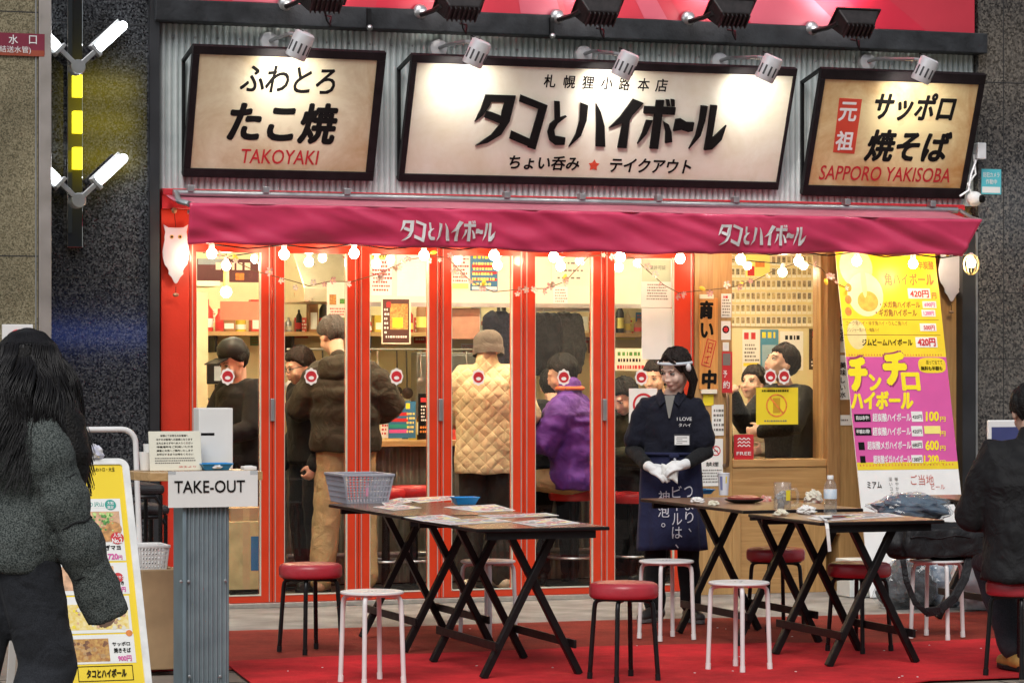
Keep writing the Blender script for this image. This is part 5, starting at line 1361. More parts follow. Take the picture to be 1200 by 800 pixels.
menu('blue menu sheet with yellow title on the inner wall behind the window', (891, 386, 912, 438), yp_ - .001, mat('mid_blue', (.06, .25, .4), .5, var=.1), [('L', (892, 388, 911, 397), 1, YEL, .95), ('B', (893, 404, 910, 436), mat('pale_blue_print', (.3, .45, .55), .5, var=.1))])
menu('white calligraphy sheet on the inner wall behind the window', (914, 388, 941, 434), yp_ - .001, PAPER, [('L', (919, 392, 938, 399), 1, INK, .9), ('L', (920, 404, 938, 430), 4, LAMPG, .5)])
menu('dark poster with a drink at the right edge of the window', (948, 385, 967, 433), yp_ - .001, mat('poster_night', (.04, .02, .018), .4, var=.3), [('B', (952, 396, 963, 420), BROWNFOOD), ('B', (952, 388, 957, 394), REDINK), ('L', (950, 422, 965, 430), 2, PAPER)], 'poster', 'poster')
menu('red and yellow lantern print at the top of the window', (874, 296, 902, 324), yp_ - .014, YELL, [('B', (876, 312, 884, 323), REDINK), ('B', (885, 306, 896, 313), ORANGE)], 'poster', 'poster')
wt = thing('window_table', 'table inside the window where two customers sit', 'table', (X(905, 1.0), 1.0, 0))
MB().box(X(860, .8), X(985, .8), .75, 1.4, .70, .73, WOODT).build('top', None, wt, bevel=.004); MB().box(X(880, 1), X(884, 1), 1.0, 1.05, .005, .699, BLK).build('leg', None, wt); MB().box(X(950, 1), X(954, 1), 1.0, 1.05, .005, .699, BLK).build('leg', None, wt)
# cartons behind the first pane
def carton(label, pr, y, dep, M, strip=None, texts=None, name='carton'):
    x0, x1, z0, z1 = rect(pr, y); o = thing(name, label, 'box', ((x0 + x1) / 2, y, max(z0, 0)))
    z0 = max(z0, .006)
    MB().box(x0, x1, y, y + dep, z0, z1, M).build('body', None, o, bevel=.004)
    b = MB().box(x0 + (x1 - x0) * .4, x0 + (x1 - x0) * .6, y - .001, y, z0 + .002, z1 - .002, mat('carton_tape', (.5, .38, .2), .3, var=.1)); b.build('tape', None, o)
    if strip: blocks(strip)(wall_plane(y - .0015), o)
    return o
CARD = mat('cardboard', (.42, .28, .15), .8, var=.18, scale=6)
carton('yellowish carton with a blue label inside the first glass pane', (268, 611, 309, 690), .25, .35, mat('carton_yellow', (.5, .42, .2), .6, var=.25, scale=8), [((294, 628, 306, 668), BLUE)])
carton('small open carton on top of the yellowish one inside the first pane', (270, 595, 307, 611), .27, .3, CARD)

# ================================================================== furniture outside
def table(name, label, x0, x1, y0, y1, h, M, rotz=0., group='folding tables on the red carpet'):
    xc, yc = (x0 + x1) / 2, (y0 + y1) / 2; hx, hy = (x1 - x0) / 2, (y1 - y0) / 2
    r = thing(name, label, 'table', (xc, yc, .0), rotz, group)
    zf = .0125
    MB().box(-hx, hx, -hy, hy, h - .018, h - .0015, LEGBLK).build('tabletop', None, r, bevel=.004, world=False); MB().box(-hx + .004, hx - .004, -hy + .004, hy - .004, h - .0014, h, M).build('laminate', None, r, world=False)
    MB().box(-hx + .06, hx - .06, -hy + .03, -hy + .055, h - .055, h - .0205, BLK).build('apron', None, r, world=False); MB().box(-hx + .06, hx - .06, hy - .055, hy - .03, h - .055, h - .0205, BLK).build('apron', None, r, world=False)
    d = min(.4, hy - .12)
    for sy in (-1, 1):
        for sx in (-1, 1):
            off = .018 * sx
            MB().bar((-sx * .11, sy * d + off, h - .03), (sx * .25, sy * d + off, zf), .034, .04, (0, 1, 0), LEGBLK).build('leg', None, r, bevel=.004, world=False)
    for sx in (-1, 1):
        xs = sx * (.25 - .36 * (.16 / h)) + sx * .018
        MB().box(xs + sx * .002, xs + sx * .016, -d - .07, d + .07, .145, .185, LEGBLK).build('stretcher', None, r, bevel=.003, world=False)
    return r
T1 = table('folding_table', 'dark folding table in front, bare but for menus laid on it', -1.76, -1.09, -4.60, -3.45, .73, TABLETOP)
T2 = table('folding_table', 'dark folding table holding the grey basket and the blue tray', -1.75, -1.05, -3.35, -1.95, .73, TABLETOP)
T3 = table('folding_table', 'walnut folding table with the beer mug and the water bottle', .02, .70, -4.58, -3.70, .73, TABLETOP2)
xT4 = X(750, -2.2)
T4 = table('folding_table', 'folding table beside the waitress with a cup and a black plate', xT4, xT4 + .69, -3.66, -2.2, .745, TABLETOP2)
pT5 = gp(1066, 580, .73)
T5 = table('folding_table', 'walnut folding table in front of the man in black, at the right edge', pT5.x, pT5.x + .7, pT5.y - 1.1, pT5.y, .73, TABLETOP2)

def stool_round(seatM, legM, label, white=False):
    r = thing('stool', label, 'stool', (0, 0, 0), 0, 'white metal stools' if white else 'red vinyl stools')
    zf = .0125
    if white:
        H_, rs = .44, .15
        MB().lathe((0, 0, H_ - .014), [(0, 0), (rs - .006, 0), (rs, .004), (rs, .011), (rs - .004, .014), (0, .0135)], 36, seatM).build('seat', None, r, smooth=True, angle=35)
        b = MB()
        for a in range(3):
            q = 2 * math.pi * a / 3; b.lathe((math.cos(q) * .02, math.sin(q) * .02, H_ - .0003), [(0, 0), (.006, 0), (.006, .0006), (0, .0006)], 8, mat('seat_hole', (.3, .3, .3), .6, var=0))
        b.build('vent_hole', None, r)
        rt, rb, zt_ = .118, .152, H_ - .02
    else:
        H_, rs = .475, .165
        MB().lathe((0, 0, H_ - .075), [(0, 0), (rs - .01, 0), (rs - .002, .008), (rs, .02), (rs, .05), (rs - .006, .064), (rs - .022, .072), (rs * .5, .0755), (0, .076)], 40, seatM).build('seat', None, r, smooth=True, angle=60)
        MB().lathe((0, 0, H_ - .083), [(0, 0), (rs - .02, 0), (rs - .02, .0075), (0, .0075)], 30, BLK).build('seat_base', None, r)
        rt, rb, zt_ = .12, .165, H_ - .085
    for k in range(4):
        a = R(45 + 90 * k); ca, sa = math.cos(a), math.sin(a); c2 = rt + .022
        pts = [(ca * .03, sa * .03, zt_), (ca * (rt - .02), sa * (rt - .02), zt_), (ca * (rt + .008), sa * (rt + .008), zt_ - .006), (ca * (c2 - .004), sa * (c2 - .004), zt_ - .02), (ca * c2, sa * c2, zt_ - .045), (ca * rb, sa * rb, zf + .012)]
        lg = MB().tube(pts, .0115, 10, legM).build('leg', None, r, smooth=True)
        MB().tube([(ca * (rb - .0015), sa * (rb - .0015), zf + .03), (ca * rb, sa * rb, zf)], .0135, 10, BLKP if not white else WHITEP).build('rubber_foot', None, lg, smooth=True)
    return r
def at(px, py, h): return gp(px, py, h)
p = at(731, 681, .475); RS = stool_round(VINYL, TUBEBLK, 'red vinyl stool with black legs standing alone in front of the waitress'); RS.location = (p.x, p.y, 0); RS.rotation_euler[2] = R(12)
for px, py, a, lb in ((364, 659, 20, 'red vinyl stool with black legs, left of the grey basket'), (909, 641, 5, 'red vinyl stool behind the beer mug table, below the wooden window'), (1007, 658, 25, 'red vinyl stool between the mug table and the bag of clothes')):
    p = at(px, py, .475); dup(RS, (p.x, p.y, 0), R(a), lb)
p = at(1196, 678, .475); RS5 = dup(RS, (p.x, p.y, 0), R(18), 'bright red stool the man in the black jacket sits on')
p = at(436, 692, .44); WS = stool_round(TUBEWHT, TUBEWHT, 'white metal stool in front, left of the crossed table legs', True); WS.location = (p.x, p.y, 0); WS.rotation_euler[2] = R(15)
for px, py, a, lb in ((572, 656, 30, 'white metal stool half hidden behind the crossed table legs'), (781, 656, 10, 'white metal stool right in front of the waitress apron'), (866, 681, 28, 'white metal stool in front of the beer mug table'), (1098, 655, 40, 'white metal stool carrying the black bag')):
    p = at(px, py, .44); q = dup(WS, (p.x, p.y, 0), R(a), lb)
    if px == 1098: WS5 = p.copy()
# bar stools inside
def bar_stool(px, row, y, label):
    c = Vector((X(px, y), y, 0)); zt_ = Z(px, row, y)
    r = thing('bar_stool', label, 'stool', c, 0, 'red bar stools at the counter')
    MB().lathe((c.x, c.y, zt_ - .08), [(0, 0), (.16, 0), (.17, .02), (.17, .055), (.155, .075), (0, .08)], 30, VINYLB).build('seat', None, r, smooth=True, angle=60)
    MB().lathe((c.x, c.y, .006), [(0, 0), (.2, 0), (.2, .012), (.03, .03), (.025, zt_ - .1), (0, zt_ - .1)], 20, BLK).build('post', None, r, smooth=True, angle=40)
    pts = [(c.x + math.cos(2 * math.pi * i / 20) * .17, c.y + math.sin(2 * math.pi * i / 20) * .17, .2) for i in range(21)]
    MB().tube(pts, .01, 8, STEEL, caps=False).build('foot_ring', None, r, smooth=True)
    return r
bar_stool(452, 571, 1.05, 'red bar stool behind the grey basket, at the counter')
bar_stool(485, 568, 1.05, 'red bar stool at the counter under the menu stands')
bar_stool(592, 571, .98, 'red bar stool behind the man in the beige coat')
bar_stool(672, 572, .98, 'red bar stool under the person in the purple jacket')
bar_stool(741, 575, 1.0, 'red bar stool beside the waitress, behind the last door')
# ================================================================== people
SKIN = mat('skin', (.62, .4, .3), .5, var=.06, scale=14, spec=.35)
SKIN2 = mat('skin_pale', (.78, .54, .43), .48, var=.05, scale=14, spec=.35)
HAIRB = mat('black_hair', (.007, .006, .0055), .55, var=.7, scale=70, bump=.9, bscale=110, spec=.25)
HAIRD = mat('dark_brown_hair', (.016, .0095, .007), .55, var=.7, scale=70, bump=.9, bscale=110, spec=.25)
HAIRG = mat('greying_hair', (.06, .054, .05), .5, var=.5, scale=80, bump=.9, bscale=110, spec=.25)
LIP = mat('lip', (.46, .2, .18), .4, var=0)
EYEW = mat('eye_white', (.7, .68, .65), .3, var=0)
EYEB = mat('iris', (.015, .01, .008), .2, var=0)
def rotm(yaw=0, pitch=0, roll=0):
    return (Matrix.Rotation(R(yaw), 3, 'Z') @ Matrix.Rotation(R(pitch), 3, 'X') @ Matrix.Rotation(R(roll), 3, 'Y'))
def head_shapes(b, c, Q, s=1.0):
    """head facing local -y; c = centre at eye height"""
    c = Vector(c)
    def e(p, r): b.ell(c + Q @ (Vector(p) * s), [k * s for k in r], Q, 18, 12)
    e((0, .018, .03), (.074, .092, .088)); e((0, -.022, -.03), (.063, .066, .082)); e((0, -.048, -.088), (.03, .03, .026))
    e((0, -.018, -.065), (.052, .055, .045))
    e((-.034, -.062, -.035), (.026, .02, .028)); e((.034, -.062, -.035), (.026, .02, .028))
    e((0, -.09, -.018), (.0095, .013, .028)); e((0, -.098, -.036), (.013, .013, .011)); e((-.011, -.09, -.039), (.009, .01, .008)); e((.011, -.09, -.039), (.009, .01, .008))
    e((0, -.074, .022), (.05, .014, .014))
    e((0, -.082, -.064), (.022, .012, .011))
    for sx in (-1, 1): e((sx * .074, .012, -.012), (.011, .02, .032))
def face_parts(root, c, Q, s=1.0, lipM=LIP, brow=True, smile=0., gaze=0.):
    c = Vector(c)
    P = lambda p: c + Q @ (Vector(p) * s)
    for sx in (-1, 1):
        b = MB()
        b.ell(P((sx * .031, -.0735, -.001)), (.0145 * s, .0095 * s, .0062 * s), Q, 14, 8, EYEW)
        b.ell(P((sx * .031 + gaze, -.0785, -.001)), (.0068 * s, .006 * s, .0062 * s), Q, 12, 8, EYEB)
        b.tube([P((sx * .031 - .017, -.0775, .001)), P((sx * .031 - .006, -.0835, .0065)), P((sx * .031 + .008, -.0835, .006)), P((sx * .031 + .018, -.076, .0))], .0022 * s, 6, EYEB)
        b.build('eye', None, root, smooth=True, world=False)
        if brow: MB().tube([P((sx * .014, -.0855, .0185)), P((sx * .031, -.0835, .0235)), P((sx * .05, -.069, .0185))], [.0022 * s, .0032 * s, .0012 * s], 6, HAIRB).build('eyebrow', None, root, smooth=True, world=False)
    b = MB()
    b.tube([P((-.019, -.081, -.064 + smile)), P((-.01, -.0915, -.0625)), P((0, -.0925, -.0635)), P((.01, -.0915, -.0625)), P((.019, -.081, -.064 + smile))], [.001, .0042 * s, .004 * s, .0042 * s, .001], 8, lipM)
    b.tube([P((-.015, -.083, -.0685 + smile)), P((0, -.0915, -.0715)), P((.015, -.083, -.0685 + smile))], [.001, .0058 * s, .001], 8, lipM)
    b.build('lips', None, root, smooth=True, world=False)
def hair_cap(root, c, Q, M, s=1.0, line=.055, side=-.02, back=-.085, bulk=1.0, part=0., seed=1, name='hair'):
    """hair shell: full over crown and back, tucked into the skull over the face"""
    c = Vector(c); b = MB(); nu, nv = 64, 36; vs = []
    for i in range(nv + 1):
        th = math.pi * i / nv
        for k in range(nu):
            a = 2 * math.pi * k / nu
            d = Vector((math.sin(th) * math.sin(a), -math.sin(th) * math.cos(a), math.cos(th)))   # a=0 -> face
            front = max(0., math.cos(a)); sidew = abs(math.sin(a))
            base = Vector((.086 * bulk, .104 * bulk, .1 * bulk))
            p = Vector((d.x * base.x, d.y * base.y, d.z * base.z)) + Vector((0, .02, .032))
            lim = line if front > .75 else (side + (line - side) * max(0, (front - .15) / .6) if front > .15 else (side if math.cos(a) > -.2 else back))
            strand = .004 * mnoise.noise(Vector((a * 9, th * 1.5, seed))) + .003 * mnoise.noise(Vector((a * 25, th * 2, seed + 5)))
            k_ = 1 + strand * 20 * bulk
            dz = p.z - lim - .012 * mnoise.noise(Vector((a * 6, 0, seed)))
            t = max(0., min(1., (dz + .012) / .02))
            inner = Vector((d.x * .06, d.y * .07 + .02, d.z * .07 + .02))
            q = inner.lerp(p * k_, t)
            vs.append(c + Q @ (q * s))
    fs = [(i * nu + k, i * nu + (k + 1) % nu, (i + 1) * nu + (k + 1) % nu, (i + 1) * nu + k) for i in range(nv) for k in range(nu)]
    return b.add(vs, fs, M).build(name, None, root, smooth=True, angle=80, world=False)
def hand_shapes(b, wrist, dirv, palm_n, s=1.0, curl=.5, thumb=1):
    """palm, four bent fingers of different length and a thumb from the palm's side"""
    w_ = Vector(wrist); d = Vector(dirv).normalized(); n = Vector(palm_n); n = (n - d * n.dot(d)).normalized(); t = d.cross(n) * thumb
    Q = Matrix((t, d, n)).transposed()
    b.ell(w_ + d * .045 * s, (.038 * s, .05 * s, .017 * s), Q, 14, 10)
    b.limb([w_ - d * .015 * s, w_ + d * .03 * s], [.025 * s, .03 * s], 12)
    for i, (o, L) in enumerate(((-.027, .066), (-.009, .076), (.009, .072), (.027, .056))):
        p0 = w_ + d * .075 * s + t * o * s; a = curl
        d1 = (d * math.cos(a) + n * math.sin(a)); d2 = (d * math.cos(2 * a) + n * math.sin(2 * a)); d3 = (d * math.cos(2.8 * a) + n * math.sin(2.8 * a))
        p1 = p0 + d1 * L * .45 * s; p2 = p1 + d2 * L * .32 * s; p3 = p2 + d3 * L * .25 * s
        b.limb([p0 - d * .01, p0, p1, p2, p3], [.0095 * s, .0098 * s, .009 * s, .0082 * s, .007 * s], 10)
    q0 = w_ + d * .02 * s - t * .026 * s; q1 = q0 + (d * .55 - t * .6 + n * .35).normalized() * .04 * s; q2 = q1 + (d * .85 - t * .1 + n * .5).normalized() * .034 * s
    b.limb([q0, q1, q2], [.014 * s, .0115 * s, .0085 * s], 10)
DEF = dict(head=(0, -.03, 1.5), neck=(0, .0, 1.36), chest=(0, .0, 1.2), waist=(0, .005, 1.02), hip=(0, .01, .9),
           shR=(-.165, .0, 1.31), elR=(-.215, .03, 1.04), wrR=(-.21, -.08, .82), shL=(.165, .0, 1.31), elL=(.215, .03, 1.04), wrL=(.21, -.08, .82),
           hiR=(-.085, .01, .88), knR=(-.095, -.01, .47), anR=(-.1, .03, .085), hiL=(.085, .01, .88), knL=(.095, -.01, .47), anL=(.1, .03, .085))
def J_(**kw):
    j = {k: Vector(v) for k, v in DEF.items()}
    for k, v in kw.items(): j[k] = Vector(v)
    return j
def body_mesh(root, J, Q, M=SKIN, hs=1.0, voxel=.0075, hands=True, curl=.6):
    b = MB()
    head_shapes(b, J['head'], Q, hs)
    b.limb([J['neck'] + Vector((0, .01, -.04)), J['neck'], J['head'] + Q @ Vector((0, .03, -.06))], [.06, .05, .048], 16)
    b.limb([J['hip'], J['waist'], J['chest'], J['chest'].lerp(J['neck'], .55)], [.1, .085, .095, .075], 18)
    for s in 'RL':
        b.limb([J['sh' + s], J['el' + s], J['wr' + s]], [.04, .036, .026], 14)
        b.limb([J['sh' + s], J['chest'].lerp(J['neck'], .7)], [.04, .05], 12)
        b.limb([J['hi' + s], J['kn' + s], J['an' + s]], [.08, .052, .036], 14)
        if hands:
            d = (J['wr' + s] - J['el' + s]).normalized(); sx = -1 if s == 'R' else 1
            hand_shapes(b, J['wr' + s], d, Vector((-sx, -.2, 0)), 1., curl, sx)
    return b.remesh('body', M, root, voxel, 2, fac=.4)
def torso_rings(J, w_, d_, z_hem, flare=1.0, sh=1.0, puff=0, amp=.012):
    """rings from hem to collar along hip-waist-chest-neck"""
    hip, waist, chest, neck = J['hip'], J['waist'], J['chest'], J['neck']
    spine = [hip + (hip - waist) * ((hip.z - z_hem) / max(.02, waist.z - hip.z)) if z_hem < hip.z else hip.lerp(waist, (z_hem - hip.z) / (waist.z - hip.z)), waist, chest, chest.lerp(neck, .45), neck + Vector((0, 0, .0))]
    W = [w_ * flare, w_ * .97, w_ * 1.0 * sh, w_ * .98 * sh, w_ * .46]; D = [d_ * flare, d_, d_ * 1.04, d_ * .92, d_ * .6]
    rings = []; n = 34
    for i in range(n + 1):
        t = i / n * (len(spine) - 1); k = min(int(t), len(spine) - 2); f = t - k; f2 = f * f * (3 - 2 * f)
        p = spine[k].lerp(spine[k + 1], f); ww = W[k] + (W[k + 1] - W[k]) * f2; dd = D[k] + (D[k + 1] - D[k]) * f2
        bu = amp * (abs(math.sin(math.pi * i / n * puff)) - .5) if puff else 0
        rings.append((p.x, p.y, p.z, ww + bu, dd + bu))
    return rings
def sleeve(b, J, s, r, short=None, puff=0, amp=.008, flat=False):
    a, e, w_ = J['sh' + s], J['el' + s], J['wr' + s]
    top = J['chest'].lerp(J['neck'], .62)
    pts, rs = [top.lerp(a, .45)], [r[0] * 1.02]
    n = 14; path = []
    for i in range(n + 1):
        t = i / n * 2
        p = a.lerp(e, t) if t < 1 else e.lerp(w_, t - 1)
        if short and t > short: break
        rr = (r[0] + (r[1] - r[0]) * t) if t < 1 else (r[1] + (r[2] - r[1]) * (t - 1))
        if puff and not (flat and t > 1.76): rr += amp * (abs(math.sin(math.pi * t * puff / 2)) - .5)
        elif puff: rr += amp * .35
        pts.append(p); rs.append(rr)
    if flat: b.tube(pts, rs, 22); b.ell(pts[0], [rs[0]] * 3)
    else: b.limb(pts, rs, 18)
def jacket(root, J, M, w_=.19, d_=.13, hem=.82, r=(.075, .065, .05), short=None, puff=0, spuff=0, amp=.012, flare=1.0, collar=None, name='jacket', voxel=.011, disp=(.02, .12), sh=1.0, pw=2.3, smooth=3, cr=.062):
    b = MB(); b.loft(torso_rings(J, w_, d_, hem, flare, sh, puff, amp), 28, None, pw)
    for s in 'RL': sleeve(b, J, s, r, short, spuff, amp * .8)
    if collar:
        b.limb([J['neck'] + Vector((0, .015, -.03)), J['neck'] + Vector((0, .012, collar))], [cr * 1.12, cr], 18)
    return b.remesh(name, M, root, voxel, smooth, disp)
def trousers(root, J, M, r=(.1, .075, .062), name='trousers', top=.06, voxel=.011):
    b = MB()
    b.limb([J['hip'] + (J['waist'] - J['hip']).normalized() * top, J['hip'], (J['hiR'] + J['hiL']) / 2], [.125, .135, .11], 18)
    for s in 'RL': b.limb([J['hi' + s], J['kn' + s], J['an' + s] + (J['an' + s] - J['kn' + s]).normalized() * -.02], list(r), 16)
    return b.remesh(name, M, root, voxel, 3, (.02, .1))
def shoes(root, J, M, yawR=0, yawL=0, L=.26, soleM=None):
    for s, yw in (('R', yawR), ('L', yawL)):
        a = J['an' + s]; Q = Matrix.Rotation(R(yw), 3, 'Z'); z = .0
        b = MB(); f = lambda x, y, zz: Vector((a.x, a.y, 0)) + Q @ Vector((x, y, zz))
        b.limb([f(0, .045, .05), f(0, -.05, .046), f(0, -.15, .036)], [.042, .043, .034], 14); b.limb([a + Vector((0, .005, .02)), f(0, .01, .05)], [.046, .046], 12)
        o = b.remesh('shoe', M, root, .007, 2)
        pts = []
        for i in range(24):
            q = 2 * math.pi * i / 24; yy = -.055 + .135 * math.cos(q); xx = (.046 if yy < -.02 else .042) * math.sin(q); pts.append(f(xx, yy, .004))
        MB().prism(pts, (0, 0, .022), soleM or BLKP).build('sole', None, o, bevel=.004, world=False)

# ---------------------------------------------------------------- the waitress
p = gp(775, 735); WY = p.y + .25; WX = X(786, WY)
yaw = R(-26)
wt_ = thing('person', 'waitress in a navy polo and long apron with white gloves and a white headband', 'person', (WX, WY, .006), yaw)
J = J_(head=(.03, -.06, 1.47), neck=(.01, -.01, 1.325), chest=(0, .0, 1.16), waist=(0, .01, .99), hip=(0, .015, .87), shR=(-.148, .0, 1.25), shL=(.15, .0, 1.245),
       elR=(-.22, .02, 1.0), wrR=(-.115, -.21, .91), elL=(.205, -.02, .99), wrL=(.1, -.22, .925),
       hiR=(-.085, .01, .86), knR=(-.09, .0, .45), anR=(-.095, .03, .085), hiL=(.085, .01, .86), knL=(.1, .0, .45), anL=(.12, .02, .085))
Qh = rotm(-33, 20, 3)
body_mesh(wt_, J, Qh, SKIN2, .98, .0062, hands=False)
face_parts(wt_, J['head'], Qh, .98, gaze=-.004, smile=-.004)
NAVY = fabric('navy_polo', (.006, .007, .014), (.012, .013, .024), 500., .9, .2, .03, None, .15)
BLKK = fabric('black_knit', (.006, .006, .007), (.014, .014, .015), 500., .9, .3)
APR = fabric('apron_navy', (.012, .014, .045), (.024, .027, .07), 450., .9, .25, .03, None, .15)
GLOVE = mat('white_glove', (.74, .74, .73), .6, var=.04, bump=.15, bscale=60)
jacket(wt_, J, NAVY, .165, .113, .93, (.064, .08, .09), .72, name='polo_shirt', voxel=.009, disp=(.028, .1), flare=1.05)
b = MB()
for s in 'RL': b.limb([J['el' + s].lerp(J['sh' + s], .5), J['el' + s], J['wr' + s].lerp(J['el' + s], .12)], [.055, .052, .036], 16)
b.remesh('black_sleeve', BLKK, wt_, .008, 2, (.012, .06))
# collar
for sx in (-1, 1):
    MB().prism([Vector((sx * .05, -.03, 1.355)), Vector((sx * .075, .03, 1.35)), Vector((sx * .088, -.05, 1.305)), Vector((sx * .055, -.125, 1.255)), Vector((sx * .022, -.098, 1.285))], (0, -.006, .004), NAVY).build('collar', None, wt_, bevel=.003, world=False)
b = MB().prism([(-.03, -.088, 1.32), (.03, -.088, 1.32), (.004, -.128, 1.19), (-.004, -.128, 1.19)], (0, -.002, 0), mat('grey_undershirt', (.2, .19, .17), .8, var=.1)); b.build('undershirt', None, wt_, world=False)
# apron wraps the hips like a long skirt
rings = []
for i in range(20):
    t = i / 19; z = .985 - t * .56
    rings.append((.0, .005, z, .168 + .03 * t + (.006 if i else -.004), .125 + .05 * t))
b = MB(); vs = []; ns = 72
for i, (x, y, z, rx, ry) in enumerate(rings):
    for k in range(ns):
        a = 2 * math.pi * k / ns; t = i / 19
        f = 1 + t * .05 * math.sin(a * 7 + 1.3) + t * .03 * math.sin(a * 13 + z * 6) + .012 * mnoise.noise(Vector((a * 3, z * 8, 2)))
        vs.append((x + rx * f * math.cos(a), y + ry * f * math.sin(a), z + .006 * math.sin(a * 3) * t))
b.add(vs, [(i * ns + k, i * ns + (k + 1) % ns, (i + 1) * ns + (k + 1) % ns, (i + 1) * ns + k) for i in range(19) for k in range(ns)], APR)
ap = b.build('apron', None, wt_, smooth=True, angle=80, world=False); s_ = ap.modifiers.new('thick', 'SOLIDIFY'); s_.thickness = .004
pts = [(math.cos(2 * math.pi * i / 40) * .18, .005 + math.sin(2 * math.pi * i / 40) * .137, .982) for i in range(41)]
b = MB(); b.tube(pts, .009, 8, APR, caps=False); b.ell((.03, -.145, .97), (.03, .016, .02), None, 12, 8, APR); b.tube([(.03, -.15, .965), (.05, -.16, .9), (.045, -.165, .84)], .008, 6, mat('apron_tie', (.5, .5, .55), .8, var=.1)); b.build('apron_tie', None, wt_, smooth=True, world=False)
# apron lettering follows the cloth
WHI = mat('apron_print', (.62, .62, .68), .8, var=0)
def apron_text(chars, a0, z0, h, wd):
    b = MB()
    for i, ch in enumerate(chars):
        vs, fs, asp = text_geo(ch); z = z0 - i * h * 1.15
        small = ch in '、。'
        pts = []
        for u, v in vs:
            sc = .35 if small else 1
            a = a0 + (u - .5) * wd * sc / .185; zz = z + (v - .5) * h * sc * (.35 if ch == 'ー' else 1)
            if ch == 'ー': a = a0 + (v - .5) * wd * .12 / .185; zz = z + (u - .5) * h * .9
            t = (.985 - zz) / .56
            f = 1 + t * .05 * math.sin(a * 7 + 1.3) + t * .03 * math.sin(a * 13 + zz * 6) + .012 * mnoise.noise(Vector((a * 3, zz * 8, 2)))
            rx, ry = .174 + .03 * t, .125 + .05 * t
            pts.append((rx * f * math.cos(a) * 1.014, .005 + ry * f * math.sin(a) * 1.02 - .005, zz))
        b.add(pts, fs, WHI)
    b.build('apron_print', None, wt_, world=False)
apron_text('神泡。', R(261), .735, .07, .064); apron_text('ビールは、', R(284), .765, .068, .056); apron_text('つまり、', R(306), .765, .064, .052)
# polo print, name tag
def front_text(body, x, z, w_, h, M, y=-.136):
    vs, fs, _ = text_geo(body); b = MB(); b.add([(x + (u - .5) * w_, y + .1 * abs(x + (u - .5) * w_ - .03) , z + (v - .5) * h) for u, v in vs], fs, M); return b.build('shirt_print', None, wt_, world=False)
front_text('I LOVE', .088, 1.185, .085, .02, WHITE, -.142); front_text('タハイ', .09, 1.15, .07, .02, WHITE, -.142)
b = MB().obox((.075, -.146, 1.065), (.046, .004, 0), (0, .003, 0), (0, 0, .032), mat('tag_holder', (.05, .05, .055), .3, var=.1)).obox((.075, -.1505, 1.062), (.042, .004, 0), (0, .0015, 0), (0, 0, .026), PAPER)
b.build('name_tag', None, wt_, world=False)
b = MB()
for k in range(4): b.obox((.075 - .008 * (k % 2), -.1525, 1.078 - k * .011), (.03 - .006 * (k % 2), .0026, 0), (0, .0004, 0), (0, 0, .0018), INKG)
b.build('tag_print', None, wt_, world=False)
# gloves with a folded white cloth between them
b = MB(); hand_shapes(b, J['wrR'] + Vector((.01, -.012, -.002)), (.72, -.45, -.32), (.25, .5, -.7), 1.0, .42, -1)
b.limb([J['wrR'].lerp(J['elR'], .1), J['wrR'] + Vector((.01, -.01, 0))], [.031, .03], 14); b.remesh('glove', GLOVE, wt_, .0048, 2, fac=.35)
b = MB(); hand_shapes(b, J['wrL'] + Vector((-.01, -.012, -.002)), (-.8, -.4, -.15), (-.3, .5, -.75), 1.0, .5, 1)
b.limb([J['wrL'].lerp(J['elL'], .1), J['wrL'] + Vector((-.01, -.01, 0))], [.031, .03], 14); b.remesh('glove', GLOVE, wt_, .0048, 2, fac=.35)
cl = thing('cloth_wipe', 'small folded white wipe held in the waitress gloves', 'wipe', (WX, WY, .9), yaw)
b = MB(); vs = []
for i in range(8):
    for j in range(6):
        vs.append((-.035 + i * .013, -.268 + .008 * math.sin(i * 1.7 + j), .068 - j * .014 - .006 * i + .004 * math.sin(j * 2 + i) - .03))
b.add(vs, [(i * 6 + j, (i + 1) * 6 + j, (i + 1) * 6 + j + 1, i * 6 + j + 1) for i in range(7) for j in range(5)], PAPER)
o = b.build('cloth', None, cl, smooth=True, angle=80, world=False); s_ = o.modifiers.new('thick', 'SOLIDIFY'); s_.thickness = .006
# hair: centre-parted, tied back with a loose length on her left shoulder
hc = hair_cap(wt_, J['head'], Qh, HAIRD, .98, .078, .0, -.09, 1.0, seed=3)
b = MB(); c = J['head']
for k in range(26):
    sx = 1 if k % 3 else -1; rr = random.Random(k)
    a = rr.uniform(.0, 1.0)
    p0 = c + Qh @ Vector((sx * (.06 + .02 * a), -.035 + .07 * a, .06)); p1 = c + Qh @ Vector((sx * .083, -.02 + .075 * a, -.01)); p2 = c + Qh @ Vector((sx * (.078 + .008 * a), .02 + .05 * a, -.085)); p3 = c + Vector((sx * (.075 + rr.uniform(-.02, .015)), .035 + .045 * a, -.17 - rr.uniform(0, .05) * (1 if sx > 0 else .3)))
    if sx < 0: p1 = c + Qh @ Vector((sx * .079, .015 + .06 * a, -.01)); p2 = c + Qh @ Vector((sx * .07, .04 + .04 * a, -.085))
    b.limb([p0, p1, p2, p3], [.011, .014, .013, .004], 8)
for k in range(7):     # fringe strands over the forehead sides
    sx = -1 if k < 2 else 1
    b.limb([c + Qh @ Vector((sx * .004, -.066, .112)), c + Qh @ Vector((sx * (.035 + .004 * k), -.079, .075)), c + Qh @ Vector((sx * (.058 + .002 * k), -.066 + .004 * k, .03)), c + Qh @ Vector((sx * .068, -.05 + .006 * k, -.005))], [.006, .007, .005, .002], 8)
b.build('hair_lock', HAIRD, wt_, smooth=True, angle=80, world=False)
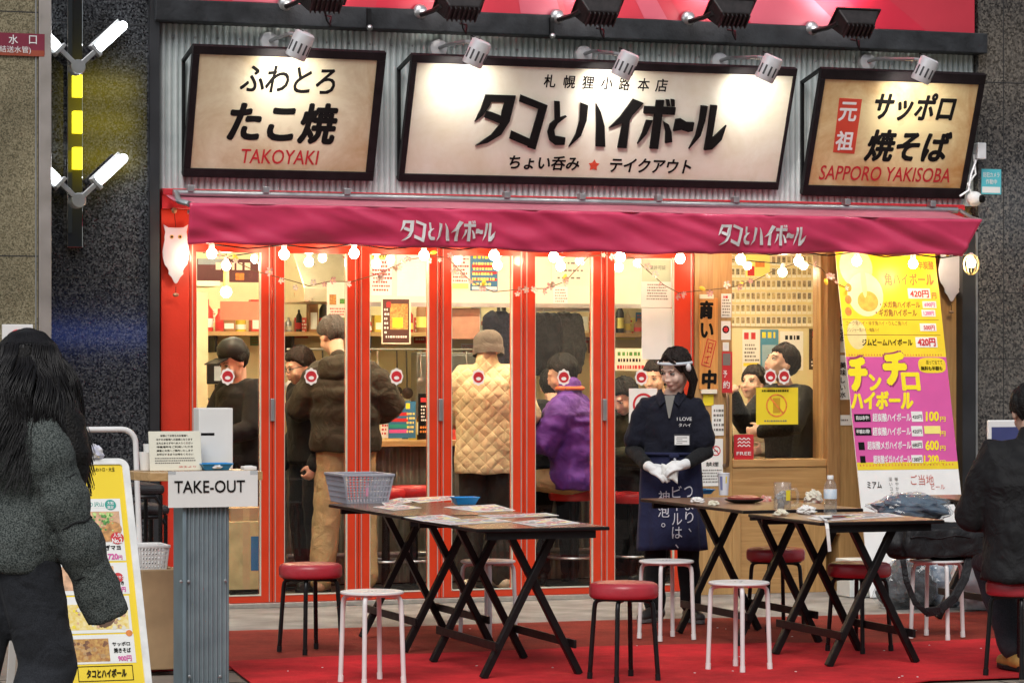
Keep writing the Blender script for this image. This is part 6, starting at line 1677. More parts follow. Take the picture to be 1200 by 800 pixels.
# headband
pts = []
for i in range(33):
    a = R(-115 + 230 * i / 32); pts.append(c + Qh @ Vector((.0925 * math.sin(a), .012 - .102 * math.cos(a), .066 - .05 * (1 - math.cos(a)) * .55)))
b = MB().tube(pts, .0095, 10, mat('headband_white', (.62, .66, .7), .6, var=.05)); b.build('headband', None, wt_, smooth=True, world=False)
b = MB().ell(c + Qh @ Vector((.098, .0, .018)), (.015, .018, .026), Qh, 12, 8, WHITEP); b.build('headband_knob', None, wt_, smooth=True, world=False)
trousers(wt_, J, BLKK, (.09, .068, .062))
shoes(wt_, J, mat('worn_dark_leather', (.035, .03, .028), .4, var=.3, scale=20), -25, 22, soleM=mat('sole_grey', (.12, .115, .11), .7, var=.2))

# ---------------------------------------------------------------- woman walking past at the left
fx, fy = gp(11, 938).x, gp(40, 938).y
fw = thing('person', 'woman with long black hair and a grey tweed padded coat, walking past', 'person', (fx, fy, .0), R(118))
fw.scale = (.965, .965, .965)
J = J_(head=(0, -.1, 1.54), neck=(0, -.04, 1.38), chest=(0, -.01, 1.2), waist=(0, .0, 1.03), hip=(0, .01, .9), shR=(-.17, .0, 1.3), elR=(-.22, -.05, 1.02), wrR=(-.24, -.15, .8),
       shL=(.18, .0, 1.3), elL=(.24, .06, 1.03), wrL=(.25, -.05, .8), knR=(-.09, -.1, .48), anR=(-.09, .06, .1), knL=(.09, .1, .47), anL=(.09, .34, .12))
Qh = rotm(8, 6, 0)
JB = dict(J); JB['elR'] = Vector((-.235, -.085, .99)); JB['wrR'] = JB['elR'].lerp(Vector((-.25, -.235, .66)), .76)
body_mesh(fw, JB, Qh, SKIN2, 1.0, .0075, curl=.35)
J = dict(J); J['elR'] = Vector((-.235, -.085, .99)); J['wrR'] = Vector((-.25, -.235, .66))
face_parts(fw, J['head'], Qh)
TWEED = fabric('grey_tweed', (.022, .029, .028), (.125, .14, .132), 200., .95, .8, .03, None, .1)
b = MB(); b.loft(torso_rings(J, .2, .145, .82, 1.03, 1.0, 3, .03), 32, None, 2.4)
for s in 'RL': sleeve(b, J, s, (.092, .082, .07), None, 4, .02, True)
b.remesh('padded_coat', TWEED, fw, .009, 1, (.018, .1))
b = MB(); sM_ = mat('seam_shadow_thread', (.008, .009, .01), .9, var=0)  # dark rings along the seams, crease shade put into their colour
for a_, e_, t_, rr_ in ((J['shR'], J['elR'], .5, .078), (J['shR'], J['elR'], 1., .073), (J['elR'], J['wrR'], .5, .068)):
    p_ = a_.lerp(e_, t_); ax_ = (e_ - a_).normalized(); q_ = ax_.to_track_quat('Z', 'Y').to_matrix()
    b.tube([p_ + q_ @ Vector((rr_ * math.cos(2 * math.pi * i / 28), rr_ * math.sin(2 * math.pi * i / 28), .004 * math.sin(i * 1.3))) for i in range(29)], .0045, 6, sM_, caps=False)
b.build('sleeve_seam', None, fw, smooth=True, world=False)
trousers(fw, J, fabric('dark_slate_wool', (.016, .018, .023), (.034, .037, .044), 320., .9, .3, .03), (.12, .105, .1))
shoes(fw, J, BLKP, 0, 0)
b = MB(); c = J['head']
b.ell(c + Vector((0, .025, .02)), (.102, .118, .115), None, 20, 14)
b.limb([c + Vector((0, .05, 0)), c + Vector((0, .085, -.2)), c + Vector((.0, .1, -.42))], [.115, .15, .1], 20)
b.limb([c + Vector((-.08, .0, -.05)), c + Vector((-.15, .0, -.2)), c + Vector((-.2, -.02, -.33)), c + Vector((-.22, -.03, -.42))], [.055, .085, .075, .03], 14)
b.limb([c + Vector((.08, .0, -.05)), c + Vector((.13, .02, -.22)), c + Vector((.12, .03, -.38))], [.05, .07, .03], 14)
b.remesh('hair', HAIRB, fw, .012, 3, (.02, .08))
HS = mat('hair_strand', (.008, .007, .0075), .36, var=.3, scale=30, spec=.3)
b = MB(); rnd = random.Random(4)
for k in range(1500):
    a = rnd.uniform(-2.45, 2.45) ; el_ = rnd.uniform(0, 1)
    # start on the crown, run down outside the hair volume with waves
    d = Vector((math.sin(a), math.cos(a), 0)); L = rnd.uniform(.34, .53)
    ph, am = round(a * 2.2) * 1.9 + rnd.uniform(0, .9), rnd.uniform(.012, .022); pts = []; rs = []
    tl = Vector((d.y, -d.x, 0))
    for i in range(13):
        t = i / 12
        if t < .25:
            q = t / .25; th = q * 1.45 + .1 * el_
            p = c + Vector((0, .025, .02)) + Vector((d.x * .105 * math.sin(th), d.y * .121 * math.sin(th), .118 * math.cos(th)))
            base = p
        else:
            q = (t - .25) / .75; out_ = .05 * math.sin(min(1, q * 1.25) * 2.2) + .01 * el_ + (.115 if d.x < 0 else .07) * max(0, q - .12) ** .8
            p = base + Vector((d.x * out_, d.y * out_ + .035 * q, -L * q)) + tl * am * math.sin(q * 11 + ph) * min(1, q * 3) + d * am * .7 * math.cos(q * 9 + ph)
        pts.append(p); rs.append(.0023 * (1 - .75 * max(0, t - .3)) * rnd.uniform(.8, 1.1))
    b.tube(pts, rs, 5, HS)
b.build('hair_lock', None, fw, smooth=True, angle=80, world=False)
b = MB()
P = lambda v: c + Qh @ Vector(v)
for sx in (-1, 1):
    b.tube([P((sx * .031 + .021 * math.cos(t), -.098, -.002 + .018 * math.sin(t))) for t in [2 * math.pi * i / 16 for i in range(17)]], .002, 6, STEEL)
    b.tube([P((sx * .052, -.096, .004)), P((sx * .08, -.05, .006)), P((sx * .082, .02, .0))], .0022, 6, BLKP)
b.tube([P((-.01, -.1, 0)), P((.01, -.1, 0))], .002, 6, STEEL)
b.build('glasses', None, fw, smooth=True, world=False)

# ---------------------------------------------------------------- man in black seated at the right edge
pS = gp(1196, 678, .475)
mb = thing('person', 'man in a black jacket seated with his back turned, right edge', 'person', (pS.x + .06, pS.y - .01, .0125), R(165))
J = J_(head=(0, -.08, 1.26), neck=(0, -.04, 1.1), chest=(0, -.01, .92), waist=(0, .02, .7), hip=(0, .03, .55), shR=(-.19, -.02, 1.03), elR=(-.27, -.08, .76), wrR=(-.17, -.33, .74), shL=(.19, -.02, 1.03), elL=(.27, -.08, .76), wrL=(.17, -.33, .74),
       hiR=(-.1, .0, .54), knR=(-.16, -.42, .52), anR=(-.16, -.36, .1), hiL=(.1, .0, .54), knL=(.12, -.42, .52), anL=(.03, -.22, .1))
Qh = rotm(0, 18, 0)
body_mesh(mb, J, Qh, SKIN, 1.0, .0085)
hair_cap(mb, J['head'], Qh, HAIRB, 1.02, .06, -.02, -.07, 1.03, seed=8)
BJ = fabric('black_nylon', (.005, .005, .006), (.011, .011, .012), 420., .7, .2, .05, None, .05)
jacket(mb, J, BJ, .245, .17, .46, (.098, .088, .06), collar=.06, disp=(.045, .16), sh=1.0, flare=1.08)
trousers(mb, J, fabric('dark_denim', (.016, .018, .024), (.045, .048, .055), 380., .9, .4), (.105, .085, .075))
shoes(mb, J, mat('tan_boot', (.42, .24, .06), .6, var=.15, scale=20), 0, 10)

# ---------------------------------------------------------------- customers and cook inside
def inside(label, px, y, rz, J, Q, hairM, skin=SKIN, hs=1.0, hair=True, face=False, cap=None, **kw):
    r = thing('person', label, 'person', (X(px, y), y, .006), R(rz))
    body_mesh(r, J, Q, skin, hs, .0095, curl=.8)
    if hair: hair_cap(r, J['head'], Q, hairM, hs * 1.02, kw.get('line', .06), -.015, -.08, 1.03, seed=int(px))
    if face: face_parts(r, J['head'], Q, hs, smile=kw.get('smile', 0.))
    return r
def up(dz, **kw):
    j = J_(**kw)
    return {k: (v + Vector((0, 0, dz)) if k[:2] not in ('kn', 'an') else v) for k, v in j.items()}
# cook behind the first door
J = up(.03, head=(0, -.07, 1.49), neck=(0, -.02, 1.35), elR=(-.23, -.1, 1.05), wrR=(-.12, -.33, 1.0), elL=(.23, -.08, 1.05), wrL=(.12, -.33, .98))
q = inside('cook in a dark shirt and black visor, looking down behind the first glass door', 283, .95, -68, J, rotm(0, 22, 0), HAIRB, face=True)
jacket(q, J, fabric('charcoal_shirt', (.007, .007, .008), (.015, .015, .017), 400.), .2, .135, .86, (.08, .07, .05), name='shirt'); trousers(q, J, BLKK); shoes(q, J, BLKP)
b = MB().lathe(J['head'] + rotm(0, 22, 0) @ Vector((0, .02, .05)), [(.098, 0), (.1, .03), (.088, .07), (.05, .1), (0, .105)], 24, BLKP, rotm(0, 22, 0) @ Vector((0, 0, 1))); b.obox(J['head'] + rotm(0, 22, 0) @ Vector((0, -.12, .05)), Vector((.07, 0, 0)), rotm(0, 22, 0) @ Vector((0, .05, 0)), Vector((0, 0, .004)), BLKP); b.build('visor_cap', None, q, smooth=True, world=False)
# man in the brown down coat
J = up(.12, head=(.0, -.1, 1.52), neck=(0, -.03, 1.36), elR=(-.29, -.02, 1.12), wrR=(-.2, -.28, 1.05), elL=(.3, -.03, 1.1), wrL=(.2, -.28, 1.02), knR=(-.11, -.03, .52), knL=(.12, .02, .5), anR=(-.13, .0, .085), anL=(.16, .05, .085))
J['head'] = Vector((.1, -.09, 1.69)); J['neck'] = Vector((.05, -.02, 1.5))
q = inside('tall man in a dark brown down coat and khaki trousers, bent over the bar', 405, .85, 160, J, rotm(38, 28, 0), HAIRG, face=True)
BRC = fabric('brown_down', (.02, .016, .01), (.038, .031, .02), 300., .75, .25, .05)
jacket(q, J, BRC, .235, .17, .93, (.105, .1, .075), puff=5, spuff=5, amp=.016, collar=.04, name='down_coat', disp=(.03, .12))
b = MB().ell(J['neck'] + Vector((0, .1, -.03)), (.14, .09, .1), None, 16, 10); b.remesh('hood', BRC, q, .012, 3, (.04, .08))
trousers(q, J, fabric('khaki_cotton', (.36, .26, .13), (.5, .38, .2), 350., .85, .25, .04), (.115, .095, .085)); shoes(q, J, mat('tan_sneaker', (.45, .25, .15), .6, var=.2), 0, -10)
# companion with glasses, in front of him
J = up(.02, head=(0, -.08, 1.47)); Q_ = rotm(0, 15, 0)
q = inside('dark-haired customer with glasses leaning beside the man in the brown coat', 362, 1.12, -75, J, Q_, HAIRD, face=True, hs=.98)
jacket(q, J, fabric('black_cotton', (.006, .006, .006), (.012, .012, .012), 350.), .19, .13, .85, (.075, .065, .05)); trousers(q, J, BLKK); shoes(q, J, BLKP)
b = MB(); c = J['head']; P = lambda v: c + Q_ @ Vector(v)
for sx in (-1, 1):
    b.tube([P((sx * .031 + .022 * math.cos(t), -.1, -.002 + .017 * math.sin(t))) for t in [2 * math.pi * i / 16 for i in range(17)]], .0028, 6, BLKP); b.tube([P((sx * .053, -.098, .004)), P((sx * .08, -.05, .006)), P((sx * .082, .02, .0))], .003, 6, BLKP)
b.build('glasses', None, q, smooth=True, world=False)
# man in the beanie and beige quilted coat
J = up(.09, head=(0, -.05, 1.52), neck=(0, -.0, 1.37), elR=(-.27, -.08, 1.08), wrR=(-.16, -.32, 1.03), elL=(.27, -.06, 1.08), wrL=(.16, -.32, 1.03), anR=(-.1, .02, .085), anL=(.14, .06, .085))
Q_ = rotm(14, 10, 0)
q = inside('man in a grey beanie and beige quilted coat standing at the bar, seen from behind', 571, .8, 158, J, Q_, HAIRD, hair=False)
QUI = fabric('beige_quilting', (.5, .4, .22), (.62, .52, .32), 300., .7, .2, .03, .085)
jacket(q, J, QUI, .215, .17, .78, (.105, .098, .072), collar=.085, name='quilted_coat', disp=(.03, .15), cr=.075, flare=1.03)
c = J['head']; b = MB(); vs = []; nn = 60
for i in range(17):
    t = i / 16; z = -.05 + .175 * t
    rr = 1.0 if t < .5 else math.sqrt(max(0, 1 - ((t - .5) / .5) ** 2)) * .98 + .02
    for k in range(nn):
        a = 2 * math.pi * k / nn; f = rr * (1 + .012 * math.sin(a * 30)) * (1.05 if t < .28 else 1) + .015 * mnoise.noise(Vector((a * 2, z * 20, 1)))
        vs.append(c + Q_ @ Vector((.1 * f * math.cos(a), .02 + .12 * f * math.sin(a), z)))
b.add(vs, [(i * nn + k, i * nn + (k + 1) % nn, (i + 1) * nn + (k + 1) % nn, (i + 1) * nn + k) for i in range(16) for k in range(nn)] + [tuple(range(16 * nn, 17 * nn))], fabric('grey_wool', (.07, .058, .046), (.14, .12, .1), 260., .95, .5, .03)); b.build('beanie', None, q, smooth=True, angle=80, world=False)
trousers(q, J, fabric('dark_brown_cotton', (.018, .015, .013), (.035, .03, .026), 350.), (.11, .09, .08)); shoes(q, J, mat('cream_sneaker', (.5, .42, .3), .6, var=.2), 30, 10)
# seated person in the purple jacket
yv_ = .85
J = J_(head=(0, -.1, 1.44), neck=(0, -.05, 1.28), chest=(0, -.02, 1.1), waist=(0, .02, .9), hip=(0, .03, .74), shR=(-.18, -.03, 1.2), elR=(-.26, -.12, .98), wrR=(-.14, -.38, 1.06), shL=(.18, -.03, 1.2), elL=(.26, -.12, .98), wrL=(.14, -.38, 1.06),
       hiR=(-.09, .0, .73), knR=(-.12, -.4, .7), anR=(-.12, -.36, .3), hiL=(.09, .0, .73), knL=(.12, -.4, .7), anL=(.12, -.3, .28))
q = inside('person in a bright purple down jacket with orange collar, seated at the bar', 674, yv_, -128, J, rotm(18, 18, 0), HAIRB)
jacket(q, J, fabric('purple_down', (.075, .02, .2), (.11, .032, .27), 300., .65, .2, .03), .24, .19, .66, (.11, .1, .075), puff=6, spuff=5, amp=.02, name='down_jacket', disp=(.035, .09), cr=.085, collar=.06)
pts = [J['neck'] + Vector((math.cos(2 * math.pi * i / 24) * .088, .012 + math.sin(2 * math.pi * i / 24) * .088, .062)) for i in range(25)]
MB().tube(pts, .014, 8, mat('orange_lining', (.6, .13, .04), .7, var=.1), caps=False).build('collar_lining', None, q, smooth=True, world=False)
trousers(q, J, MATS['khaki_cotton'], (.105, .085, .075)); shoes(q, J, BLKP)
# dark jacket person beyond
J = up(-.12, head=(0, -.07, 1.47), elR=(-.25, -.1, 1.08), wrR=(-.14, -.33, 1.05), elL=(.25, -.1, 1.08), wrL=(.14, -.33, 1.05))
q = inside('black-haired person in a black jacket, half hidden by the purple jacket', 650, 1.15, 170, J, rotm(-20, 12, 0), HAIRB)
jacket(q, J, MATS['black_cotton'], .21, .15, .8, (.085, .075, .055)); trousers(q, J, BLKK); shoes(q, J, BLKP)
# smiling customer by the last door and her neighbour
J = up(-.16, head=(0, -.1, 1.44), elR=(-.24, -.1, 1.05), wrR=(-.12, -.33, 1.05), elL=(.24, -.1, 1.05), wrL=(.12, -.33, 1.05))
q = inside('smiling dark-haired customer leaning forward beside the waitress, behind the last door', 742, 1.05, -62, J, rotm(0, 30, 0), HAIRB, SKIN2, 1.0, True, True, smile=.006)
jacket(q, J, fabric('dark_olive_cotton', (.02, .021, .012), (.035, .036, .022), 350.), .19, .13, .8, (.08, .07, .05)); trousers(q, J, BLKK); shoes(q, J, BLKP)
J = up(-.06, head=(0, -.05, 1.47)); q = inside('customer with short hair mostly hidden behind the waitress head', 772, 1.3, -50, J, rotm(0, 5, 0), HAIRD, SKIN, 1.0, True, True)
jacket(q, J, MATS['khaki_cotton'], .19, .13, .82, (.075, .065, .05)); trousers(q, J, BLKK); shoes(q, J, BLKP)
# two customers at the window table
J = J_(head=(0, -.05, 1.27), neck=(0, .0, 1.12), chest=(0, .02, .95), waist=(0, .04, .72), hip=(0, .04, .56), shR=(-.18, .0, 1.05), elR=(-.25, -.16, .85), wrR=(-.13, -.36, 1.05), shL=(.18, .0, 1.05), elL=(.25, -.16, .85), wrL=(.13, -.33, .82),
       hiR=(-.09, .0, .54), knR=(-.12, -.4, .5), anR=(-.12, -.38, .09), hiL=(.09, .0, .54), knL=(.12, -.4, .5), anL=(.12, -.38, .09))
Jw = {k: v + Vector((0, 0, .24)) if k[:2] not in ('kn', 'an') else v for k, v in J.items()}
q = inside('dark-haired man in a charcoal sweater tilting his head up, behind the window', 921, .5, -72, Jw, rotm(-10, -22, 0), HAIRD, SKIN, 1.08, True, True)
jacket(q, Jw, MATS['charcoal_cloth'], .2, .14, .72, (.08, .07, .05), name='sweater'); trousers(q, Jw, BLKK); shoes(q, Jw, BLKP)
Jv = {k: v + Vector((0, 0, .1)) if k[:2] not in ('kn', 'an') else v for k, v in J.items()}
q = inside('customer in a cream sweater with hands raised to the face, behind the window', 884, 1.0, -35, Jv, rotm(-20, -12, 0), HAIRD, SKIN, 1.0, True, True)
jacket(q, Jv, fabric('cream_knit', (.5, .42, .28), (.62, .55, .4), 250., .9, .4), .2, .14, .62, (.08, .07, .05), name='sweater'); trousers(q, Jv, BLKK); shoes(q, Jv, BLKP)
# ================================================================== take-out counter
yk = gp(240, 806).y
zt_ = Z(240, 552, yk)
xA, xB = X(215, yk), X(268, yk)
tk = thing('takeout_counter', 'narrow take-out counter on a corrugated zinc post, left of the tables', 'counter', ((xA + xB) / 2, yk, 0))
b = MB(); vs = []; nn = 90
for i in range(nn + 1):
    x = xA + (xB - xA) * i / nn; y = yk - .006 * math.sin(2 * math.pi * i / 9); vs += [(x, y, .0), (x, y, zt_ - .045)]
b.add(vs, [(2 * i, 2 * i + 2, 2 * i + 3, 2 * i + 1) for i in range(nn)], CORRG); b.build('corrugated_front', None, tk, smooth=True, angle=80)
MB().box(xA - .004, xB + .004, yk + .009, yk + .2, 0, zt_ - .045, mat('post_blue_grey', (.2, .27, .31), .5, .3, var=.15, scale=6)).box(xA - .006, xA + .012, yk - .012, yk + .008, 0, zt_ - .046, MATS['post_blue_grey']).build('post', None, tk, bevel=.003)
b = MB()
for px, row in ((221, 681), (222, 792), (258, 792), (264, 680), (212, 681)): c = fp(px, row, yk - .012); b.ell(c, (.008, .006, .008), None, 10, 6, STEEL)
b.build('bolt', None, tk)
xT0, xT1 = X(163, yk), X(306, yk)
pts = [(xT1, yk - .03, zt_ - .042), (xT1, yk + .36, zt_ - .042), (xT0 + .12, yk + .36, zt_ - .042)]
for i in range(7): a = R(90 + 15 * i); pts.append((xT0 + .14 + .14 * math.cos(a), yk + .22 + .14 * math.sin(a), zt_ - .042))
pts += [(xT0, yk + .12, zt_ - .042), (xT0 + .05, yk - .01, zt_ - .042), (xT0 + .12, yk - .03, zt_ - .042)]
MB().prism(pts, (0, 0, .04), WOODT).build('counter_top', None, tk, bevel=.004)
ypp = yk - .036
r, P = plate('paper_sign', 'white paper sheet reading TAKE-OUT taped to the counter front', 'sign', (197, 552, 302, 593), ypp, PAPER, .0015, [('TAKE-OUT', (204, 562.5, 287, 577), INK, dict(bold=.018))])
b = MB()
for rr in ((197, 551, 206, 556), (293, 551, 302, 556)): b.pbox(P, *P.px_rect(rr), .0004, .001, CLEARBAG)
b.build('tape', None, r)
# things on the take-out counter
ztop = zt_ + .0005
def zat(px, y): return X(px, y)
y1 = yk + .1
Pn = Plane((X(176, y1), y1, ztop + .001), (1, 0, 0), (0, .22, 1))
r = thing('notice_stand', 'cream printed notice board standing on the take-out counter', 'notice', (X(206, y1), y1, ztop))
u1_ = X(237, y1) - X(176, y1); v1_ = (548 - 501) / (FPX / ((y1 - CY) * C_ + (X(206, y1) - CX) * S_))
MB().pbox(Pn, 0, 0, u1_, v1_, -.008, 0, mat('notice_cream', (.74, .72, .6), .6, var=.05)).build('board', None, r, bevel=.002)
b = MB()
rows_ = ['店頭にてお待ちのお客様へ', 'ほかのお客様への迷惑になります', '立ち止まらず中へお入りください', '待機場所をご利用いただき', '順番にお席へご案内いたします', 'お呼びするまでお待ちください']
for i, t in enumerate(rows_): b.text(Pn, t, (u1_ * (.14 if i else .22), v1_ * (.86 - i * .095), u1_ * (.84 if i else .76), v1_ * (.915 - i * .095)), INK, .02, n=.001, px=False)
b.build('print', None, r)
P_ = Pn; b = MB(); rnd = random.Random(2)
for i in range(3):
    u = u1_ * .1
    while u < u1_ * (.85 - .3 * (i == 2)):
        w_ = rnd.uniform(.004, .009); v = v1_ * (.3 - i * .06); b.add([P_.pt(u, v, .001), P_.pt(u + w_, v, .001), P_.pt(u + w_, v + .005, .001), P_.pt(u, v + .005, .001)], [(0, 1, 2, 3)], INKG); u += w_ + .002
b.text(Pn, '店主より', (u1_ * .55, v1_ * .07, u1_ * .88, v1_ * .12), REDINK, .0, n=.001, px=False)
b.build('small_print', None, r)
MB().pbox(Pn, u1_ * .2, .001, u1_ * .8, v1_ * .5, -.012, -.009, WHITEP).build('rear_stay', None, r)
yb_ = yk + .22
x0, x1 = X(233, yb_), X(273, yb_)
r = thing('paper_box', 'tall white box standing on the take-out counter', 'box', ((x0 + x1) / 2, yb_, ztop))
zt2 = Z(250, 478, yb_)
MB().box(x0, x1, yb_, yb_ + .12, ztop + .001, zt2, PAPER).build('body', None, r, bevel=.004)
b = MB().box(x0 + .01, x0 + .075, yb_ - .001, yb_, Z(250, 510, yb_), Z(250, 507, yb_), INK); b.build('print', None, r)
def tray(label, px0, px1, y, zbase, hgt, M, dep=.12):
    x0, x1 = X(px0, y), X(px1, y); r = thing('tray', label, 'tray', ((x0 + x1) / 2, y, zbase))
    zb0 = zbase + .001; in_ = .018; t = .004
    b = MB(); o = [(x0 + in_, y + in_, zb0), (x1 - in_, y + in_, zb0), (x1 - in_, y + dep - in_, zb0), (x0 + in_, y + dep - in_, zb0)]; tp = [(x0, y, zb0 + hgt), (x1, y, zb0 + hgt), (x1, y + dep, zb0 + hgt), (x0, y + dep, zb0 + hgt)]
    oi = [(p[0], p[1], p[2] + t) for p in o]; k = 1
    tpi = [(x0 + t, y + t, zb0 + hgt), (x1 - t, y + t, zb0 + hgt), (x1 - t, y + dep - t, zb0 + hgt), (x0 + t, y + dep - t, zb0 + hgt)]
    vs = o + tp + oi + tpi
    fs = [(3, 2, 1, 0), (8, 9, 10, 11)]
    for i in range(4):
        j = (i + 1) % 4; fs += [(i, j, 4 + j, 4 + i), (8 + i, 12 + i, 12 + j, 8 + j), (4 + i, 4 + j, 12 + j, 12 + i)]
    b.add(vs, fs, M).build('body', None, r, bevel=.002)
    b = MB(); q = hgt - .001
    for i in range(4):
        j = (i + 1) % 4; a, c = Vector(tp[i]), Vector(tp[j]); b.tube([a, c], .0035, 6, M)
    b.build('rim', None, r, smooth=True)
    return r
TRAYB = mat('bright_blue_plastic', (.02, .26, .62), .3, var=.06)
tray('small blue tray on the take-out counter', 237, 273, yk + .06, ztop, .03, TRAYB)
def crumple(name, label, cat, c, r, M, seed=1, flat=.6, parts=2):
    o = thing(name, label, cat, c); rnd = random.Random(seed)
    for q in range(parts):
        b = MB(); vs = []; ns, nr = 18, 11; off = Vector((rnd.uniform(-.6, .6) * r * (q > 0), rnd.uniform(-.5, .5) * r * (q > 0), 0)); rr = r * (1 if q == 0 else .65)
        for i in range(nr + 1):
            th = math.pi * i / nr
            for k in range(ns):
                a = 2 * math.pi * k / ns; d = Vector((math.sin(th) * math.cos(a), math.sin(th) * math.sin(a), math.cos(th)))
                f = 1 + .55 * mnoise.noise(d * 2.3 + Vector((seed * 3 + q, 0, 0))) + .3 * mnoise.noise(d * 6 + Vector((0, seed, q)))
                p = d * rr * f; p.z = max(p.z * flat, -rr * flat * .55) + rr * flat * .55
                vs.append(Vector(c) + off + p + Vector((0, 0, .001)))
        b.add(vs, [(i * ns + k, i * ns + (k + 1) % ns, (i + 1) * ns + (k + 1) % ns, (i + 1) * ns + k) for i in range(nr) for k in range(ns)], M)
        b.build('crumpled_sheet', None, o)
    return o
CRUMP = mat('thin_plastic_white', (.76, .77, .78), .35, var=.05)
crumple('crumpled_film', 'crumpled clear film in the small blue tray on the take-out counter', 'film', (X(256, yk + .05), yk + .075, ztop + .008), .022, CRUMP, 3)
x0, x1 = X(286, yk + .05), X(301, yk + .05)
r = thing('napkin_box', 'small white napkin box at the right end of the take-out counter', 'napkin box', ((x0 + x1) / 2, yk + .05, ztop)); MB().box(x0, x1, yk + .05, yk + .12, ztop + .001, ztop + .018, WHITEP).build('body', None, r, bevel=.003); MB().box(x0 + .015, x1 - .015, yk + .07, yk + .1, ztop + .0182, ztop + .021, PAPER).build('napkin', None, r)
r = thing('cup_stack', 'white paper cups behind the printed notice on the take-out counter', 'cups', (X(172, yk + .2), yk + .2, ztop))
b = MB().lathe((X(171, yk + .2), yk + .2, ztop + .001), [(0, 0), (.026, 0), (.033, .085), (.03, .085), (.024, .004), (0, .004)], 20, PAPER); b.build('cup', None, r, smooth=True, angle=40)
MB().lathe((X(176, yk + .26), yk + .26, ztop + .001), [(0, 0), (.026, 0), (.033, .12), (.03, .12), (.024, .004), (0, .004)], 20, PAPER).build('cup', None, r, smooth=True, angle=40)

# ================================================================== yellow sign board on the floor
PA_, hA = tilted((150, 538), (172, 745), -5.3)
vb = -(PA_.O.z - .006) / PA_.V.z
uR = 0.0; uL = -.47
top_v = PA_.uv(120, 538)[1]
ab = thing('sign_board', 'yellow menu sign board with white frame standing on the pavement', 'sign board', PA_.pt((uL + uR) / 2, vb, 0))
fw_ = .03
def rrect(u0, v0, u1, v1, r, n=6):
    pts = []
    for cx_, cy_, a0 in ((u1 - r, v1 - r, 0), (u0 + r, v1 - r, 90), (u0 + r, v0 + r, 180), (u1 - r, v0 + r, 270)):
        for i in range(n + 1): a = R(a0 + 90 * i / n); pts.append((cx_ + r * math.cos(a), cy_ + r * math.sin(a)))
    return pts
out_, in_ = rrect(uL, vb, uR, top_v, .045), rrect(uL + fw_, vb + .12, uR - fw_, top_v - fw_, .012)
b = MB(); n_ = len(out_)
vs = [PA_.pt(u, v, .012) for u, v in out_] + [PA_.pt(u, v, .012) for u, v in in_] + [PA_.pt(u, v, -.012) for u, v in out_] + [PA_.pt(u, v, -.012) for u, v in in_]
fs = []
for i in range(n_):
    j = (i + 1) % n_; fs += [(i, j, n_ + j, n_ + i), (2 * n_ + i, 3 * n_ + i, 3 * n_ + j, 2 * n_ + j), (i, 2 * n_ + i, 2 * n_ + j, j), (n_ + i, n_ + j, 3 * n_ + j, 3 * n_ + i)]
b.add(vs, fs, mat('white_frame_worn', (.72, .72, .7), .35, var=.12, scale=16)); b.build('frame', None, ab, bevel=.003)
MB().pbox(PA_, uL + fw_ * .9, vb + .11, uR - fw_ * .9, top_v - fw_ * .9, -.006, .004, mat('board_yellow', (.85, .62, .01), .3, var=.06, scale=3, coat=.3)).build('poster', None, ab)
rear = []
MB().bar(PA_.pt(uL + .03, top_v - .05, -.02), Vector((PA_.pt(uL + .03, 0, 0).x, PA_.pt(0, top_v, 0).y + .42, .01)), .03, .02, (0, 1, 0), WHITEP).build('rear_leg', None, ab); MB().bar(PA_.pt(uR - .03, top_v - .05, -.02), Vector((PA_.pt(uR - .03, 0, 0).x, PA_.pt(0, top_v, 0).y + .42, .01)), .03, .02, (0, 1, 0), WHITEP).build('rear_leg', None, ab)
b = MB(); K = .005
def fld(rr, k, M):
    u0, v0, u1, v1 = PA_.px_rect(rr); b.add([PA_.pt(u0, v0, k), PA_.pt(u1, v0, k), PA_.pt(u1, v1, k), PA_.pt(u0, v1, k)], [(0, 1, 2, 3)], M)
for i, rr in enumerate(((60, 585, 144, 658), (66, 660, 150, 697), (72, 699, 153, 742), (60, 744, 158, 778))): fld(rr, K + .0004, PAPER)
fld((52, 600, 141, 636), K + .0008, mat('photo_warm', (.6, .35, .2), .4, var=.4, scale=30)); fld((70, 664, 134, 692), K + .0008, MATS['photo_warm']); fld((80, 708, 150, 738), K + .0008, mat('noodle_yellow', (.72, .5, .04), .5, var=.5, scale=60, col2=(.82, .72, .4))); fld((66, 749, 128, 776), K + .0008, BROWNFOOD)
fld((60, 587, 124, 596), K + .0012, PAPER)
b.build('printed_field', None, ab)
b = MB()
def disc(px, py, r, k, M, n=26, fy=1.0):
    u, v = PA_.uv(px, py); b.add([PA_.pt(u + r * math.cos(2 * math.pi * i / n), v + r * fy * math.sin(2 * math.pi * i / n), k) for i in range(n)], [tuple(range(n))], M)
rnd = random.Random(9)
for px, py in ((108, 622), (124, 626), (113, 632), (133, 620), (99, 630)): disc(px, py, .034, K + .0012 + px * .000002, mat('octopus_ball', (.5, .24, .07), .4, var=.4, scale=60))
for i in range(46):
    disc(rnd.uniform(103, 132), rnd.uniform(602, 622), rnd.uniform(.004, .01), K + .0016 + i * .00001, (GREEN, mat('leek_pale', (.45, .6, .2), .5, var=.3, scale=80))[i % 2], 5)
for i in range(40): disc(rnd.uniform(86, 146), rnd.uniform(712, 736), rnd.uniform(.004, .012), K + .0014 + i * .00001, (YEL, CREAM, MATS['photo_warm'])[i % 3], 5)
for i in range(50): disc(rnd.uniform(78, 126), rnd.uniform(752, 774), rnd.uniform(.005, .013), K + .0014 + i * .00001, (BROWNFOOD, mat('noodle_dark', (.2, .08, .03), .5, var=.4, scale=60), mat('noodle_tan', (.5, .3, .12), .5, var=.3, scale=60))[i % 3], 5)
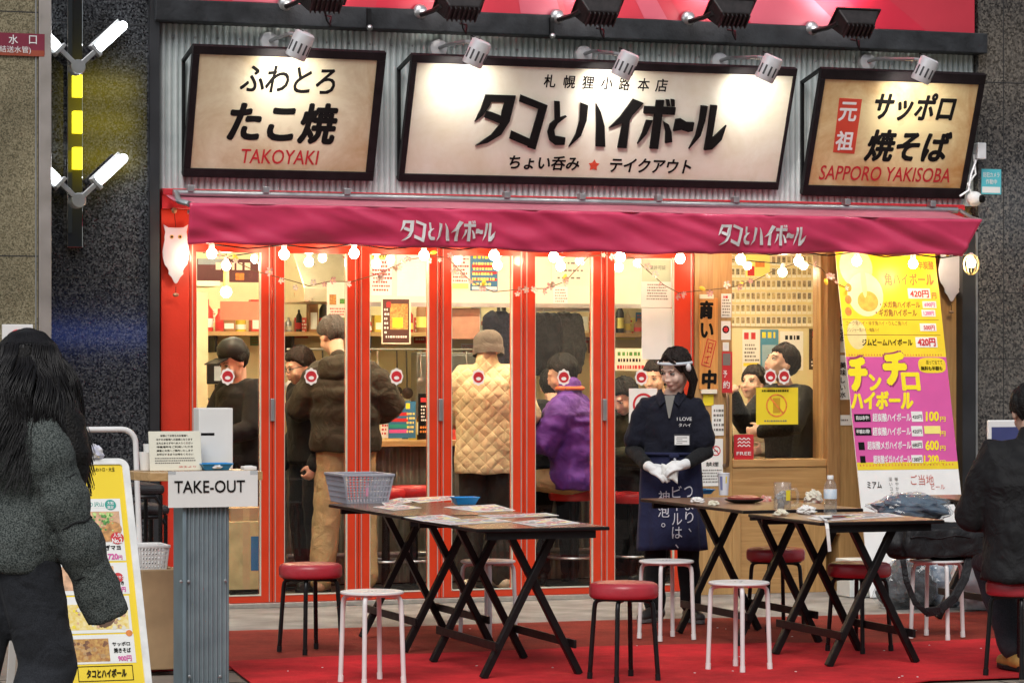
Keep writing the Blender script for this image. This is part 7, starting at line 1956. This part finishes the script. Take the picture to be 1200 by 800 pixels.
b.build('food_picture', None, ab)
b = MB()
disc(129, 592, .024, K + .002, GREENT); disc(137, 631, .028, K + .0024, REDINK); disc(138, 677, .022, K + .002, REDINK); disc(151, 742, .014, K + .002, ORANGE)
b.build('badge', None, ab)
b = MB()
b.text(PA_, 'ふわトロ・大玉', (108, 548, 134, 553), INK, .02, n=K + .002, shear=.1); b.text(PA_, 'す!', (95, 572, 107, 582), INK, .05, n=K + .002)
b.text(PA_, 'ねぎマヨ', (116, 639, 141, 645), INK, .04, n=K + .002); b.text(PA_, '焼き', (136, 681, 145, 686), INK, .03, n=K + .002); b.text(PA_, 'サッポロ', (131, 752, 152, 757), INK, .03, n=K + .002); b.text(PA_, '焼きそば', (133, 759, 153, 765), INK, .03, n=K + .002)
b.text(PA_, 'タコとハイボール', (101, 784, 148, 794), INK, .04, n=K + .002, shear=.15)
b.build('black_lettering', None, ab)
b = MB(); b.text(PA_, '720', (126, 649, 138, 656), PINKINK, .05, n=K + .002); b.text(PA_, '円', (138, 651, 143, 656), PINKINK, .03, n=K + .002); b.text(PA_, '720円', (134, 688, 147, 694), PINKINK, .04, n=K + .002); b.text(PA_, '900円', (138, 768, 154, 775), PINKINK, .04, n=K + .002)
b.build('price_lettering', None, ab)
b = MB(); b.text(PA_, '人気', (132, 625, 142, 630), WHITE, .02, n=K + .003); b.text(PA_, 'No.2', (131, 631, 143, 637), WHITE, .04, n=K + .003); b.text(PA_, '大粒', (125, 588, 133, 592), WHITE, .02, n=K + .003); b.text(PA_, '満足', (125, 593, 133, 597), WHITE, .02, n=K + .003); b.text(PA_, 'サクサク', (131, 675, 145, 679), WHITE, .02, n=K + .003)
b.build('white_lettering', None, ab)
b = MB(); q = PA_.px_rect((91, 780, 156, 798)); e = .003
for (u0, v0, u1, v1) in ((q[0], q[1], q[2], q[1] + e), (q[0], q[3] - e, q[2], q[3]), (q[0], q[1] + e, q[0] + e, q[3] - e), (q[2] - e, q[1] + e, q[2], q[3] - e)): b.pbox(PA_, u0, v0, u1, v1, K, K + .001, INK)
b.text(PA_, '人気のネギが盛り沢山', (62, 589, 121, 594.5), GREENT, .02, n=K + .0018); b.build('border_print', None, ab)
pt = PA_.pt(PA_.uv(110, 537)[0], top_v + .001, 0)
crumple('crumpled_paper', 'crumpled white and blue paper lying on top of the yellow sign board', 'paper', (pt.x, pt.y, pt.z), .036, mat('paper_blueish', (.55, .56, .72), .6, var=.35, scale=40, col2=(.75, .74, .74)), 5, 1.1)

# ================================================================== clutter behind the sign board
yc_ = -3.3
xq0, xq1 = X(86, yc_), X(159, yc_)
wr = thing('tube_rack', 'white bent-tube rack standing behind the yellow sign board', 'rack', ((xq0 + xq1) / 2, yc_, 0))
ztp = Z(120, 503, yc_); rr = .07
pts = [(xq0, yc_, 0)] + [(xq0 + rr - rr * math.cos(R(a)), yc_, ztp - rr + rr * math.sin(R(a))) for a in range(0, 91, 15)] + [(xq1 - rr + rr * math.sin(R(a)), yc_, ztp - rr + rr * math.cos(R(a))) for a in range(0, 91, 15)] + [(xq1 + .02, yc_ - .1, .0)]
MB().tube(pts, .014, 12, TUBEWHT).build('frame', None, wr, smooth=True); MB().tube([(xq0 + .002, yc_, .6), (xq1 + .006, yc_ - .03, .6)], .01, 8, TUBEWHT).build('cross_bar', None, wr, smooth=True)
def stack_chair(y, dz, px0, px1, row, label):
    x0, x1 = X(px0, y), X(px1, y); zs = Z(170, row, y); r = thing('black_chair', label, 'chair', ((x0 + x1) / 2, y, 0), 0, 'black chairs by the take-out counter')
    MB().box(x0, x1, y - .2, y + .2, zs - .05, zs, mat('black_seat', (.018, .018, .02), .6, var=.25, scale=30, bump=.3, bscale=120)).build('seat', None, r, bevel=.02)
    for sx in (x0 + .02, x1 - .02):
        for sy in (y - .18, y + .18): MB().tube([(sx, sy, zs - .05), (sx, sy, .0)], .011, 8, TUBEBLK).build('leg', None, r, smooth=True)
    MB().tube([(x0 + .02, y - .18, zs - .1), (x0 + .05, y - .19, zs - .06), (x1 - .05, y - .19, zs - .06), (x1 - .02, y - .18, zs - .1)], .011, 8, TUBEBLK).build('front_rail', None, r, smooth=True)
    MB().tube([(x0 + .02, y + .0, .3), (x1 - .02, y + .0, .3)], .009, 8, TUBEBLK).build('stretcher', None, r, smooth=True)
stack_chair(-3.0, 0, 140, 184, 566, 'black padded chair between the yellow sign board and the counter'); stack_chair(-2.5, 0, 146, 190, 590, 'lower black chair behind the other one, by the counter')
ycb = -3.7
def crate_box(label, px0, px1, r0, r1, y, M, name='carton'):
    x0, x1 = X(px0, y), X(px1, y); z0, z1 = max(.001, Z(px0, r1, y)), Z(px0, r0, y); o = thing(name, label, 'box', ((x0 + x1) / 2, y, z0)); MB().box(x0, x1, y, y + .3, z0, z1, M).build('body', None, o, bevel=.005)
    MB().box(x0 + .002, x1 - .002, y + .12, y + .18, z1 + .0002, z1 + .0012, mat('carton_tape', (.5, .38, .2), .3)).build('tape', None, o); return z1
zz = crate_box('brown cardboard carton left of the take-out counter', 166, 212, 668, 785, ycb, CARD)
yb_ = ycb + .05; x0, x1 = X(163, yb_), X(194, yb_); bk = thing('basket', 'white perforated basket on the carton by the take-out counter', 'basket', ((x0 + x1) / 2, yb_, zz))
def basket(bk, x0, x1, y0, y1, z0, h, M, flare=.02, nx=10, nz=4, nyy=6):
    t = .006
    def quad_grid(P00, P10, P01, P11, nu, nv):
        # lattice wall of vertical and horizontal bars
        b = MB()
        for i in range(nu + 1):
            f = i / nu; b.bar(P00.lerp(P10, f), P01.lerp(P11, f), t, .012, (P10 - P00).cross(P01 - P00), M)
        for j in range(nv + 1):
            f = j / nv; b.bar(P00.lerp(P01, f), P10.lerp(P11, f), t * .96, .0115, (P10 - P00).cross(P01 - P00), M)
        return b
    B = [Vector(p) for p in ((x0, y0, z0), (x1, y0, z0), (x1, y1, z0), (x0, y1, z0))]; T = [Vector(p) for p in ((x0 - flare, y0 - flare, z0 + h), (x1 + flare, y0 - flare, z0 + h), (x1 + flare, y1 + flare, z0 + h), (x0 - flare, y1 + flare, z0 + h))]
    for i in range(4):
        j = (i + 1) % 4; quad_grid(B[i], B[j], T[i], T[j], nx if i % 2 == 0 else nyy, nz).build('lattice_wall', None, bk)
    MB().box(x0, x1, y0, y1, z0 + .001, z0 + .006, M).build('floor', None, bk)
    b = MB()
    for i in range(4):
        j = (i + 1) % 4; b.bar(T[i], T[j], .022, .014, (0, 0, 1), M)
    b.build('rim', None, bk, bevel=.003)
basket(bk, x0, x1, yb_, yb_ + .2, zz + .001, .11, WHITEP, .012, 9, 5, 8)
c = gp(173, 778); bu = thing('bucket', 'red plastic bucket half hidden behind the yellow sign board', 'bucket', (c.x, c.y - .25, 0)); MB().lathe((c.x, c.y - .25, 0), [(0, 0), (.1, 0), (.13, .3), (.135, .3), (.135, .315), (.125, .315), (.1, .01), (0, .01)], 28, mat('bucket_red', (.5, .02, .03), .35, var=.06)).build('body', None, bu, smooth=True, angle=40)
MB().tube([(c.x - .132, c.y - .25, .3), (c.x - .12, c.y - .38, .22), (c.x + .12, c.y - .38, .22), (c.x + .132, c.y - .25, .3)], .004, 6, STEEL).build('handle', None, bu, smooth=True)

# ================================================================== things on the tables
zT = .7305
GREYP = mat('basket_grey', (.34, .35, .4), .45, var=.08)
c = gp(421, 588, zT)
bk = thing('basket', 'grey perforated plastic basket standing on the far left table', 'basket', (c.x, c.y, zT))
basket(bk, c.x - .105, c.x + .125, c.y - .13, c.y + .2, zT + .001, .155, GREYP, .028, 13, 5, 14)
MB().pbox(wall_plane(c.y - .148), c.x - .005, zT + .04, c.x + .01, zT + .12, 0, .003, mat('pink_tag', (.6, .25, .35), .5, var=.05)).build('tag', None, bk)
def sheet_on(label, pxs, z, M, prnt=None, seed=1, name='menu_sheet', cat='menu'):
    P4 = [gp(px, py, z) for px, py in pxs]
    c = sum(P4, Vector()) / 4; r = thing(name, label, cat, (c.x, c.y, z))
    MB().prism([Vector((p.x, p.y, z + .0006)) for p in P4], (0, 0, .0016), M).build('sheet', None, r)
    if prnt:
        b = MB(); rnd = random.Random(seed); zz_ = z + .0026
        f = lambda s, t: (P4[0].lerp(P4[1], s)).lerp(P4[3].lerp(P4[2], s), t)
        for i in range(6):
            t0 = .08 + i * .15; s0 = .06
            while s0 < .9:
                w_ = rnd.uniform(.08, .26); s1 = min(.95, s0 + w_)
                q = [f(s0, t0), f(s1, t0), f(s1, t0 + .085), f(s0, t0 + .085)]
                b.add([Vector((p.x, p.y, zz_ + i * .00005)) for p in q], [(0, 1, 2, 3)], prnt[rnd.randrange(len(prnt))]); s0 = s1 + .03
        b.build('print', None, r)
    return r
PRS = [mat('pale_pink_print', (.62, .4, .4), .6, var=.1), mat('pale_blue_print2', (.4, .46, .58), .6, var=.1), YELL, INKG, REDINK]
sheet_on('menu sheet under the grey basket edge, at the left of the far table', [(446, 588), (470, 583), (483, 588), (452, 593)], zT, PAPER, PRS, 1)
sheet_on('laminated menu lying behind the blue tray on the far left table', [(468, 584), (532, 581), (536, 585), (492, 589)], zT, PAPER, PRS, 2)
sheet_on('menu sheet at the near left corner of the far left table', [(437, 594), (470, 591), (494, 595), (462, 598)], zT, PAPER, PRS, 3)
sheet_on('white menu sheet right of the blue tray on the far left table', [(520, 594), (580, 591), (604, 598), (560, 600)], zT, PAPER, PRS, 4)
tray('blue tray on the far left table', 534, 562, gp(548, 592, zT).y, zT + .002, .04, TRAYB, .1)
sheet_on('menu lying along the left end of the front left table', [(473, 606), (520, 603), (540, 608), (497, 611)], zT, PAPER, PRS, 5)
sheet_on('printed sheet in the middle of the front left table', [(500, 611), (575, 607), (600, 611), (528, 615)], zT, PAPER, PRS, 6)
sheet_on('white sheet at the back edge of the front left table', [(560, 604), (640, 601), (655, 604), (580, 607)], zT, PAPER, PRS, 7)
sheet_on('menu sheet at the right end of the front left table', [(600, 612), (650, 607), (680, 613), (630, 617)], zT, PAPER, PRS, 8)
sheet_on('pale menu sheet on the right half of the mug table', [(950, 604), (1040, 601), (1060, 605), (975, 610)], zT, PAPER, PRS, 9)
# mug table
def mug():
    c = gp(917, 599, zT); c.z = zT + .001
    r = thing('beer_mug', 'empty clear glass beer mug with handle on the walnut table', 'mug', c)
    prof = [(0, 0), (.043, 0), (.046, .004), (.046, .15), (.043, .153), (.041, .15), (.041, .014), (0, .012)]
    MB().lathe(c, prof, 32, CLEAR).build('body', None, r, smooth=True, angle=50)
    hp = [c + Vector((.044 * C_ + x * C_, -.044 * S_ - x * S_, z)) for x, z in ((.0, .035), (.025, .03), (.036, .05), (.036, .095), (.025, .118), (.0, .115))]
    MB().tube(hp, .0085, 10, CLEAR).build('handle', None, r, smooth=True)
    b = MB(); rnd = random.Random(3)
    for i in range(7): b.obox(c + Vector((rnd.uniform(-.018, .018), rnd.uniform(-.018, .018), .025 + i * .011)), Vector((.014, rnd.uniform(-.006, .006), .003)), Vector((0, .013, rnd.uniform(-.005, .005))), Vector((rnd.uniform(-.004, .004), 0, .012)), mat('ice', (.75, .78, .8), .1, var=.1, trans=.7))
    b.build('ice', None, r, bevel=.003)
    MB().obox(c + Vector((.012, -.046, .085)), Vector((.014, .004, 0)), Vector((0, .001, 0)), Vector((0, 0, .027)), YEL).build('emblem', None, r, bevel=.004)
mug()
c = gp(973, 603, zT); c.z = zT + .001
wb = thing('water_bottle', 'clear plastic water bottle with pale label on the walnut table', 'bottle', c)
MB().lathe(c, [(0, .003), (.028, .0), (.033, .008), (.033, .06), (.031, .063), (.033, .066), (.033, .13), (.03, .155), (.018, .178), (.0145, .182), (.0145, .195), (0, .195)], 28, CLEAR).build('body', None, wb, smooth=True, angle=50)
MB().lathe(c, [(0, .006), (.0305, .006), (.0305, .075), (0, .076)], 24, glass_mat('water', (.9, .94, .96), 1.33, .0, 1.0)).build('water', None, wb, smooth=True, angle=50)
MB().lathe(c, [(.0337, .082), (.034, .083), (.034, .13), (.0337, .131)], 28, mat('bottle_label', (.5, .64, .78), .4, var=.35, scale=40, col2=(.75, .78, .82))).build('label', None, wb, smooth=True)
MB().lathe(c + Vector((0, 0, .183)), [(0, 0), (.0165, 0), (.0165, .017), (.015, .019), (0, .019)], 20, WHITEP).build('cap', None, wb, smooth=True, angle=40)
c = gp(872, 589, .7455); c.z = .7465
r = thing('plate', 'black plate with a red inner face, left of the beer mug', 'plate', c)
MB().lathe(c, [(0, 0), (.06, 0), (.1, .012), (.108, .02), (.106, .022), (.06, .006), (0, .005)], 36, BLKP).build('rim', None, r, smooth=True, angle=60)
MB().lathe(c + Vector((0, 0, .01)), [(0, .0), (.09, .004), (.092, .02), (.06, .0305), (0, .032)], 30, mat('plate_red', (.3, .06, .05), .3, var=.2)).build('inner_dish', None, r, smooth=True, angle=60)
c = gp(848, 580, .7455); c.z = .7465
r = thing('paper_cup', 'white and blue paper cup on the table by the waitress', 'cup', c)
MB().lathe(c, [(0, .0), (.026, 0), (.035, .125), (.037, .127), (.035, .129), (.033, .125), (.024, .004), (0, .004)], 28, mat('cup_white', (.74, .76, .8), .4, var=.03)).build('body', None, r, smooth=True, angle=40)
b = MB()
for a0, M in ((-120, mat('cup_violet', (.2, .22, .42), .4, var=.1)), (-60, YEL)):
    vs = []
    for i in range(7):
        a = R(a0 - 14 + 28 * i / 6 * (1 if M is not YEL else .5)) - TH
        for z, rr in ((.03, .0282), (.11, .0345)) if M is not YEL else ((.07, .0316), (.11, .0345)): vs.append(c + Vector((rr * math.cos(a), rr * math.sin(a), z)))
    b.add(vs, [(2 * i, 2 * i + 2, 2 * i + 3, 2 * i + 1) for i in range(6)], M)
b.build('print', None, r)
tray('blue tray on the table in front of the waitress', 801, 838, gp(820, 579, .7455).y - .04, .7465, .026, TRAYB, .13)
c = gp(788, 580, .7455); c.z = .7465
r = thing('snack_dish', 'flat dish with fried snacks at the table end before the waitress', 'dish', c)
MB().lathe(c, [(0, 0), (.07, 0), (.085, .01), (.083, .012), (.06, .004), (0, .004)], 30, PAPER).build('dish', None, r, smooth=True)
b = MB(); rnd = random.Random(6)
for i in range(14): b.ell(c + Vector((rnd.uniform(-.05, .05), rnd.uniform(-.045, .045), .012 + rnd.uniform(0, .008))), (.016, .011, .009), Matrix.Rotation(rnd.uniform(0, 3), 3, 'Z'), 8, 6, mat('fried', (.45, .24, .08), .5, var=.4, scale=60))
b.build('snack', None, r, smooth=True)
NAPK = mat('napkin', (.72, .68, .55), .8, var=.1, scale=20); NAPW = mat('napkin_white', (.78, .77, .74), .8, var=.06)
for px, py, z, rad, M, sd, lb in ((817, 589, .7455, .035, NAPW, 1, 'crumpled white napkin beside the blue tray near the waitress'), (836, 592, .7455, .03, NAPK, 2, 'crumpled yellowish napkin left of the black plate'), (915, 604, zT, .035, NAPK, 3, 'crumpled cream napkin in front of the beer mug'), (945, 602, zT, .05, NAPW, 4, 'large crumpled napkin between the mug and the water bottle'), (953, 590, zT, .045, NAPK, 5, 'upright crumpled wrapper behind the water bottle')):
    c = gp(px, py, z); crumple('napkin', lb, 'napkin', (c.x, c.y, z), rad, M, sd, .55 if sd != 5 else 1.1)
crumple('food_wrapper', 'red and white food wrapper behind the beer mug', 'wrapper', tuple(gp(897, 590, zT)), .035, mat('wrapper_red', (.6, .12, .1), .5, var=.5, scale=40, col2=(.72, .6, .5)), 7, .8)
r = thing('tissue_strip', 'strip of white tissue hanging over the walnut table edge', 'tissue', tuple(gp(950, 607, zT)))
c0, c1 = gp(975, 606, zT), gp(948, 609, zT); b = MB()
path = [c0 + Vector((0, 0, .004)), c0.lerp(c1, .5) + Vector((0, 0, .01)), Vector((c1.x, -4.585, zT + .005)), Vector((c1.x - .005, -4.608, zT - .03)), Vector((c1.x + .0, -4.612, zT - .09)), Vector((c1.x + .006, -4.61, zT - .14))]
for i in range(len(path) - 1): b.bar(path[i], path[i + 1] + (path[i + 1] - path[i]) * .05, .018, .003, (0, -.7, .7), NAPW)
b.build('strip', None, r)
sheet_on('napkin spread flat in front of the water bottle', [(945, 607), (985, 603), (1000, 606), (962, 610)], zT, NAPW, None, 1, 'napkin', 'napkin')
for k, (a, c, lb) in enumerate((((880, 596), (912, 599), 'dark chopstick lying left of the beer mug'), ((930, 596), (962, 598), 'dark chopstick lying right of the beer mug'))):
    p, q = gp(*a, zT), gp(*c, zT); o = MB().tube([p + Vector((0, 0, .006)), q + Vector((0, 0, .006))], [.004, .0025], 8, BLK).build('chopstick', smooth=True); tag(o, lb, 'chopstick')
# ================================================================== bag on the stool, clear bags
bs = WS5; zb_ = .4405
bg_ = thing('backpack', 'black bag lying on the white stool with its strap hanging down', 'bag', (bs.x, bs.y, zb_))
cx0, cx1 = gp(1028, 640, .5).x, gp(1142, 640, .5).x
BAGM = fabric('black_bag_nylon', (.008, .008, .009), (.02, .02, .022), 350., .55, .2, .05, None, .05)
b = MB(); n = 14; xm = bs.x + .0
b.limb([Vector((xm - .25, bs.y - .02, zb_ + .09)), Vector((xm - .05, bs.y - .03, zb_ + .1)), Vector((xm + .2, bs.y - .03, zb_ + .1))], [.085, .1, .105], 18)
b.obox((xm - .02, bs.y - .03, zb_ + .095), (.24, 0, 0), (0, .12, 0), (0, 0, .078))
b.remesh('body', BAGM, bg_, .012, 3, (.03, .1), world=True)
MB().tube([Vector((xm - .24 + .46 * i / 12, bs.y - .155 - .006 * math.sin(i), zb_ + .13 + .008 * math.sin(i * 1.1))) for i in range(13)], .004, 6, BLKP).build('zip', None, bg_, smooth=True)
b = MB()
sp = [fp(1058, 655, bs.y - .15), fp(1062, 680, bs.y - .17), fp(1072, 705, bs.y - .18), fp(1085, 717, bs.y - .19), fp(1100, 715, bs.y - .19), fp(1118, 700, bs.y - .18), fp(1130, 678, bs.y - .16), fp(1136, 655, bs.y - .12)]
for i in range(len(sp) - 1): b.bar(sp[i], sp[i + 1] + (sp[i + 1] - sp[i]) * .12, .05 if i > 2 else .03, .016, (S_, C_, .2), BAGM)
b.build('strap', None, bg_, bevel=.005)
# clear bag of clothes on the bag
bp_ = fp(1064, 596, bs.y + .08)
r = thing('clear_clothes_bag', 'clear plastic bag of dark blue clothes lying on top of the black bag', 'bag', (bp_.x, bs.y + .08, .6))
DEN = mat('blue_clothes', (.018, .04, .075), .7, var=.6, scale=14, col2=(.05, .11, .17))
def clothes(c, rx, ry, rz, M, root, seed, film=True):
    b = MB(); vs = []; ns, nr = 40, 22
    for ly in range(2 if film else 1):
        vs = []; k_ = 1.0 if ly == 0 else 1.13
        for i in range(nr + 1):
            th = math.pi * i / nr
            for k in range(ns):
                a = 2 * math.pi * k / ns; d = Vector((math.sin(th) * math.cos(a), math.sin(th) * math.sin(a), math.cos(th)))
                f = k_ + .28 * mnoise.noise(d * 2.2 + Vector((seed, 0, 0))) + .16 * mnoise.noise(d * 6 + Vector((0, seed, ly))) + .05 * mnoise.noise(d * 15 + Vector((ly, 0, seed)))
                z = d.z * rz * f
                vs.append(Vector(c) + Vector((d.x * rx * f, d.y * ry * f, max(z, -rz * .8))))
        MB().add(vs, [(i * ns + k, i * ns + (k + 1) % ns, (i + 1) * ns + (k + 1) % ns, (i + 1) * ns + k) for i in range(nr) for k in range(ns)], M if ly == 0 else CLEARBAG).build('contents' if ly == 0 else 'plastic_film', None, root, smooth=ly == 0, angle=70)
tag(r, None); clothes((bp_.x + .02, bs.y + .08, bp_.z), .2, .14, .075, DEN, r, 4)
pf = gp(1070, 712)
for k, (px, row, rx, rz, M, sd, lb) in enumerate(((1072, 714, .17, .16, mat('dark_clothes', (.02, .022, .026), .7, var=.5, scale=12), 9, 'clear bag of dark clothes on the ground under the white stool'), (1112, 712, .15, .17, mat('blue_check_clothes', (.06, .12, .2), .7, var=.7, scale=16, col2=(.5, .52, .55)), 12, 'clear bag of blue and white clothes on the ground, right of the dark one'))):
    p = gp(px, row); r = thing('clear_clothes_bag', lb, 'bag', (p.x, p.y + .1, .002)); clothes((p.x, p.y + .1, rz * .8 + .004), rx, .14, rz, M, r, sd)
p = gp(1008, 700); r = thing('foam_box', 'white foam box on the ground beside the banner foot', 'box', (p.x, p.y, .002))
x0, x1 = X(996, p.y), X(1045, p.y); z1 = Z(1015, 655, p.y)
MB().box(x0, x1, p.y, p.y + .2, .003, z1 - .04, mat('foam_white', (.62, .64, .62), .7, var=.08)).build('body', None, r, bevel=.006); MB().box(x0 - .006, x1 + .006, p.y - .006, p.y + .206, z1 - .039, z1, MATS['foam_white']).build('lid', None, r, bevel=.006)
p = gp(1150, 715); r = thing('white_sack', 'white plastic sack on the ground near the man in black', 'bag', (p.x, p.y, .002)); clothes((p.x, p.y, .16), .2, .13, .19, mat('sack_white', (.6, .62, .64), .4, var=.15, scale=10), r, 17, False)
# white rounded sign with blue field behind the man
yS = -1.3
r, P = plate('small_sign', 'white framed sign with a blue field behind the seated man', 'sign', (1156, 492, 1215, 560), yS, WHITEP, .025, bev=.008)
b = MB(); u0, v0, u1, v1 = P.px_rect((1162, 500, 1212, 554)); b.pbox(P, u0, v0, u1, v1, .0, .002, mat('sign_blue', (.05, .06, .18), .4, var=.1)); b.build('blue_field', None, r)
MB().box(X(1180, yS), X(1186, yS), yS + .002, yS + .03, .0, Z(1180, 560, yS), STEEL).build('post', None, r)
